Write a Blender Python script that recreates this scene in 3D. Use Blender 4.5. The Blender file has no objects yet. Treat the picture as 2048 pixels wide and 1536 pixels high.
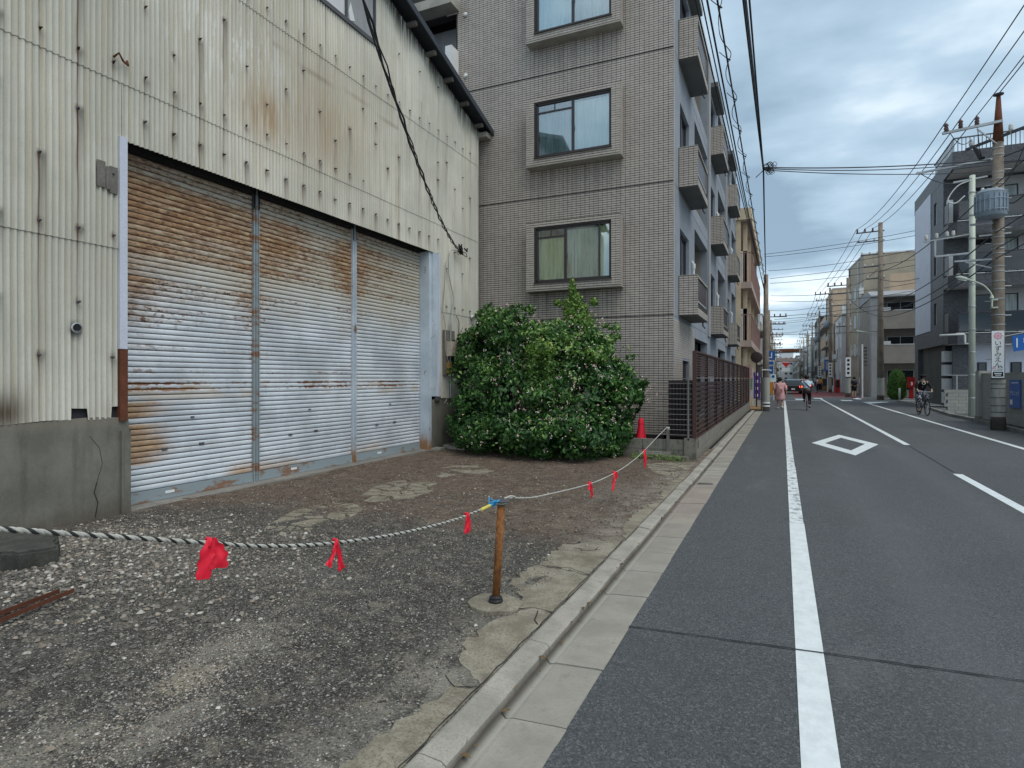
import bpy, math, random
import numpy as np
from mathutils import Vector, Matrix
random.seed(7); np.random.seed(7)
D = bpy.data
SC = bpy.context.scene
COL = SC.collection

# ------------------------------------------------------------------ camera, light, exposure
cam_d = D.cameras.new('camera'); cam = D.objects.new('camera', cam_d); COL.objects.link(cam)
cam.location = (0, 0, 1.6)
cam.rotation_euler = (math.radians(90), 0, math.radians(24.267))
cam_d.sensor_width = 36; cam_d.lens = 1200 / 2048 * 36
cam_d.shift_y = -11 / 2048
cam_d.clip_end = 3000; cam_d.clip_start = 0.05
SC.camera = cam

SC.view_settings.view_transform = 'Standard'; SC.view_settings.look = 'None'
SC.view_settings.exposure = 0.24; SC.view_settings.gamma = 1.0
SC.view_settings.use_curve_mapping = False

SUN_EL, SUN_AZ = math.radians(58), math.radians(115)      # azimuth clockwise from +Y
sl = D.lights.new('sun', 'SUN'); sun = D.objects.new('sun', sl); COL.objects.link(sun)
sl.energy = 1.5; sl.angle = math.radians(45); sl.color = (1.0, 0.93, 0.84)
sdir = Vector((math.sin(SUN_AZ) * math.cos(SUN_EL), math.cos(SUN_AZ) * math.cos(SUN_EL), math.sin(SUN_EL)))
sun.rotation_euler = sdir.to_track_quat('Z', 'Y').to_euler()

W = D.worlds.new('World'); SC.world = W; W.use_nodes = True
wt = W.node_tree; wt.nodes.clear()
def wn(t, **k):
    n = wt.nodes.new(t)
    for a, b in k.items(): setattr(n, a, b)
    return n
out = wn('ShaderNodeOutputWorld'); bg1 = wn('ShaderNodeBackground'); bg2 = wn('ShaderNodeBackground'); mx = wn('ShaderNodeMixShader')
sky = wn('ShaderNodeTexSky', sky_type='NISHITA', sun_disc=False, sun_elevation=SUN_EL, sun_rotation=SUN_AZ)
wt.links.new(sky.outputs[0], bg1.inputs[0]); bg1.inputs[1].default_value = 0.08
tc = wn('ShaderNodeTexCoord'); sep = wn('ShaderNodeSeparateXYZ'); wt.links.new(tc.outputs['Generated'], sep.inputs[0])
zc = wn('ShaderNodeMath', operation='ADD'); wt.links.new(sep.outputs[2], zc.inputs[0]); zc.inputs[1].default_value = 0.16
zm = wn('ShaderNodeMath', operation='MAXIMUM'); wt.links.new(zc.outputs[0], zm.inputs[0]); zm.inputs[1].default_value = 0.05
dx = wn('ShaderNodeMath', operation='DIVIDE'); dy = wn('ShaderNodeMath', operation='DIVIDE')
wt.links.new(sep.outputs[0], dx.inputs[0]); wt.links.new(zm.outputs[0], dx.inputs[1])
wt.links.new(sep.outputs[1], dy.inputs[0]); wt.links.new(zm.outputs[0], dy.inputs[1])
cmb = wn('ShaderNodeCombineXYZ'); wt.links.new(dx.outputs[0], cmb.inputs[0]); wt.links.new(dy.outputs[0], cmb.inputs[1])
mpn = wn('ShaderNodeMapping'); mpn.inputs['Scale'].default_value = (1.15, 1.5, 1); mpn.inputs['Location'].default_value = (3.1, 0.35, 0)
wt.links.new(cmb.outputs[0], mpn.inputs[0])
nz = wn('ShaderNodeTexNoise'); nz.inputs['Scale'].default_value = 0.85; nz.inputs['Detail'].default_value = 6; nz.inputs['Roughness'].default_value = 0.5
wt.links.new(mpn.outputs[0], nz.inputs['Vector'])
cr = wn('ShaderNodeValToRGB'); wt.links.new(nz.outputs[0], cr.inputs[0])
cr.color_ramp.elements[0].position = 0.38; cr.color_ramp.elements[0].color = (0.235, 0.335, 0.43, 1)
cr.color_ramp.elements[1].position = 0.64; cr.color_ramp.elements[1].color = (0.86, 0.95, 0.99, 1)
e = cr.color_ramp.elements.new(0.5); e.color = (0.40, 0.525, 0.635, 1)
wt.links.new(cr.outputs[0], bg2.inputs[0]); bg2.inputs[1].default_value = 1.22
mx.inputs[0].default_value = 0.88
wt.links.new(bg1.outputs[0], mx.inputs[1]); wt.links.new(bg2.outputs[0], mx.inputs[2]); wt.links.new(mx.outputs[0], out.inputs[0])

# ------------------------------------------------------------------ helpers
WL = {}
def tag(o, label=None, cat=None, group=None, kind=None):
    if label: o['label'] = label
    if cat: o['category'] = cat
    if group: o['group'] = group
    if kind: o['kind'] = kind
    return o
def thing(name, loc, label, cat, group=None, rz=0):
    o = D.objects.new(name, None); COL.objects.link(o); o.location = loc; o.rotation_euler = (0, 0, rz)
    o.empty_display_size = 0.1
    WL[o] = Vector(loc); return tag(o, label, cat, group)
def link(me, name, mat, parent):
    o = D.objects.new(name, me); COL.objects.link(o)
    if mat and not me.materials: me.materials.append(mat)
    if parent is not None: o.parent = parent; WL[o] = WL[parent]
    return o
def piece(me, name, parent, loc, rz=0.0, rot=None, sc=None):
    """place a shared mesh (own local frame) as a part at a world place"""
    o = D.objects.new(name, me); COL.objects.link(o)
    loc = Vector(loc)
    if parent is not None: o.parent = parent; o.location = loc - WL[parent]
    else: o.location = loc
    WL[o] = loc
    o.rotation_euler = rot if rot else (0, 0, rz)
    if sc: o.scale = sc
    return o
class MB:
    def __init__(s): s.v = []; s.f = []
    def add(s, vs, fs):
        b = len(s.v); s.v += [tuple(map(float, p)) for p in vs]; s.f += [tuple(b + i for i in f) for f in fs]; return s
    def box(s, x0, x1, y0, y1, z0, z1):
        return s.add([(x0,y0,z0),(x1,y0,z0),(x1,y1,z0),(x0,y1,z0),(x0,y0,z1),(x1,y0,z1),(x1,y1,z1),(x0,y1,z1)],
                     [(0,3,2,1),(4,5,6,7),(0,1,5,4),(1,2,6,5),(2,3,7,6),(3,0,4,7)])
    def bar(s, p, q, w, h=None):
        h = h or w; p = Vector(p); q = Vector(q); d = (q - p).normalized()
        u = Vector((0, 0, 1)) if abs(d.z) < .95 else Vector((0, 1, 0))
        a = d.cross(u).normalized() * w / 2; b = a.cross(d).normalized() * h / 2
        vs = [p - a - b, p + a - b, p + a + b, p - a + b, q - a - b, q + a - b, q + a + b, q - a + b]
        return s.add(vs, [(0,1,2,3),(7,6,5,4),(0,4,5,1),(1,5,6,2),(2,6,7,3),(3,7,4,0)])
    def tube(s, pts, r, n=6, cap=True):
        pts = [Vector(p) for p in pts]; m = len(pts)
        rs = r if isinstance(r, (list, tuple)) else [r] * m
        vs = []; prev = None
        for i, p in enumerate(pts):
            d = (pts[min(i + 1, m - 1)] - pts[max(i - 1, 0)]).normalized()
            if prev is None:
                u = Vector((0, 0, 1)) if abs(d.z) < .9 else Vector((1, 0, 0))
                a = d.cross(u).normalized()
            else: a = (prev - d * prev.dot(d)).normalized()
            prev = a; b = d.cross(a)
            for k in range(n):
                t = 2 * math.pi * k / n; vs.append(p + (a * math.cos(t) + b * math.sin(t)) * rs[i])
        fs = []
        for i in range(m - 1):
            for k in range(n): fs.append((i*n+k, i*n+(k+1)%n, (i+1)*n+(k+1)%n, (i+1)*n+k))
        if cap: fs.append(tuple(range(n-1, -1, -1))); fs.append(tuple((m-1)*n+k for k in range(n)))
        return s.add(vs, fs)
    def lathe(s, prof, c=(0,0,0), n=16, cap=True):
        vs = []; 
        for r, z in prof:
            for k in range(n):
                t = 2*math.pi*k/n; vs.append((c[0]+r*math.cos(t), c[1]+r*math.sin(t), c[2]+z))
        fs = []; m = len(prof)
        for i in range(m-1):
            for k in range(n): fs.append((i*n+k, i*n+(k+1)%n, (i+1)*n+(k+1)%n, (i+1)*n+k))
        if cap: fs.append(tuple(range(n-1,-1,-1))); fs.append(tuple((m-1)*n+k for k in range(n)))
        return s.add(vs, fs)
    def prism(s, poly, z0, z1):
        n = len(poly); a = sum(poly[i][0]*poly[(i+1)%n][1]-poly[(i+1)%n][0]*poly[i][1] for i in range(n))
        if a < 0: poly = poly[::-1]
        return s.add([(x,y,z0) for x,y in poly]+[(x,y,z1) for x,y in poly],
                     [tuple(range(n-1,-1,-1)), tuple(range(n,2*n))]+[(i,(i+1)%n,n+(i+1)%n,n+i) for i in range(n)])
    def prismx(s, poly, x0, x1):      # polygon in (y,z) extruded along x
        n = len(poly); a = sum(poly[i][0]*poly[(i+1)%n][1]-poly[(i+1)%n][0]*poly[i][1] for i in range(n))
        if a < 0: poly = poly[::-1]
        return s.add([(x0,y,z) for y,z in poly]+[(x1,y,z) for y,z in poly],
                     [tuple(range(n-1,-1,-1)), tuple(range(n,2*n))]+[(i,(i+1)%n,n+(i+1)%n,n+i) for i in range(n)])
    def prismy(s, poly, y0, y1):      # polygon in (x,z) extruded along y
        n = len(poly); a = sum(poly[i][0]*poly[(i+1)%n][1]-poly[(i+1)%n][0]*poly[i][1] for i in range(n))
        if a > 0: poly = poly[::-1]
        return s.add([(x,y0,z) for x,z in poly]+[(x,y1,z) for x,z in poly],
                     [tuple(range(n-1,-1,-1)), tuple(range(n,2*n))]+[(i,(i+1)%n,n+(i+1)%n,n+i) for i in range(n)])
    def sphere(s, c, r, n=10, m=6, sc=(1,1,1)):
        vs = [(c[0],c[1],c[2]-r*sc[2])]
        for i in range(1,m):
            a = -math.pi/2+math.pi*i/m
            for k in range(n):
                t = 2*math.pi*k/n; vs.append((c[0]+r*sc[0]*math.cos(a)*math.cos(t), c[1]+r*sc[1]*math.cos(a)*math.sin(t), c[2]+r*sc[2]*math.sin(a)))
        vs.append((c[0],c[1],c[2]+r*sc[2])); fs = []
        for k in range(n): fs.append((0,1+(k+1)%n,1+k)); fs.append((len(vs)-1,1+(m-2)*n+k,1+(m-2)*n+(k+1)%n))
        for i in range(m-2):
            for k in range(n): a=1+i*n; fs.append((a+k,a+(k+1)%n,a+n+(k+1)%n,a+n+k))
        return s.add(vs, fs)
    def mesh(s, name, mat=None, smooth=False, off=(0,0,0)):
        me = D.meshes.new(name)
        me.from_pydata([(x-off[0],y-off[1],z-off[2]) for x,y,z in s.v], [], s.f)
        if mat: me.materials.append(mat)
        if smooth: me.polygons.foreach_set('use_smooth', [True]*len(me.polygons))
        me.update(); return me
    def build(s, name, mat, parent=None, smooth=False):
        """coordinates are world coordinates; the part hangs under parent"""
        if parent is not None: off = WL[parent]
        else:
            a = np.array(s.v); off = Vector(((a[:,0].min()+a[:,0].max())/2, (a[:,1].min()+a[:,1].max())/2, a[:,2].min()))
        me = s.mesh(name, mat, smooth, off)
        o = D.objects.new(name, me); COL.objects.link(o)
        if parent is not None: o.parent = parent; WL[o] = Vector(off)
        else: o.location = off; WL[o] = Vector(off)
        return o
def autosmooth(o, ang=40):
    me = o.data
    me.polygons.foreach_set('use_smooth', [True]*len(me.polygons))
    try: me.set_sharp_from_angle(angle=math.radians(ang))
    except Exception: pass
    return o
def npmesh(name, V, F, mat, attr=None, nside=3, smooth=False):
    me = D.meshes.new(name); V = np.asarray(V, dtype=np.float32); F = np.asarray(F, dtype=np.int32)
    me.vertices.add(len(V)); me.vertices.foreach_set('co', V.ravel())
    me.loops.add(F.size); me.loops.foreach_set('vertex_index', F.ravel())
    me.polygons.add(len(F)); me.polygons.foreach_set('loop_start', np.arange(0, F.size, nside, dtype=np.int32))
    me.polygons.foreach_set('loop_total', np.full(len(F), nside, dtype=np.int32))
    me.polygons.foreach_set('use_smooth', np.full(len(F), bool(smooth)))
    if attr:
        for nm, dat in attr.items():
            at = me.attributes.new(nm, 'FLOAT', 'POINT'); at.data.foreach_set('value', np.asarray(dat, dtype=np.float32))
    me.update(calc_edges=True); me.validate()
    if mat: me.materials.append(mat)
    return me

# ------------------------------------------------------------------ materials
class N:
    def __init__(s, name):
        s.m = D.materials.new(name); s.m.use_nodes = True; s.t = s.m.node_tree; s.t.nodes.clear()
        s.o = s.n('ShaderNodeOutputMaterial'); s.b = s.n('ShaderNodeBsdfPrincipled'); s.l(s.b.outputs[0], s.o.inputs[0])
        s.pos = s.n('ShaderNodeNewGeometry').outputs['Position']
    def n(s, t, **k):
        x = s.t.nodes.new(t)
        for a, b in k.items(): setattr(x, a, b)
        return x
    def l(s, a, b): s.t.links.new(a, b)
    def setv(s, inp, v):
        if hasattr(v, 'links') or hasattr(v, 'is_linked'): s.l(v, inp)
        else: inp.default_value = v
    def noise(s, scale=1, detail=4, rough=.55, sc=(1,1,1), vec=None, off=(0,0,0), dist=0):
        mp = s.n('ShaderNodeMapping'); mp.inputs['Scale'].default_value = sc; mp.inputs['Location'].default_value = off
        s.l(vec or s.pos, mp.inputs[0]); x = s.n('ShaderNodeTexNoise')
        x.inputs['Scale'].default_value = scale; x.inputs['Detail'].default_value = detail; x.inputs['Roughness'].default_value = rough
        x.inputs['Distortion'].default_value = dist
        s.l(mp.outputs[0], x.inputs['Vector']); return x.outputs[0]
    def voro(s, scale=1, feature='F1', sc=(1,1,1), out=0, rnd=1):
        mp = s.n('ShaderNodeMapping'); mp.inputs['Scale'].default_value = sc; s.l(s.pos, mp.inputs[0])
        x = s.n('ShaderNodeTexVoronoi', feature=feature); x.inputs['Scale'].default_value = scale; x.inputs['Randomness'].default_value = rnd
        s.l(mp.outputs[0], x.inputs['Vector']); return x.outputs[out]
    def math(s, op, a, b=0.0, clamp=False, c=None):
        x = s.n('ShaderNodeMath', operation=op); x.use_clamp = clamp
        s.setv(x.inputs[0], a); s.setv(x.inputs[1], b)
        if c is not None: s.setv(x.inputs[2], c)
        return x.outputs[0]
    def step(s, v, a, b):      # smooth 0..1 as v goes a..b
        x = s.n('ShaderNodeMapRange'); x.interpolation_type = 'SMOOTHSTEP'
        s.setv(x.inputs['Value'], v); x.inputs['From Min'].default_value = a; x.inputs['From Max'].default_value = b
        return x.outputs[0]
    def mix(s, f, a, b, mode='MIX'):
        x = s.n('ShaderNodeMix', data_type='RGBA', blend_type=mode)
        s.setv(x.inputs[0], f)
        for i, v in ((6, a), (7, b)):
            if isinstance(v, (tuple, list)): x.inputs[i].default_value = (*v[:3], 1)
            else: s.l(v, x.inputs[i])
        return x.outputs[2]
    def xyz(s, v=None):
        x = s.n('ShaderNodeSeparateXYZ'); s.l(v or s.pos, x.inputs[0]); return x.outputs
    def attr(s, name):
        x = s.n('ShaderNodeAttribute'); x.attribute_name = name; return x.outputs['Fac']
    def gauss(s, terms):      # elliptical spot: terms [(coord, centre, width)]
        acc = None
        for v, c, w in terms:
            d = s.math('DIVIDE', s.math('SUBTRACT', v, c), w); d = s.math('MULTIPLY', d, d)
            acc = d if acc is None else s.math('ADD', acc, d)
        return s.math('POWER', 2.718, s.math('MULTIPLY', acc, -1))
    def bump(s, h, dist=.01, strength=1, prev=None):
        x = s.n('ShaderNodeBump'); x.inputs['Distance'].default_value = dist; x.inputs['Strength'].default_value = strength
        s.l(h, x.inputs['Height'])
        if prev: s.l(prev, x.inputs['Normal'])
        return x.outputs[0]
    def fin(s, col=None, rough=None, normal=None, metal=0, spec=.3):
        if col is not None:
            if isinstance(col, (tuple, list)): s.b.inputs['Base Color'].default_value = (*col[:3], 1)
            else: s.l(col, s.b.inputs['Base Color'])
        if rough is not None: s.setv(s.b.inputs['Roughness'], rough)
        if normal is not None: s.l(normal, s.b.inputs['Normal'])
        s.b.inputs['Metallic'].default_value = metal; s.b.inputs['Specular IOR Level'].default_value = spec
        return s.m
def mul(c, k): return tuple(min(1, x*k) for x in c)
def mk(name, col, rough=.8, var=.25, scale=1.5, fine=40, fvar=.12, bump=.0, metal=0, streak=0, dirt=None, spec=.3, bscale=60):
    s = N(name)
    n1 = s.noise(scale, 5, .6); n2 = s.noise(fine, 3, .6, off=(3,1,7))
    c = s.mix(s.step(n1, .3, .7), mul(col, 1-var), mul(col, 1+var*.6))
    c = s.mix(s.math('MULTIPLY', s.step(n2, .35, .65), fvar*2, True), c, mul(col, .62))
    if streak:
        n3 = s.noise(2.2, 5, .65, sc=(4, 4, .35)); d = dirt or mul(col, .4)
        c = s.mix(s.math('MULTIPLY', s.step(n3, .5, .78), streak, True), c, d)
    nm = s.bump(s.noise(bscale, 4, .7), bump, .8) if bump else None
    return s.fin(c, rough, nm, metal, spec)
M = {}
M['black'] = mk('black_rubber', (.02,.02,.022), .5, .2)
M['cable'] = mk('cable_sheath', (.035,.037,.045), .6, .15)
M['steel'] = mk('galvanised_steel', (.42,.44,.45), .45, .2, metal=.5, streak=.2, dirt=(.25,.2,.15))
M['steel_dark'] = mk('dark_steel', (.10,.10,.11), .5, .2)
M['white'] = mk('white_paint', (.75,.76,.75), .5, .08, streak=.2)
M['white_sign'] = mk('sign_face_white', (.78,.80,.80), .4, .03, fvar=.02)
M['blue_sign'] = mk('sign_blue', (.02,.13,.45), .4, .06, fvar=.03)
M['ink'] = mk('black_ink', (.012,.012,.014), .5, 0)
M['red_ink'] = mk('red_ink', (.6,.12,.16), .5, 0)
M['pink_ink'] = mk('pink_ink', (.72,.33,.40), .5, 0)
M['brown_alu'] = mk('brown_aluminium', (.062,.024,.019), .42, .15, spec=.5)
M['brown_dk'] = mk('dark_brown_frame', (.035,.018,.018), .4, .15, spec=.5)
M['bronze'] = mk('bronze_window_frame', (.038,.032,.034), .4, .15, spec=.5)
M['alu'] = mk('aluminium_frame', (.5,.51,.52), .4, .1)
M['conc'] = mk('weathered_concrete', (.26,.25,.225), .9, .3, 1.6, 30, .25, .004, streak=.35, dirt=(.1,.095,.08))
M['conc_lt'] = mk('pale_concrete', (.40,.385,.34), .9, .2, 2.5, 45, .2, .004)
M['polec'] = mk('pole_concrete', (.25,.21,.17), .85, .3, 3, 40, .2, .002, streak=.3)
M['plaster_blue'] = mk('blue_grey_sprayed_render', (.30,.33,.37), .85, .15, 1.2, 60, .15, .004, streak=.2)
M['soffit'] = mk('soffit_paint', (.16,.165,.16), .9, .15)
M['grout'] = mk('tile_backing_mortar', (.045,.042,.041), .9, .15)
M['beige'] = mk('beige_render', (.62,.52,.37), .85, .12, 1, 40, .1, .002, streak=.2)
M['pinkrail'] = mk('pink_brown_steel', (.34,.22,.20), .6, .15, streak=.2)
M['pinkslab'] = mk('pink_painted_concrete', (.47,.37,.32), .8, .12, streak=.25)
M['whitewall'] = mk('white_wall_render', (.62,.63,.64), .8, .1, 1, 40, .08, .001, streak=.25)
M['greywall'] = mk('grey_wall_render', (.33,.34,.35), .85, .12, 1, 40, .08, .001, streak=.3)
M['olive'] = mk('olive_beige_render', (.37,.33,.26), .85, .12, 1, 40, .08, .001, streak=.3)
M['taupe'] = mk('taupe_render', (.285,.265,.235), .85, .12, 1, 40, .08, .002, streak=.3)
M['peach'] = mk('peach_render', (.55,.42,.30), .85, .1)
M['panel_lav'] = mk('pale_lavender_panel', (.60,.63,.72), .6, .06, streak=.15)
M['roofdark'] = mk('dark_roof_edge', (.05,.06,.075), .6, .2)
M['wood'] = mk('old_plywood', (.27,.17,.08), .85, .2, 3, 30, .2)
M['wood_grey'] = mk('old_grey_board', (.2,.185,.165), .9, .25, 3, 40, .3, streak=.4)
M['redp'] = mk('red_plastic', (.78,.018,.045), .45, .1, 6, 60, .06)
M['redbox'] = mk('red_enamel', (.55,.03,.03), .35, .1)
M['orange'] = mk('orange_cloth', (.75,.28,.04), .8, .1)
M['bluecord'] = mk('blue_plastic_cord', (.05,.35,.65), .6, .1)
M['yellowcord'] = mk('yellow_tape', (.7,.6,.12), .6, .1)
M['rope'] = mk('white_rope_fibre', (.50,.49,.44), .9, .2, 60, 200, .2)
M['rope_dk'] = mk('black_rope_fibre', (.035,.035,.035), .9, .2)
M['blacktile'] = mk('black_render', (.035,.037,.04), .8, .2)
M['skin'] = mk('skin', (.5,.31,.22), .6, .05)
M['hair'] = mk('black_hair', (.015,.012,.012), .5, .1)
M['pinkcloth'] = mk('pale_pink_cloth', (.62,.36,.36), .9, .12, 5)
M['lightblue'] = mk('light_blue_cloth', (.48,.62,.72), .9, .1, 5)
M['navy'] = mk('navy_cloth', (.02,.022,.05), .9, .1)
M['blackcloth'] = mk('black_cloth', (.014,.014,.016), .9, .2)
M['bagpink'] = mk('dusty_pink_leather', (.45,.2,.2), .5, .1)
M['creamprint'] = mk('cream_print', (.7,.66,.55), .8, .1)
M['mud'] = mk('brown_earth', (.12,.085,.06), .95, .3, 3, 40, .3, .01)
M['red_road'] = mk('red_coloured_asphalt', (.20,.065,.07), .9, .2, 3, 60, .2)
M['purple'] = mk('purple_banner_cloth', (.085,.045,.22), .8, .1)
M['greenprint'] = mk('green_print', (.12,.32,.2), .7, .2)
M['taxi'] = mk('black_car_paint', (.02,.02,.025), .15, .05, spec=.6)
M['redcar'] = mk('dark_red_car_paint', (.35,.03,.03), .2, .05, spec=.6)
M['transf'] = mk('transformer_blue_grey', (.27,.33,.39), .5, .15, 4, 40, .1, streak=.3)
M['porcelain'] = mk('white_porcelain', (.62,.62,.58), .25, .08)
M['porc_brown'] = mk('brown_porcelain', (.10,.055,.05), .3, .1)
M['lamp_green'] = mk('pale_green_lamp_paint', (.50,.55,.47), .5, .1)
M['interior'] = mk('dim_room', (.10,.095,.085), .9, .2)
# tiles
def tile_mat(name, a, b, c):
    s = N(name); v = s.n('ShaderNodeObjectInfo').outputs['Random']
    cell = s.n('ShaderNodeTexWhiteNoise', noise_dimensions='3D')
    mp = s.n('ShaderNodeVectorMath', operation='DIVIDE'); s.l(s.pos, mp.inputs[0]); mp.inputs[1].default_value = (.11,.11,.0546)
    fl = s.n('ShaderNodeVectorMath', operation='FLOOR'); s.l(mp.outputs[0], fl.inputs[0]); s.l(fl.outputs[0], cell.inputs[0])
    col = s.mix(cell.outputs[0], a, b)
    col = s.mix(s.math('MULTIPLY', s.step(s.noise(.7, 5, .6), .4, .75), .35), col, c)
    col = s.mix(s.math('MULTIPLY', s.step(s.noise(1.6, 5, .65, sc=(3,3,.25)), .52, .8), .35), col, mul(c, .6))
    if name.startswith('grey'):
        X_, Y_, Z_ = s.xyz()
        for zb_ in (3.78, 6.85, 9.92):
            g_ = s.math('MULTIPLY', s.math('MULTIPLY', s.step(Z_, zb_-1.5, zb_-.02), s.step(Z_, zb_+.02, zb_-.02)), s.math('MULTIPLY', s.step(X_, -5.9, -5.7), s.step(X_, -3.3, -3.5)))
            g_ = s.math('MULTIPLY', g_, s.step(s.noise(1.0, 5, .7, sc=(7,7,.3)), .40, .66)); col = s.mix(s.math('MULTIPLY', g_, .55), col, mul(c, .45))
    return s.fin(col, .5, None, 0, .35)
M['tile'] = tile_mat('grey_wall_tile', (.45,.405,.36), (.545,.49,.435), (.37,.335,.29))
M['darktile'] = tile_mat('charcoal_wall_tile', (.055,.060,.068), (.10,.105,.115), (.045,.048,.053))
# glass
def glass_mat(name, tint, refl=.22):
    s = N(name); s.t.nodes.remove(s.b)
    tr = s.n('ShaderNodeBsdfTransparent'); tr.inputs[0].default_value = (*tint, 1)
    gl = s.n('ShaderNodeBsdfGlossy'); gl.inputs[0].default_value = (.9,.95,1,1); gl.inputs['Roughness'].default_value = .02
    fr = s.n('ShaderNodeFresnel'); fr.inputs[0].default_value = 1.5
    f = s.math('ADD', fr.outputs[0], refl, True)
    m = s.n('ShaderNodeMixShader'); s.l(f, m.inputs[0]); s.l(tr.outputs[0], m.inputs[1]); s.l(gl.outputs[0], m.inputs[2]); s.l(m.outputs[0], s.o.inputs[0]); return s.m
M['glass'] = glass_mat('window_glass', (.92,.97,.97), .16)
M['glassdark'] = mk('dark_glass', (.02,.026,.03), .06, .1, spec=.8)
M['smoke'] = glass_mat('smoked_acrylic', (.10,.08,.07), .03)
def curtain(name, c1, c2):
    s = N(name); col = s.mix(s.step(s.noise(1.5, 3, .5, sc=(6,6,.5)), .35, .65), c1, c2); return s.fin(col, .9)
M['curt_w'] = curtain('white_curtain', (.75,.88,.86), (.95,.99,.97))
M['curt_g'] = curtain('grey_curtain', (.42,.50,.50), (.66,.74,.73))
M['curt_c'] = curtain('cyan_white_curtain', (.62,.90,.93), (.92,.99,.99))
M['curt_y'] = curtain('yellow_green_curtain', (.86,.82,.34), (.99,.97,.62))
M['curt_y2'] = curtain('cream_curtain', (.72,.70,.52), (.92,.90,.74))

# corrugated cladding
s = N('corrugated_fibre_cement')
x, y, z = s.xyz()
c = s.mix(s.step(s.noise(.55, 5, .6), .35, .7), (.54,.535,.465), (.71,.695,.61))
c = s.mix(s.math('MULTIPLY', s.step(s.noise(1.3, 6, .65, sc=(1,9,.35)), .42, .7), .45, True), c, (.42,.41,.335))
c = s.mix(s.math('MULTIPLY', s.step(s.noise(.9, 6, .65, sc=(1,14,.22), off=(0,4,2)), .52, .74), .62, True), c, (.46,.34,.19))
pale = s.math('MULTIPLY', s.gauss([(y, 6.6, .7), (z, 6.3, .7)]), s.step(s.noise(2, 4, .6, sc=(1,8,.8)), .4, .6))
c = s.mix(pale, c, (.70,.72,.70))
pale2 = s.math('MULTIPLY', s.gauss([(y, 6.0, .8), (z, 6.5, 1.2)]), s.step(s.noise(3, 4, .6, sc=(1,5,.6)), .55, .6))
brown = s.math('MULTIPLY', s.math('ADD', s.gauss([(y, 6.75, .42), (z, 5.6, .38)]), s.math('MULTIPLY', s.gauss([(y, 8.1, .9), (z, 5.9, .7)]), .55)), s.step(s.noise(2.5, 5, .6, sc=(1,10,.5)), .30, .58))
warm = s.math('MULTIPLY', s.gauss([(y, 7.6, 1.9), (z, 6.4, 1.5)]), s.step(s.noise(1.4, 5, .6, sc=(1,7,.3)), .34, .66))
c = s.mix(s.math('MULTIPLY', warm, .55), c, (.56,.46,.31))
c = s.mix(s.math('MULTIPLY', pale2, .7), c, (.80,.80,.76))
c = s.mix(s.math('MULTIPLY', brown, .85, True), c, (.40,.25,.12))
band = s.math('MULTIPLY', s.step(z, 2.4, .9), s.step(s.noise(4, 4, .6, sc=(1,4,.5)), .45, .75))
c = s.mix(s.math('MULTIPLY', band, .45), c, (.33,.27,.19))
dl = s.math('MULTIPLY', s.gauss([(y, 3.4, .22), (z, 1.25, .22)]), 1.0)
c = s.mix(dl, c, (.10,.075,.05))
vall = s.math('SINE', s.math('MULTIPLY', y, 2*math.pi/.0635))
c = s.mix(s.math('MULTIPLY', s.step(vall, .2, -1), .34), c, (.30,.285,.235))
r = s.attr('rust'); c = s.mix(s.math('MULTIPLY', r, 1, True), c, (.12,.05,.028))
c = s.mix(s.math('MULTIPLY', s.attr('soot'), s.step(s.noise(1.0, 4, .6, sc=(1,22,1.2)), .3, .6), True), c, (.035,.035,.033))
g = s.attr('smudge'); c = s.mix(s.math('MULTIPLY', g, 1, True), c, (.15,.145,.125))  # soft dark smudges beside the bolts and round the breach
c = s.mix(s.math('MULTIPLY', s.step(s.noise(60, 3, .7), .5, .8), .3), c, (.25,.24,.2))
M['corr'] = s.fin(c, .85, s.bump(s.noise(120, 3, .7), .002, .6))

# shutter slats
s = N('rusted_shutter_paint'); x, y, z = s.xyz()
base = s.mix(s.step(s.noise(1.2, 4, .6), .3, .7), (.46,.50,.54), (.68,.73,.78))
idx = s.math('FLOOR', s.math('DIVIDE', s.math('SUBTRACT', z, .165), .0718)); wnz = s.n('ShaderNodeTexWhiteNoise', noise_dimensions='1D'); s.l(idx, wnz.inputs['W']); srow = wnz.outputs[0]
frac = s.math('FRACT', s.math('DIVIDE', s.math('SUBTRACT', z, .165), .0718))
hi = s.step(s.math('ADD', z, s.math('MULTIPLY', s.noise(.8, 4, .6), .9)), 2.6, 3.9)
n_h = s.noise(1.0, 6, .65, sc=(1,1.4,6)); n_f = s.noise(1.0, 5, .75, sc=(1,9,28)); n_d = s.noise(26, 4, .7, sc=(1,1,1.6))
base = s.mix(s.math('MULTIPLY', s.math('ADD', hi, s.math('SUBTRACT', n_h, .5)), .85, True), base, (.50,.445,.34))
zone = s.math('ADD', s.gauss([(y, 4.5, 1.35), (z, 2.9, 1.05)]), s.math('MULTIPLY', s.gauss([(y, 5.2, 2.3), (z, 3.95, .6)]), .95))
zone = s.math('ADD', zone, s.math('MULTIPLY', s.gauss([(y, 7.3, 1.2), (z, 3.7, .8)]), .66))
zone = s.math('ADD', zone, s.math('MULTIPLY', s.gauss([(y, 9.0, .45), (z, 3.6, .9)]), .7))
zone = s.math('ADD', zone, s.math('MULTIPLY', s.gauss([(y, 9.9, 1.3), (z, 3.95, .7)]), .75))
zone = s.math('ADD', zone, s.math('MULTIPLY', s.gauss([(y, 6.75, .35), (z, 2.6, .8)]), .45))
rm = s.math('ADD', zone, s.math('MULTIPLY', s.math('SUBTRACT', n_f, .5), 1.9))
rm = s.math('ADD', rm, s.math('MULTIPLY', s.math('SUBTRACT', srow, .5), .42))
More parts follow.
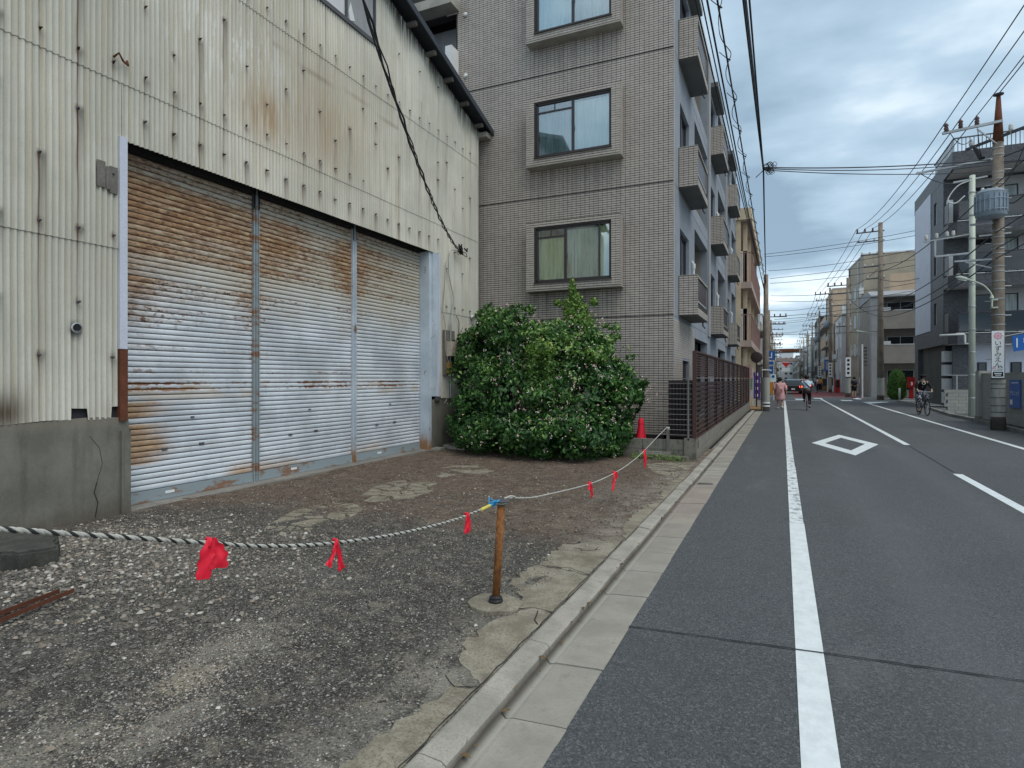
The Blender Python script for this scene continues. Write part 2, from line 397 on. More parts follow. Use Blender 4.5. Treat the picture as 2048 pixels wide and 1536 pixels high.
rm = s.math('ADD', rm, s.math('MULTIPLY', s.math('SUBTRACT', s.noise(.7, 4, .6, sc=(1,1,1.6), off=(0,3,1)), .5), 1.0))
rust1 = s.step(rm, .28, 1.15)
rcol = s.mix(s.step(n_f, .35, .65), (.40,.20,.07), (.165,.075,.038))
rcol = s.mix(s.step(s.noise(2, 4, .6, sc=(1,2,9)), .5, .7), rcol, (.50,.37,.21))
col = s.mix(s.math('MULTIPLY', rust1, .9), base, rcol)
# spotted band
bz = s.math('MAXIMUM', s.gauss([(z, 1.46, .035)]), s.math('MAXIMUM', s.gauss([(z, 1.535, .03)]), s.math('MULTIPLY', s.gauss([(z, 1.70, .05)]), .55)))
bz = s.math('MULTIPLY', bz, s.math('ADD', .55, s.math('MULTIPLY', s.step(s.noise(.9, 3, .5), .4, .65), .6)))
spots = s.step(s.math('ADD', s.noise(11, 3, .6, sc=(1,1,2.2)), s.math('MULTIPLY', bz, .30)), .67, .75)
col = s.mix(s.math('MULTIPLY', spots, s.math('MULTIPLY', bz, 1.1, True)), col, (.24,.10,.045))
col = s.mix(s.math('MULTIPLY', s.step(s.gauss([(z, 1.42, .12)]), .1, .9), s.math('MULTIPLY', s.step(n_h, .45, .6), .45)), col, (.50,.36,.22))
col = s.mix(s.math('MULTIPLY', s.math('MULTIPLY', s.step(s.noise(13,3,.6,sc=(1,1,2.2)), .56, .64), s.step(s.math('ADD', zone, s.math('MULTIPLY', hi, .45)), .10, .6)), s.step(srow, .3, .65)), col, (.15,.075,.04))
# solid tan patch low on the left shutter
tan = s.math('MULTIPLY', s.step(y, 5.95, 4.75), s.math('MULTIPLY', s.step(z, .42, .55), s.step(z, 1.34, 1.28)))
tan = s.math('MULTIPLY', tan, s.math('SUBTRACT', 1, s.gauss([(z, 1.06, .04)])))
tan = s.step(s.math('ADD', tan, s.math('MULTIPLY', s.math('SUBTRACT', n_h, .5), .9)), .22, .95)
col = s.mix(s.math('MULTIPLY', tan, .9), col, s.mix(s.step(n_f, .3, .7), (.46,.29,.13), (.28,.14,.06)))
# rust beside the guide posts and low
edge = s.math('ADD', s.gauss([(y, 4.76, .05)]), s.math('ADD', s.gauss([(y, 6.77, .06)]), s.math('ADD', s.gauss([(y, 6.86, .05)]), s.math('ADD', s.gauss([(y, 9.08, .05)]), s.gauss([(y, 9.2, .05)])))))
edge = s.step(s.math('ADD', s.math('MULTIPLY', edge, .6), s.math('MULTIPLY', s.math('SUBTRACT', n_f, .5), 1.3)), .25, .7)
col = s.mix(s.math('MULTIPLY', edge, .7), col, (.30,.16,.08))
low = s.math('MULTIPLY', s.step(z, .55, .1), s.math('ADD', s.gauss([(y, 7.3, .8)]), s.math('ADD', s.math('MULTIPLY', s.gauss([(y, 9.6, .7)]), .9), s.gauss([(y, 6.5, .35)]))))
col = s.mix(s.step(s.math('ADD', s.math('MULTIPLY', low, .8), s.math('MULTIPLY', s.math('SUBTRACT', n_h, .5), .9)), .12, 1.1), col, (.47,.31,.19))
col = s.mix(s.math('MULTIPLY', s.step(n_d, .6, .72), .55), col, (.2,.13,.09))
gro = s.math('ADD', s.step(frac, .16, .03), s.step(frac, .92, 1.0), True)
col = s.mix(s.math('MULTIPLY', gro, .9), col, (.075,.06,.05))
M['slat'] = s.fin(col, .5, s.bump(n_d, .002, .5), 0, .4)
M['slatgroove'] = mk('slat_groove', (.06,.045,.035), .8, .2)

# jamb paint with rust towards the foot
s = N('worn_pale_blue_metal'); x, y, z = s.xyz()
c = s.mix(s.step(s.noise(2, 4, .6), .3, .7), (.42,.49,.56), (.55,.62,.68))
n = s.noise(5, 5, .7, sc=(1,1,.6))
c = s.mix(s.step(n, .60, .70), c, (.25,.15,.09)); c = s.mix(s.step(s.math('ADD', z, s.math('MULTIPLY', n, .9)), .95, .45), c, (.30,.16,.075))
M['jamb'] = s.fin(c, .55)
M['rustbrown'] = mk('rusted_brown_steel', (.15,.055,.03), .9, .3, 5, 60, .3, .002)
s = N('orange_rust_pipe'); n = s.noise(30, 5, .75, sc=(1,1,.6))
c = s.mix(s.step(n, .35, .65), (.30,.125,.035), (.13,.05,.022)); c = s.mix(s.step(s.noise(90,3,.7), .62, .72), c, (.08,.035,.02))
M['rustpipe'] = s.fin(c, .85, s.bump(n, .002, .7))
s = N('dull_shutter_rail'); x, y, z = s.xyz(); n = s.noise(2.5, 5, .65, sc=(1,1,3))
c = s.mix(s.step(n, .5, .62), (.27,.32,.34), (.24,.14,.09)); M['rail'] = s.fin(c, .55)

# asphalt
s = N('road_asphalt'); x, y, z = s.xyz()
c = s.mix(s.step(s.noise(.35, 5, .6, sc=(1,.4,1)), .3, .7), (.066,.072,.077), (.086,.092,.096))
cell = s.voro(230, out=1); g = s.n('ShaderNodeSeparateColor'); s.l(cell, g.inputs[0])
c = s.mix(s.math('MULTIPLY', s.step(g.outputs[0], .55, 1), .65), c, (.21,.215,.22))
c = s.mix(s.math('MULTIPLY', s.step(g.outputs[1], .6, 1), .75), c, (.028,.030,.033))
c = s.mix(s.math('MULTIPLY', s.step(s.voro(34, out=0), .055, .035), .9), c, (.45,.46,.46))
c = s.mix(s.math('MULTIPLY', s.step(s.noise(7, 4, .7), .58, .8), .3), c, (.05,.052,.055))
c = s.mix(s.math('MULTIPLY', s.gauss([(x, 3.2, .6), (y, 6.0, 2.0)]), .35), c, (.09,.085,.065))
c = s.mix(s.math('MULTIPLY', s.step(s.math('SUBTRACT', y, s.math('MULTIPLY', x, .08)), 3.86, 3.82), .28), c, (.06,.062,.062))
cell2 = s.voro(95, out=1); g3 = s.n('ShaderNodeSeparateColor'); s.l(cell2, g3.inputs[0])
c = s.mix(s.math('MULTIPLY', s.step(g3.outputs[0], .72, 1), .5), c, (.19,.195,.195)); c = s.mix(s.math('MULTIPLY', s.step(g3.outputs[1], .75, 1), .6), c, (.035,.036,.038))
c = s.mix(s.math('MULTIPLY', s.step(s.noise(.9, 6, .7, off=(2,8,0)), .50, .68), .35), c, (.065,.066,.068))
c = s.mix(s.math('MULTIPLY', s.step(s.noise(.55, 6, .75, sc=(1.6,.5,1), off=(7,1,0)), .56, .66), .30), c, (.15,.152,.15))
trk = s.math('ADD', s.gauss([(x, 1.0, .25)]), s.gauss([(x, 2.25, .22)]))
c = s.mix(s.math('MULTIPLY', trk, .28), c, (.125,.13,.133))
M['asphalt'] = s.fin(c, .82, s.bump(s.voro(230), .004, .7), 0, .3)
s = N('far_street_asphalt'); c = s.mix(s.step(s.noise(.5,5,.6), .3, .7), (.085,.092,.098), (.11,.118,.122)); M['asphalt2'] = s.fin(c, .85)
# paint
def paintmat(name, wear):
    s = N(name); n = s.noise(9, 5, .7, sc=(1,.8,1)); f = s.noise(90, 3, .7)
    c = s.mix(s.step(n, .3, .7), (.72,.76,.76), (.60,.64,.64))
    w = s.step(s.math('ADD', s.math('MULTIPLY', n, .75), s.math('MULTIPLY', f, .35)), .78-wear, .86-wear)
    c = s.mix(s.math('MULTIPLY', w, .85), c, (.13,.14,.145)); c = s.mix(s.math('MULTIPLY', s.step(s.noise(240,2,.7), .55, .75), .3), c, (.35,.37,.37))
    return s.fin(c, .7, s.bump(s.noise(200,3,.7), .002, .5))
M['paint'] = paintmat('road_paint', .11); M['paint_worn'] = paintmat('worn_road_paint', .22)
M['paint_new'] = paintmat('fresh_road_paint', .05)
# gutter concrete
s = N('gutter_concrete'); x, y, z = s.xyz()
rnd = s.n('ShaderNodeObjectInfo').outputs['Random']
c = s.mix(s.step(s.noise(2.2, 5, .65), .3, .7), (.255,.24,.20), (.37,.35,.295))
c = s.mix(s.math('MULTIPLY', rnd, .45), c, (.25,.225,.20))
c = s.mix(s.math('MULTIPLY', s.step(s.noise(70, 4, .75), .5, .75), .5), c, (.16,.15,.13))
c = s.mix(s.math('MULTIPLY', s.gauss([(x, -1.232, .026)]), .92), c, (.05,.043,.035))  # dirt plus the kerb's shadow, painted as one dark line in the groove
c = s.mix(s.math('MULTIPLY', s.gauss([(x, -1.195, .014)]), .5), c, (.50,.48,.42))  # highlight beside the groove, painted into the slab colour
c = s.mix(s.math('MULTIPLY', s.step(s.noise(5, 5, .7), .58, .72), .35), c, (.12,.11,.09))
c = s.mix(s.math('MULTIPLY', s.gauss([(y, 8.2, 1.6)]), .4), c, (.28,.20,.17))
M['gutter'] = s.fin(c, .88, s.bump(s.noise(140,4,.7), .003, .6))
s = N('kerb_concrete')
c = s.mix(s.step(s.noise(3, 5, .65), .3, .7), (.25,.235,.20), (.40,.375,.32)); c = s.mix(s.math('MULTIPLY', s.step(s.noise(80,4,.75), .45, .72), .6), c, (.18,.17,.15))
c = s.mix(s.math('MULTIPLY', s.step(s.noise(6, 5, .7), .56, .72), .45), c, (.15,.135,.11))
M['kerb'] = s.fin(c, .88, s.bump(s.noise(150,4,.7), .003, .6))
# lot surface: crushed gravel set in soil
s = N('gravel_and_soil'); x, y, z = s.xyz()
cellc = s.voro(75, out=1); g = s.n('ShaderNodeSeparateColor'); s.l(cellc, g.inputs[0]); dist = s.voro(75, out=0)
cellb = s.voro(28, out=1); g2 = s.n('ShaderNodeSeparateColor'); s.l(cellb, g2.inputs[0])
c = s.mix(g.outputs[0], (.034,.031,.027), (.165,.155,.138))
c = s.mix(s.step(g.outputs[1], .86, .97), c, (.36,.35,.32))
c = s.mix(s.math('MULTIPLY', s.step(g2.outputs[2], .75, 1), .5), c, (.20,.185,.16))
c = s.mix(s.math('MULTIPLY', s.step(dist, .35, .6), .6), c, (.02,.018,.016))
earth = s.math('ADD', s.step(y, 4.4, 6.6), s.math('MULTIPLY', s.math('SUBTRACT', s.noise(1.1, 5, .65), .5), 1.8))
earth = s.math('ADD', earth, s.math('MULTIPLY', s.step(x, -5.9, -7.2), .5))
c = s.mix(s.math('MULTIPLY', s.step(earth, .15, 1.0), .72), c, s.mix(s.noise(9,5,.7), (.085,.050,.033), (.235,.168,.12)))
mott = s.noise(4.5, 7, .8, off=(9,4,0)); c = s.mix(s.math('MULTIPLY', s.step(mott, .50, .62), .55), c, (.25,.215,.165)); c = s.mix(s.math('MULTIPLY', s.step(mott, .46, .34), .6), c, (.035,.027,.021))
clod = s.noise(26, 5, .8); c = s.mix(s.math('MULTIPLY', s.step(clod, .58, .66), .5), c, (.30,.27,.22)); c = s.mix(s.math('MULTIPLY', s.step(clod, .42, .36), .5), c, (.03,.025,.02))
wet = s.step(s.noise(1.9, 5, .7, off=(5,2,0)), .54, .66)
c = s.mix(s.math('MULTIPLY', wet, s.math('MULTIPLY', s.step(y, 4.6, 6.5), .5)), c, (.055,.035,.026))
def patch(cx, cy, wx, wy, amt, colr, th=.45):
    global c
    p = s.math('ADD', s.gauss([(x, cx, wx), (y, cy, wy)]), s.math('MULTIPLY', s.math('SUBTRACT', s.math('ADD', s.math('MULTIPLY', s.noise(5, 6, .8), .6), s.math('MULTIPLY', s.noise(38, 4, .8), .4)), .5), 2.6))
    c = s.mix(s.math('MULTIPLY', s.step(p, th+.05, th+.5), amt*.75), c, colr)
patch(-2.95, 2.55, .35, .5, .7, (.30,.28,.225)); patch(-2.85, 2.2, .18, .22, .8, (.38,.33,.22))
patch(-2.55, 1.85, .2, .45, .75, (.29,.265,.22)); patch(-2.9, 1.45, .3, .5, .65, (.27,.25,.20))
patch(-4.9, 3.6, .6, .6, .5, (.25,.24,.21)); patch(-5.6, 4.3, .5, .5, .4, (.30,.29,.25))
patch(-2.1, 8.2, .5, 1.2, .5, (.24,.215,.175)); patch(-2.2, 6.3, .45, .9, .5, (.22,.17,.13)); patch(-3.6, 3.7, 1.0, .35, .35, (.20,.195,.17))
lim = s.math('MULTIPLY', s.gauss([(x, -1.62, .22)]), s.step(s.noise(3.5,5,.7), .38, .6))
c = s.mix(s.math('MULTIPLY', lim, .65), c, (.33,.305,.25))
hgt = s.math('ADD', s.math('MULTIPLY', dist, -1), s.math('MULTIPLY', s.noise(18,5,.7), .8))
M['gravel'] = s.fin(c, .9, s.bump(hgt, .012, .9), 0, .25)
# single stones
def stonemat(name):
    s = N(name); t = s.attr('tint'); cr = s.n('ShaderNodeValToRGB'); s.l(t, cr.inputs[0]); el = cr.color_ramp.elements
    el[0].position = 0; el[0].color = (.05,.045,.038,1); el[1].position = 1; el[1].color = (.56,.53,.47,1)
    for p, cc in ((.45,(.125,.115,.10,1)), (.7,(.22,.20,.175,1)), (.85,(.29,.235,.18,1)), (.93,(.38,.36,.315,1))): e = el.new(p); e.color = cc
    return s.fin(cr.outputs[0], .85)
M['stone'] = stonemat('loose_gravel_stone')
s = N('cracked_slab_concrete')
c = s.mix(s.step(s.noise(5, 5, .65), .3, .7), (.20,.175,.13), (.33,.30,.23)); c = s.mix(s.math('MULTIPLY', s.step(s.noise(60,4,.75), .45, .68), .75), c, (.10,.085,.065))
c = s.mix(s.math('MULTIPLY', s.step(s.noise(3.1,5,.75), .48, .66), .6), c, (.12,.095,.07))
c = s.mix(s.math('MULTIPLY', s.step(s.noise(14,4,.75), .56, .7), .5), c, (.13,.10,.075))
M['plate'] = s.fin(c, .9, s.bump(s.noise(90,4,.7), .004, .7))
s = N('stained_plinth_render'); x, y, z = s.xyz(); n = s.noise(1.8, 5, .65)
c = s.mix(s.step(n, .3, .7), (.145,.14,.115), (.215,.21,.18)); c = s.mix(s.math('MULTIPLY', s.step(s.noise(2.2,5,.65,sc=(3,3,.4)), .48, .7), .5), c, (.09,.085,.07))
c = s.mix(s.math('MULTIPLY', s.step(s.math('ADD', z, s.math('MULTIPLY', s.noise(4,5,.7), .35)), .42, .12), .7), c, (.09,.07,.05))
c = s.mix(s.math('MULTIPLY', s.step(z, 1.0, 1.12), .4), c, (.26,.22,.17)); c = s.mix(s.math('MULTIPLY', s.step(s.noise(50,4,.7), .5, .75), .3), c, (.3,.29,.26))
M['plinth'] = s.fin(c, .92, s.bump(s.noise(40,5,.75), .006, .7))
s = N('mossy_block'); x, y, z = s.xyz(); rnd = s.n('ShaderNodeObjectInfo').outputs['Random']
c = s.mix(s.noise(4,5,.65), (.15,.145,.12), (.29,.275,.235)); c = s.mix(s.math('MULTIPLY', rnd, .5), c, (.17,.155,.125))
c = s.mix(s.math('MULTIPLY', s.step(s.noise(6,5,.7,sc=(2,2,.8)), .5, .68), .7), c, (.06,.058,.045)); c = s.mix(s.math('MULTIPLY', s.step(z, .2, 0), .45), c, (.10,.085,.06))
M['block'] = s.fin(c, .92, s.bump(s.noise(80,4,.75), .004, .8))
s = N('pale_block'); rnd = s.n('ShaderNodeObjectInfo').outputs['Random']
c = s.mix(s.noise(3,5,.65), (.30,.305,.28), (.42,.42,.385)); c = s.mix(s.math('MULTIPLY', rnd, .4), c, (.26,.27,.25)); c = s.mix(s.math('MULTIPLY', s.step(s.noise(3,5,.7,sc=(2,2,.4)), .52, .7), .5), c, (.15,.15,.13))
M['paleblock'] = s.fin(c, .92)
# leaves
def leafmat(name, lo, mid, hi):
    s = N(name); t = s.attr('tint'); cr = s.n('ShaderNodeValToRGB'); s.l(t, cr.inputs[0]); el = cr.color_ramp.elements
    el[0].position = 0; el[0].color = (*lo,1); el[1].position = 1; el[1].color = (*hi,1); e = el.new(.55); e.color = (*mid,1)
    s.fin(cr.outputs[0], .42, None, 0, .4)
    tl = s.n('ShaderNodeBsdfTranslucent'); s.l(cr.outputs[0], tl.inputs[0]); m = s.n('ShaderNodeMixShader'); m.inputs[0].default_value = .18
    s.l(s.b.outputs[0], m.inputs[1]); s.l(tl.outputs[0], m.inputs[2]); s.l(m.outputs[0], s.o.inputs[0]); return s.m
M['leaf'] = leafmat('shrub_leaf', (.012,.050,.014), (.065,.175,.036), (.26,.40,.10))
M['creeper'] = leafmat('creeper_leaf', (.05,.12,.018), (.13,.25,.04), (.34,.44,.09))
M['clipped'] = leafmat('clipped_leaf', (.03,.10,.01), (.06,.17,.015), (.12,.28,.03))
s = N('blossom'); t = s.attr('tint'); M['flower'] = s.fin(s.mix(t, (.70,.40,.34), (.92,.88,.80)), .8)
M['twig'] = mk('brown_twig', (.07,.05,.035), .9, .2)
s = N('lit_tail_lamp'); s.b.inputs['Emission Color'].default_value = (1,.10,.04,1); s.b.inputs['Emission Strength'].default_value = 3.0; M['tail'] = s.fin((.5,.03,.02), .3)
s = N('pattern_cloth'); c = s.mix(s.step(s.noise(16, 2, .5), .5, .56), (.012,.012,.02), (.42,.42,.5)); M['patterned'] = s.fin(c, .9)

# ================================================================== GROUND, ROAD, KERB
def sheet(name, poly, z, mat, kind='structure', parent=None):
    m = MB(); n = len(poly); a = sum(poly[i][0]*poly[(i+1)%n][1]-poly[(i+1)%n][0]*poly[i][1] for i in range(n))
    if a < 0: poly = poly[::-1]
    m.add([(x, y, z) for x, y in poly], [tuple(range(n))]); o = m.build(name, mat, parent)
    if parent is None: tag(o, kind=kind)
    return o
def rect(x0, x1, y0, y1): return [(x0,y0),(x1,y0),(x1,y1),(x0,y1)]
sheet('ground', rect(-1500, 1500, -300, 2500), -0.06, M['conc'])
road = sheet('road', rect(-0.90, 7.4, -10, 420), 0.0, M['asphalt'])
sheet('cross_street', rect(-90, 90, 49.5, 57.5), -0.006, M['asphalt2'])
sheet('side_street', rect(-90, -0.9, 31.9, 33.9), -0.012, M['asphalt2'])
sheet('red_crossing_surface', rect(0.9, 6.3, 58.2, 82), 0.005, M['red_road'])
# joint cut across the road
def ribbon(name, pts, w, z, mat, parent, jit=0.0):
    m = MB(); n = 0; P = []
    for (x0,y0),(x1,y1) in zip(pts[:-1], pts[1:]):
        k = max(1, int(math.hypot(x1-x0, y1-y0)/.06))
        for i in range(k): P.append((x0+(x1-x0)*i/k+random.uniform(-jit,jit), y0+(y1-y0)*i/k+random.uniform(-jit,jit)))
    P.append(pts[-1]); vs = []
    for i, p in enumerate(P):
        a = P[max(0,i-1)]; b = P[min(len(P)-1,i+1)]; dx_, dy_ = b[0]-a[0], b[1]-a[1]; L = math.hypot(dx_, dy_) or 1
        ww = w*random.uniform(.6,1.3)/2; vs += [(p[0]-dy_/L*ww, p[1]+dx_/L*ww, z), (p[0]+dy_/L*ww, p[1]-dx_/L*ww, z)]
    m.add(vs, [(2*i+1, 2*i+3, 2*i+2, 2*i) for i in range(len(P)-1)])
    o = m.build(name, mat, parent)
    if parent is None: tag(o, kind='structure')
    return o
M['crack'] = mk('tar_filled_crack', (.022,.022,.024), .8, .2)
ribbon('road_joint', [(-0.90,3.83),(0.09,3.91),(1.16,3.99),(3.2,4.15),(7,4.45)], .012, .009, M['crack'], road, .004)
ribbon('road_joint', [(2.66,12.4),(2.70,14.6),(2.74,17.0)], .02, .004, M['crack'], road, .004)
def marking(poly, mat, name='road_marking'): return sheet(name, poly, .004, mat, parent=road)
def linestrip(x0, x1, y0, y1, mat, seg=None):
    marking(rect(x0, x1, y0, y1), mat, 'edge_line')
linestrip(.07, .218, 0.3, 7.33, M['paint']); linestrip(.072, .212, 7.34, 12, M['paint_worn']); linestrip(.074, .204, 12.0, 22, M['paint_worn']); linestrip(.074, .20, 22.01, 47.5, M['paint'])
linestrip(2.60, 2.735, 3.0, 12.2, M['paint_new']); linestrip(2.665, 2.80, 17.06, 53.0, M['paint_new'])
linestrip(4.93, 5.07, -5, 47, M['paint_new'])
marking([(5.07,44.0),(6.6,47.6),(6.5,48.0),(5.0,47.0)], M['paint_new'])
cx_, cy_ = 1.40, 16.8; outer = [(0.66,16.62),(1.46,19.35),(2.12,16.91),(1.38,14.28)]
inner = [(cx_+(a-cx_)*.60, cy_+(b-cy_)*.62) for a, b in outer]
m = MB(); m.add([(a,b,.004) for a,b in outer+inner], [(4+i, 4+(i+1)%4, (i+1)%4, i) for i in range(4)])
m.f = [f[::-1] if (np.cross(np.array(m.v[f[1]])-m.v[f[0]], np.array(m.v[f[2]])-m.v[f[0]])[2] < 0) else f for f in m.f]
m.build('diamond_marking', M['paint_new'], road)
for (a,b,c,d) in ((.9,1.55,49.9,52.2),(3.9,4.6,49.0,50.6),(5.2,5.6,53,56),(-.4,2.6,48.3,48.6),(2.3,2.9,53.2,55),(2.0,4.5,62,62.5),(1.0,5.5,70,70.6)): marking(rect(a,b,c,d), M['paint_new'])
# kerb stones and gutter slabs of the near side
gut = thing('gutter', (-1.1, 0, 0), None, None); gut['kind'] = 'structure'
mg = MB(); mg.prismy([(-.165,-.1),(.17,-.1),(.17,.0),(.14,.001),(-.10,-.012),(-.14,-.022),(-.165,.004)], .004, .596)
me_slab = mg.mesh('gutter_slab', M['gutter'])
mg = MB(); mg.prismy([(-.07,-.15),(.074,-.15),(.066,.010),(.048,.024),(-.055,.034),(-.07,.028)], .0015, .5985)
me_kerb = mg.mesh('kerb_stone', M['kerb'])
for i in range(-2, 53):
    y0 = 0.2 + .6*i + random.uniform(-.002,.002)
    piece(me_slab, 'gutter_slab', gut, (-1.066, y0, random.uniform(-.004,.003)), rot=(random.uniform(-.003,.003),0,0))
    piece(me_kerb, 'kerb_stone', gut, (-1.325+random.uniform(-.004,.004), y0+.13, random.uniform(-.006,.004)))
# lot surface
def hlot(x, y):
    t = np.clip((x+7.2)/5.8, 0, 1); b = .028*t*t*(3-2*t)
    w = .010*np.sin(x*2.1+1)*np.cos(y*1.7) + .007*np.sin(x*5.3+y*3.9) + .004*np.sin(11*x-7*y)
    pile = .05*np.exp(-(((x+5.6)/.9)**2+((y-3.3)/.8)**2))
    edge = np.clip((-1.42-x)/.35, 0, 1); return b + (w+pile)*edge*np.clip((x+7.4)/.4+.3, .2, 1)
nx, ny = 260, 340
X = np.linspace(-13, -1.395, nx); Y = np.linspace(-5, 14.05, ny); XX, YY = np.meshgrid(X, Y)
rough = (np.random.rand(ny, nx)-.5)*.006*np.clip((-1.5-XX)/.2, 0, 1)
V = np.stack([XX.ravel(), YY.ravel(), (hlot(XX, YY)+rough).ravel()], 1)
ii = np.arange((ny-1)*(nx-1)); r_ = ii//(nx-1); c_ = ii%(nx-1); a_ = r_*nx+c_
F = np.stack([a_, a_+1, a_+nx+1, a_+nx], 1)
lot = D.objects.new('gravel_lot', npmesh('gravel_lot', V, F, M['gravel'], nside=4, smooth=True)); COL.objects.link(lot); tag(lot, kind='structure'); WL[lot] = Vector((0,0,0))
# loose stones
def stones(name, P, S, T, mat):
    n = len(P); t_ = math.pi/3
    base = np.array([(math.cos(k*t_), math.sin(k*t_), -.15) for k in range(6)]+[(.55*math.cos(k*2*t_+.5), .55*math.sin(k*2*t_+.5), .62) for k in range(3)]+[(0,0,-.6)])
    fc = np.array([(6,7,8),(0,1,6),(1,7,6),(1,2,7),(2,3,7),(3,8,7),(3,4,8),(4,5,8),(5,6,8),(5,0,6),(0,5,9),(5,4,9),(4,3,9),(3,2,9),(2,1,9),(1,0,9)])
    v = base[None]*np.random.uniform(.72,1.18,(n,10,3)) + np.random.uniform(-.16,.16,(n,10,3))
    v = v*S[:,None,None]; v[:,:,0] *= np.random.uniform(.7,1.15,(n,1)); v[:,:,2] *= np.random.uniform(.5,.95,(n,1)); a = np.random.rand(n)*6.28
    ca, sa = np.cos(a)[:,None], np.sin(a)[:,None]; vx = v[:,:,0]*ca-v[:,:,1]*sa; vy = v[:,:,0]*sa+v[:,:,1]*ca; v[:,:,0] = vx; v[:,:,1] = vy
    v += P[:,None,:]; F = (fc[None]+np.arange(n)[:,None,None]*10).reshape(-1,3)
    o = D.objects.new(name, npmesh(name, v.reshape(-1,3), F, mat, {'tint': np.repeat(T, 10)})); COL.objects.link(o); return o
def scat(n, xs, ys, smin, smax, tlo=0, thi=1, tp=1.0):
    x = np.random.uniform(*xs, n); y = np.random.uniform(*ys, n); s = smin+(smax-smin)*np.random.rand(n)**3
    return np.stack([x, y, hlot(x,y)+s*.25], 1), s, tlo+(thi-tlo)*np.random.rand(n)**tp
n = 5000; x = -3.5+np.random.randn(n)*1.9; y = 7+np.random.randn(n)*2.3; k = (x > -7)&(x < -1.5)&(y < 12); x, y = x[k], y[k]; s_ = .004+.014*np.random.rand(len(x))**4
midset = (np.stack([x,y,hlot(x,y)+s_*.3],1), s_, .2+.8*np.random.rand(len(x))**1.3)
pc_ = [(-2.95,2.55,.30,.42,2600),(-2.85,2.2,.16,.18,900),(-2.55,1.85,.18,.40,1500),(-2.9,1.45,.26,.42,1600),(-2.1,8.2,.4,1.1,900),(-3.6,3.7,.8,.3,900),(-4.9,4.2,.5,.8,1200)]
px = np.concatenate([c[0]+np.random.randn(c[4])*c[2]*.75 for c in pc_]); py = np.concatenate([c[1]+np.random.randn(c[4])*c[3]*.75 for c in pc_]); k = px < -1.65; px, py = px[k], py[k]; ps = .0025+.006*np.random.rand(len(px))**2.5
paleset = (np.stack([px,py,hlot(px,py)+ps*.2],1), ps, .62+.36*np.random.rand(len(px)))
sets = [midset, paleset, scat(42000, (-4.6,-1.62), (.9,5.2), .0022, .0075, 0, 1, 1.7), scat(20000, (-7.0,-1.7), (2.2,7.5), .004, .011, 0, .95, 1.7), scat(12000, (-7.1,-1.5), (5,12.6), .005, .015, 0, .92, 1.8), scat(9000, (-3.6,-1.6), (.9,2.6), .002, .0055, .1, 1, 1.4)]
n = 14000; x = -5.45+np.random.randn(n)*.95; y = 3.25+np.random.randn(n)*.75; k = (x > -7.05)&(x < -3.2); x, y = x[k], y[k]; s_ = .005+.019*np.random.rand(len(x))**3
sets.append((np.stack([x,y,hlot(x,y)+s_*.35],1), s_, .25+.75*np.random.rand(len(x))**1.1))
n = 150; x = np.random.uniform(-6.6,-2.4,n); y = 1.2+np.random.rand(n)**1.2*4; s_ = .011+.018*np.random.rand(n)**2
sets.append((np.stack([x,y,hlot(x,y)+s_*.2],1), s_, .5+.5*np.random.rand(n)))
Pn = np.concatenate([a for a,b,c in sets]); Sn = np.concatenate([b for a,b,c in sets]); Tn = np.concatenate([c for a,b,c in sets])
tag(stones('loose_gravel', Pn, Sn, Tn, M['stone']), 'grey and pale loose gravel scattered over the open lot', 'gravel', kind='stuff')
# crazed concrete slabs left in the lot
def clip(poly, a, b, c):
    o = []
    for i in range(len(poly)):
        p, q = poly[i], poly[(i+1)%len(poly)]; dp = a*p[0]+b*p[1]-c; dq = a*q[0]+b*q[1]-c
        if dp <= 0: o.append(p)
        if dp*dq < 0: t = dp/(dp-dq); o.append((p[0]+(q[0]-p[0])*t, p[1]+(q[1]-p[1])*t))
    return o
def shrink(poly, g):
    cx = sum(p[0] for p in poly)/len(poly); cy = sum(p[1] for p in poly)/len(poly); out_ = []
    for p in poly:
        d = math.hypot(p[0]-cx, p[1]-cy) or 1; k = max(.3, 1-g/d); out_.append((cx+(p[0]-cx)*k, cy+(p[1]-cy)*k))
    return out_
def crazed(region, n, name, z, parent, gap=.012, keep=1.0, mat=None, th=.012):
    xs = [p[0] for p in region]; ys = [p[1] for p in region]; S = []
    def inside(p):
        c = False
        for i in range(len(region)):
            (x0,y0),(x1,y1) = region[i], region[(i+1)%len(region)]
            if (y0 > p[1]) != (y1 > p[1]) and p[0] < (x1-x0)*(p[1]-y0)/(y1-y0)+x0: c = not c
        return c
    while len(S) < n:
        p = (random.uniform(min(xs),max(xs)), random.uniform(min(ys),max(ys)))
        if inside(p): S.append(p)
    for i, p in enumerate(S):
        if random.random() > keep: continue
        poly = list(region)
        for j, q in enumerate(S):
            if i == j: continue
            a, b = q[0]-p[0], q[1]-p[1]; poly = clip(poly, a, b, (a*(p[0]+q[0])+b*(p[1]+q[1]))/2)
            if len(poly) < 3: break
        if len(poly) < 3: continue
        P = []
        for k in range(len(poly)):      # roughen the broken outline
            u, v = poly[k], poly[(k+1)%len(poly)]; P.append(u); L = math.hypot(v[0]-u[0], v[1]-u[1])
            if L > .08: P.append(((u[0]+v[0])/2+random.uniform(-.012,.012), (u[1]+v[1])/2+random.uniform(-.012,.012)))
        poly = shrink(P, gap*random.uniform(.6,1.6)); cx = sum(q[0] for q in poly)/len(poly); cy = sum(q[1] for q in poly)/len(poly)
        zz = float(hlot(cx, cy))+z*.55+random.uniform(-.004,.003)
        m = MB(); m.prism(poly, zz-th-.03, zz); m.build(name, mat or M['plate'], parent)
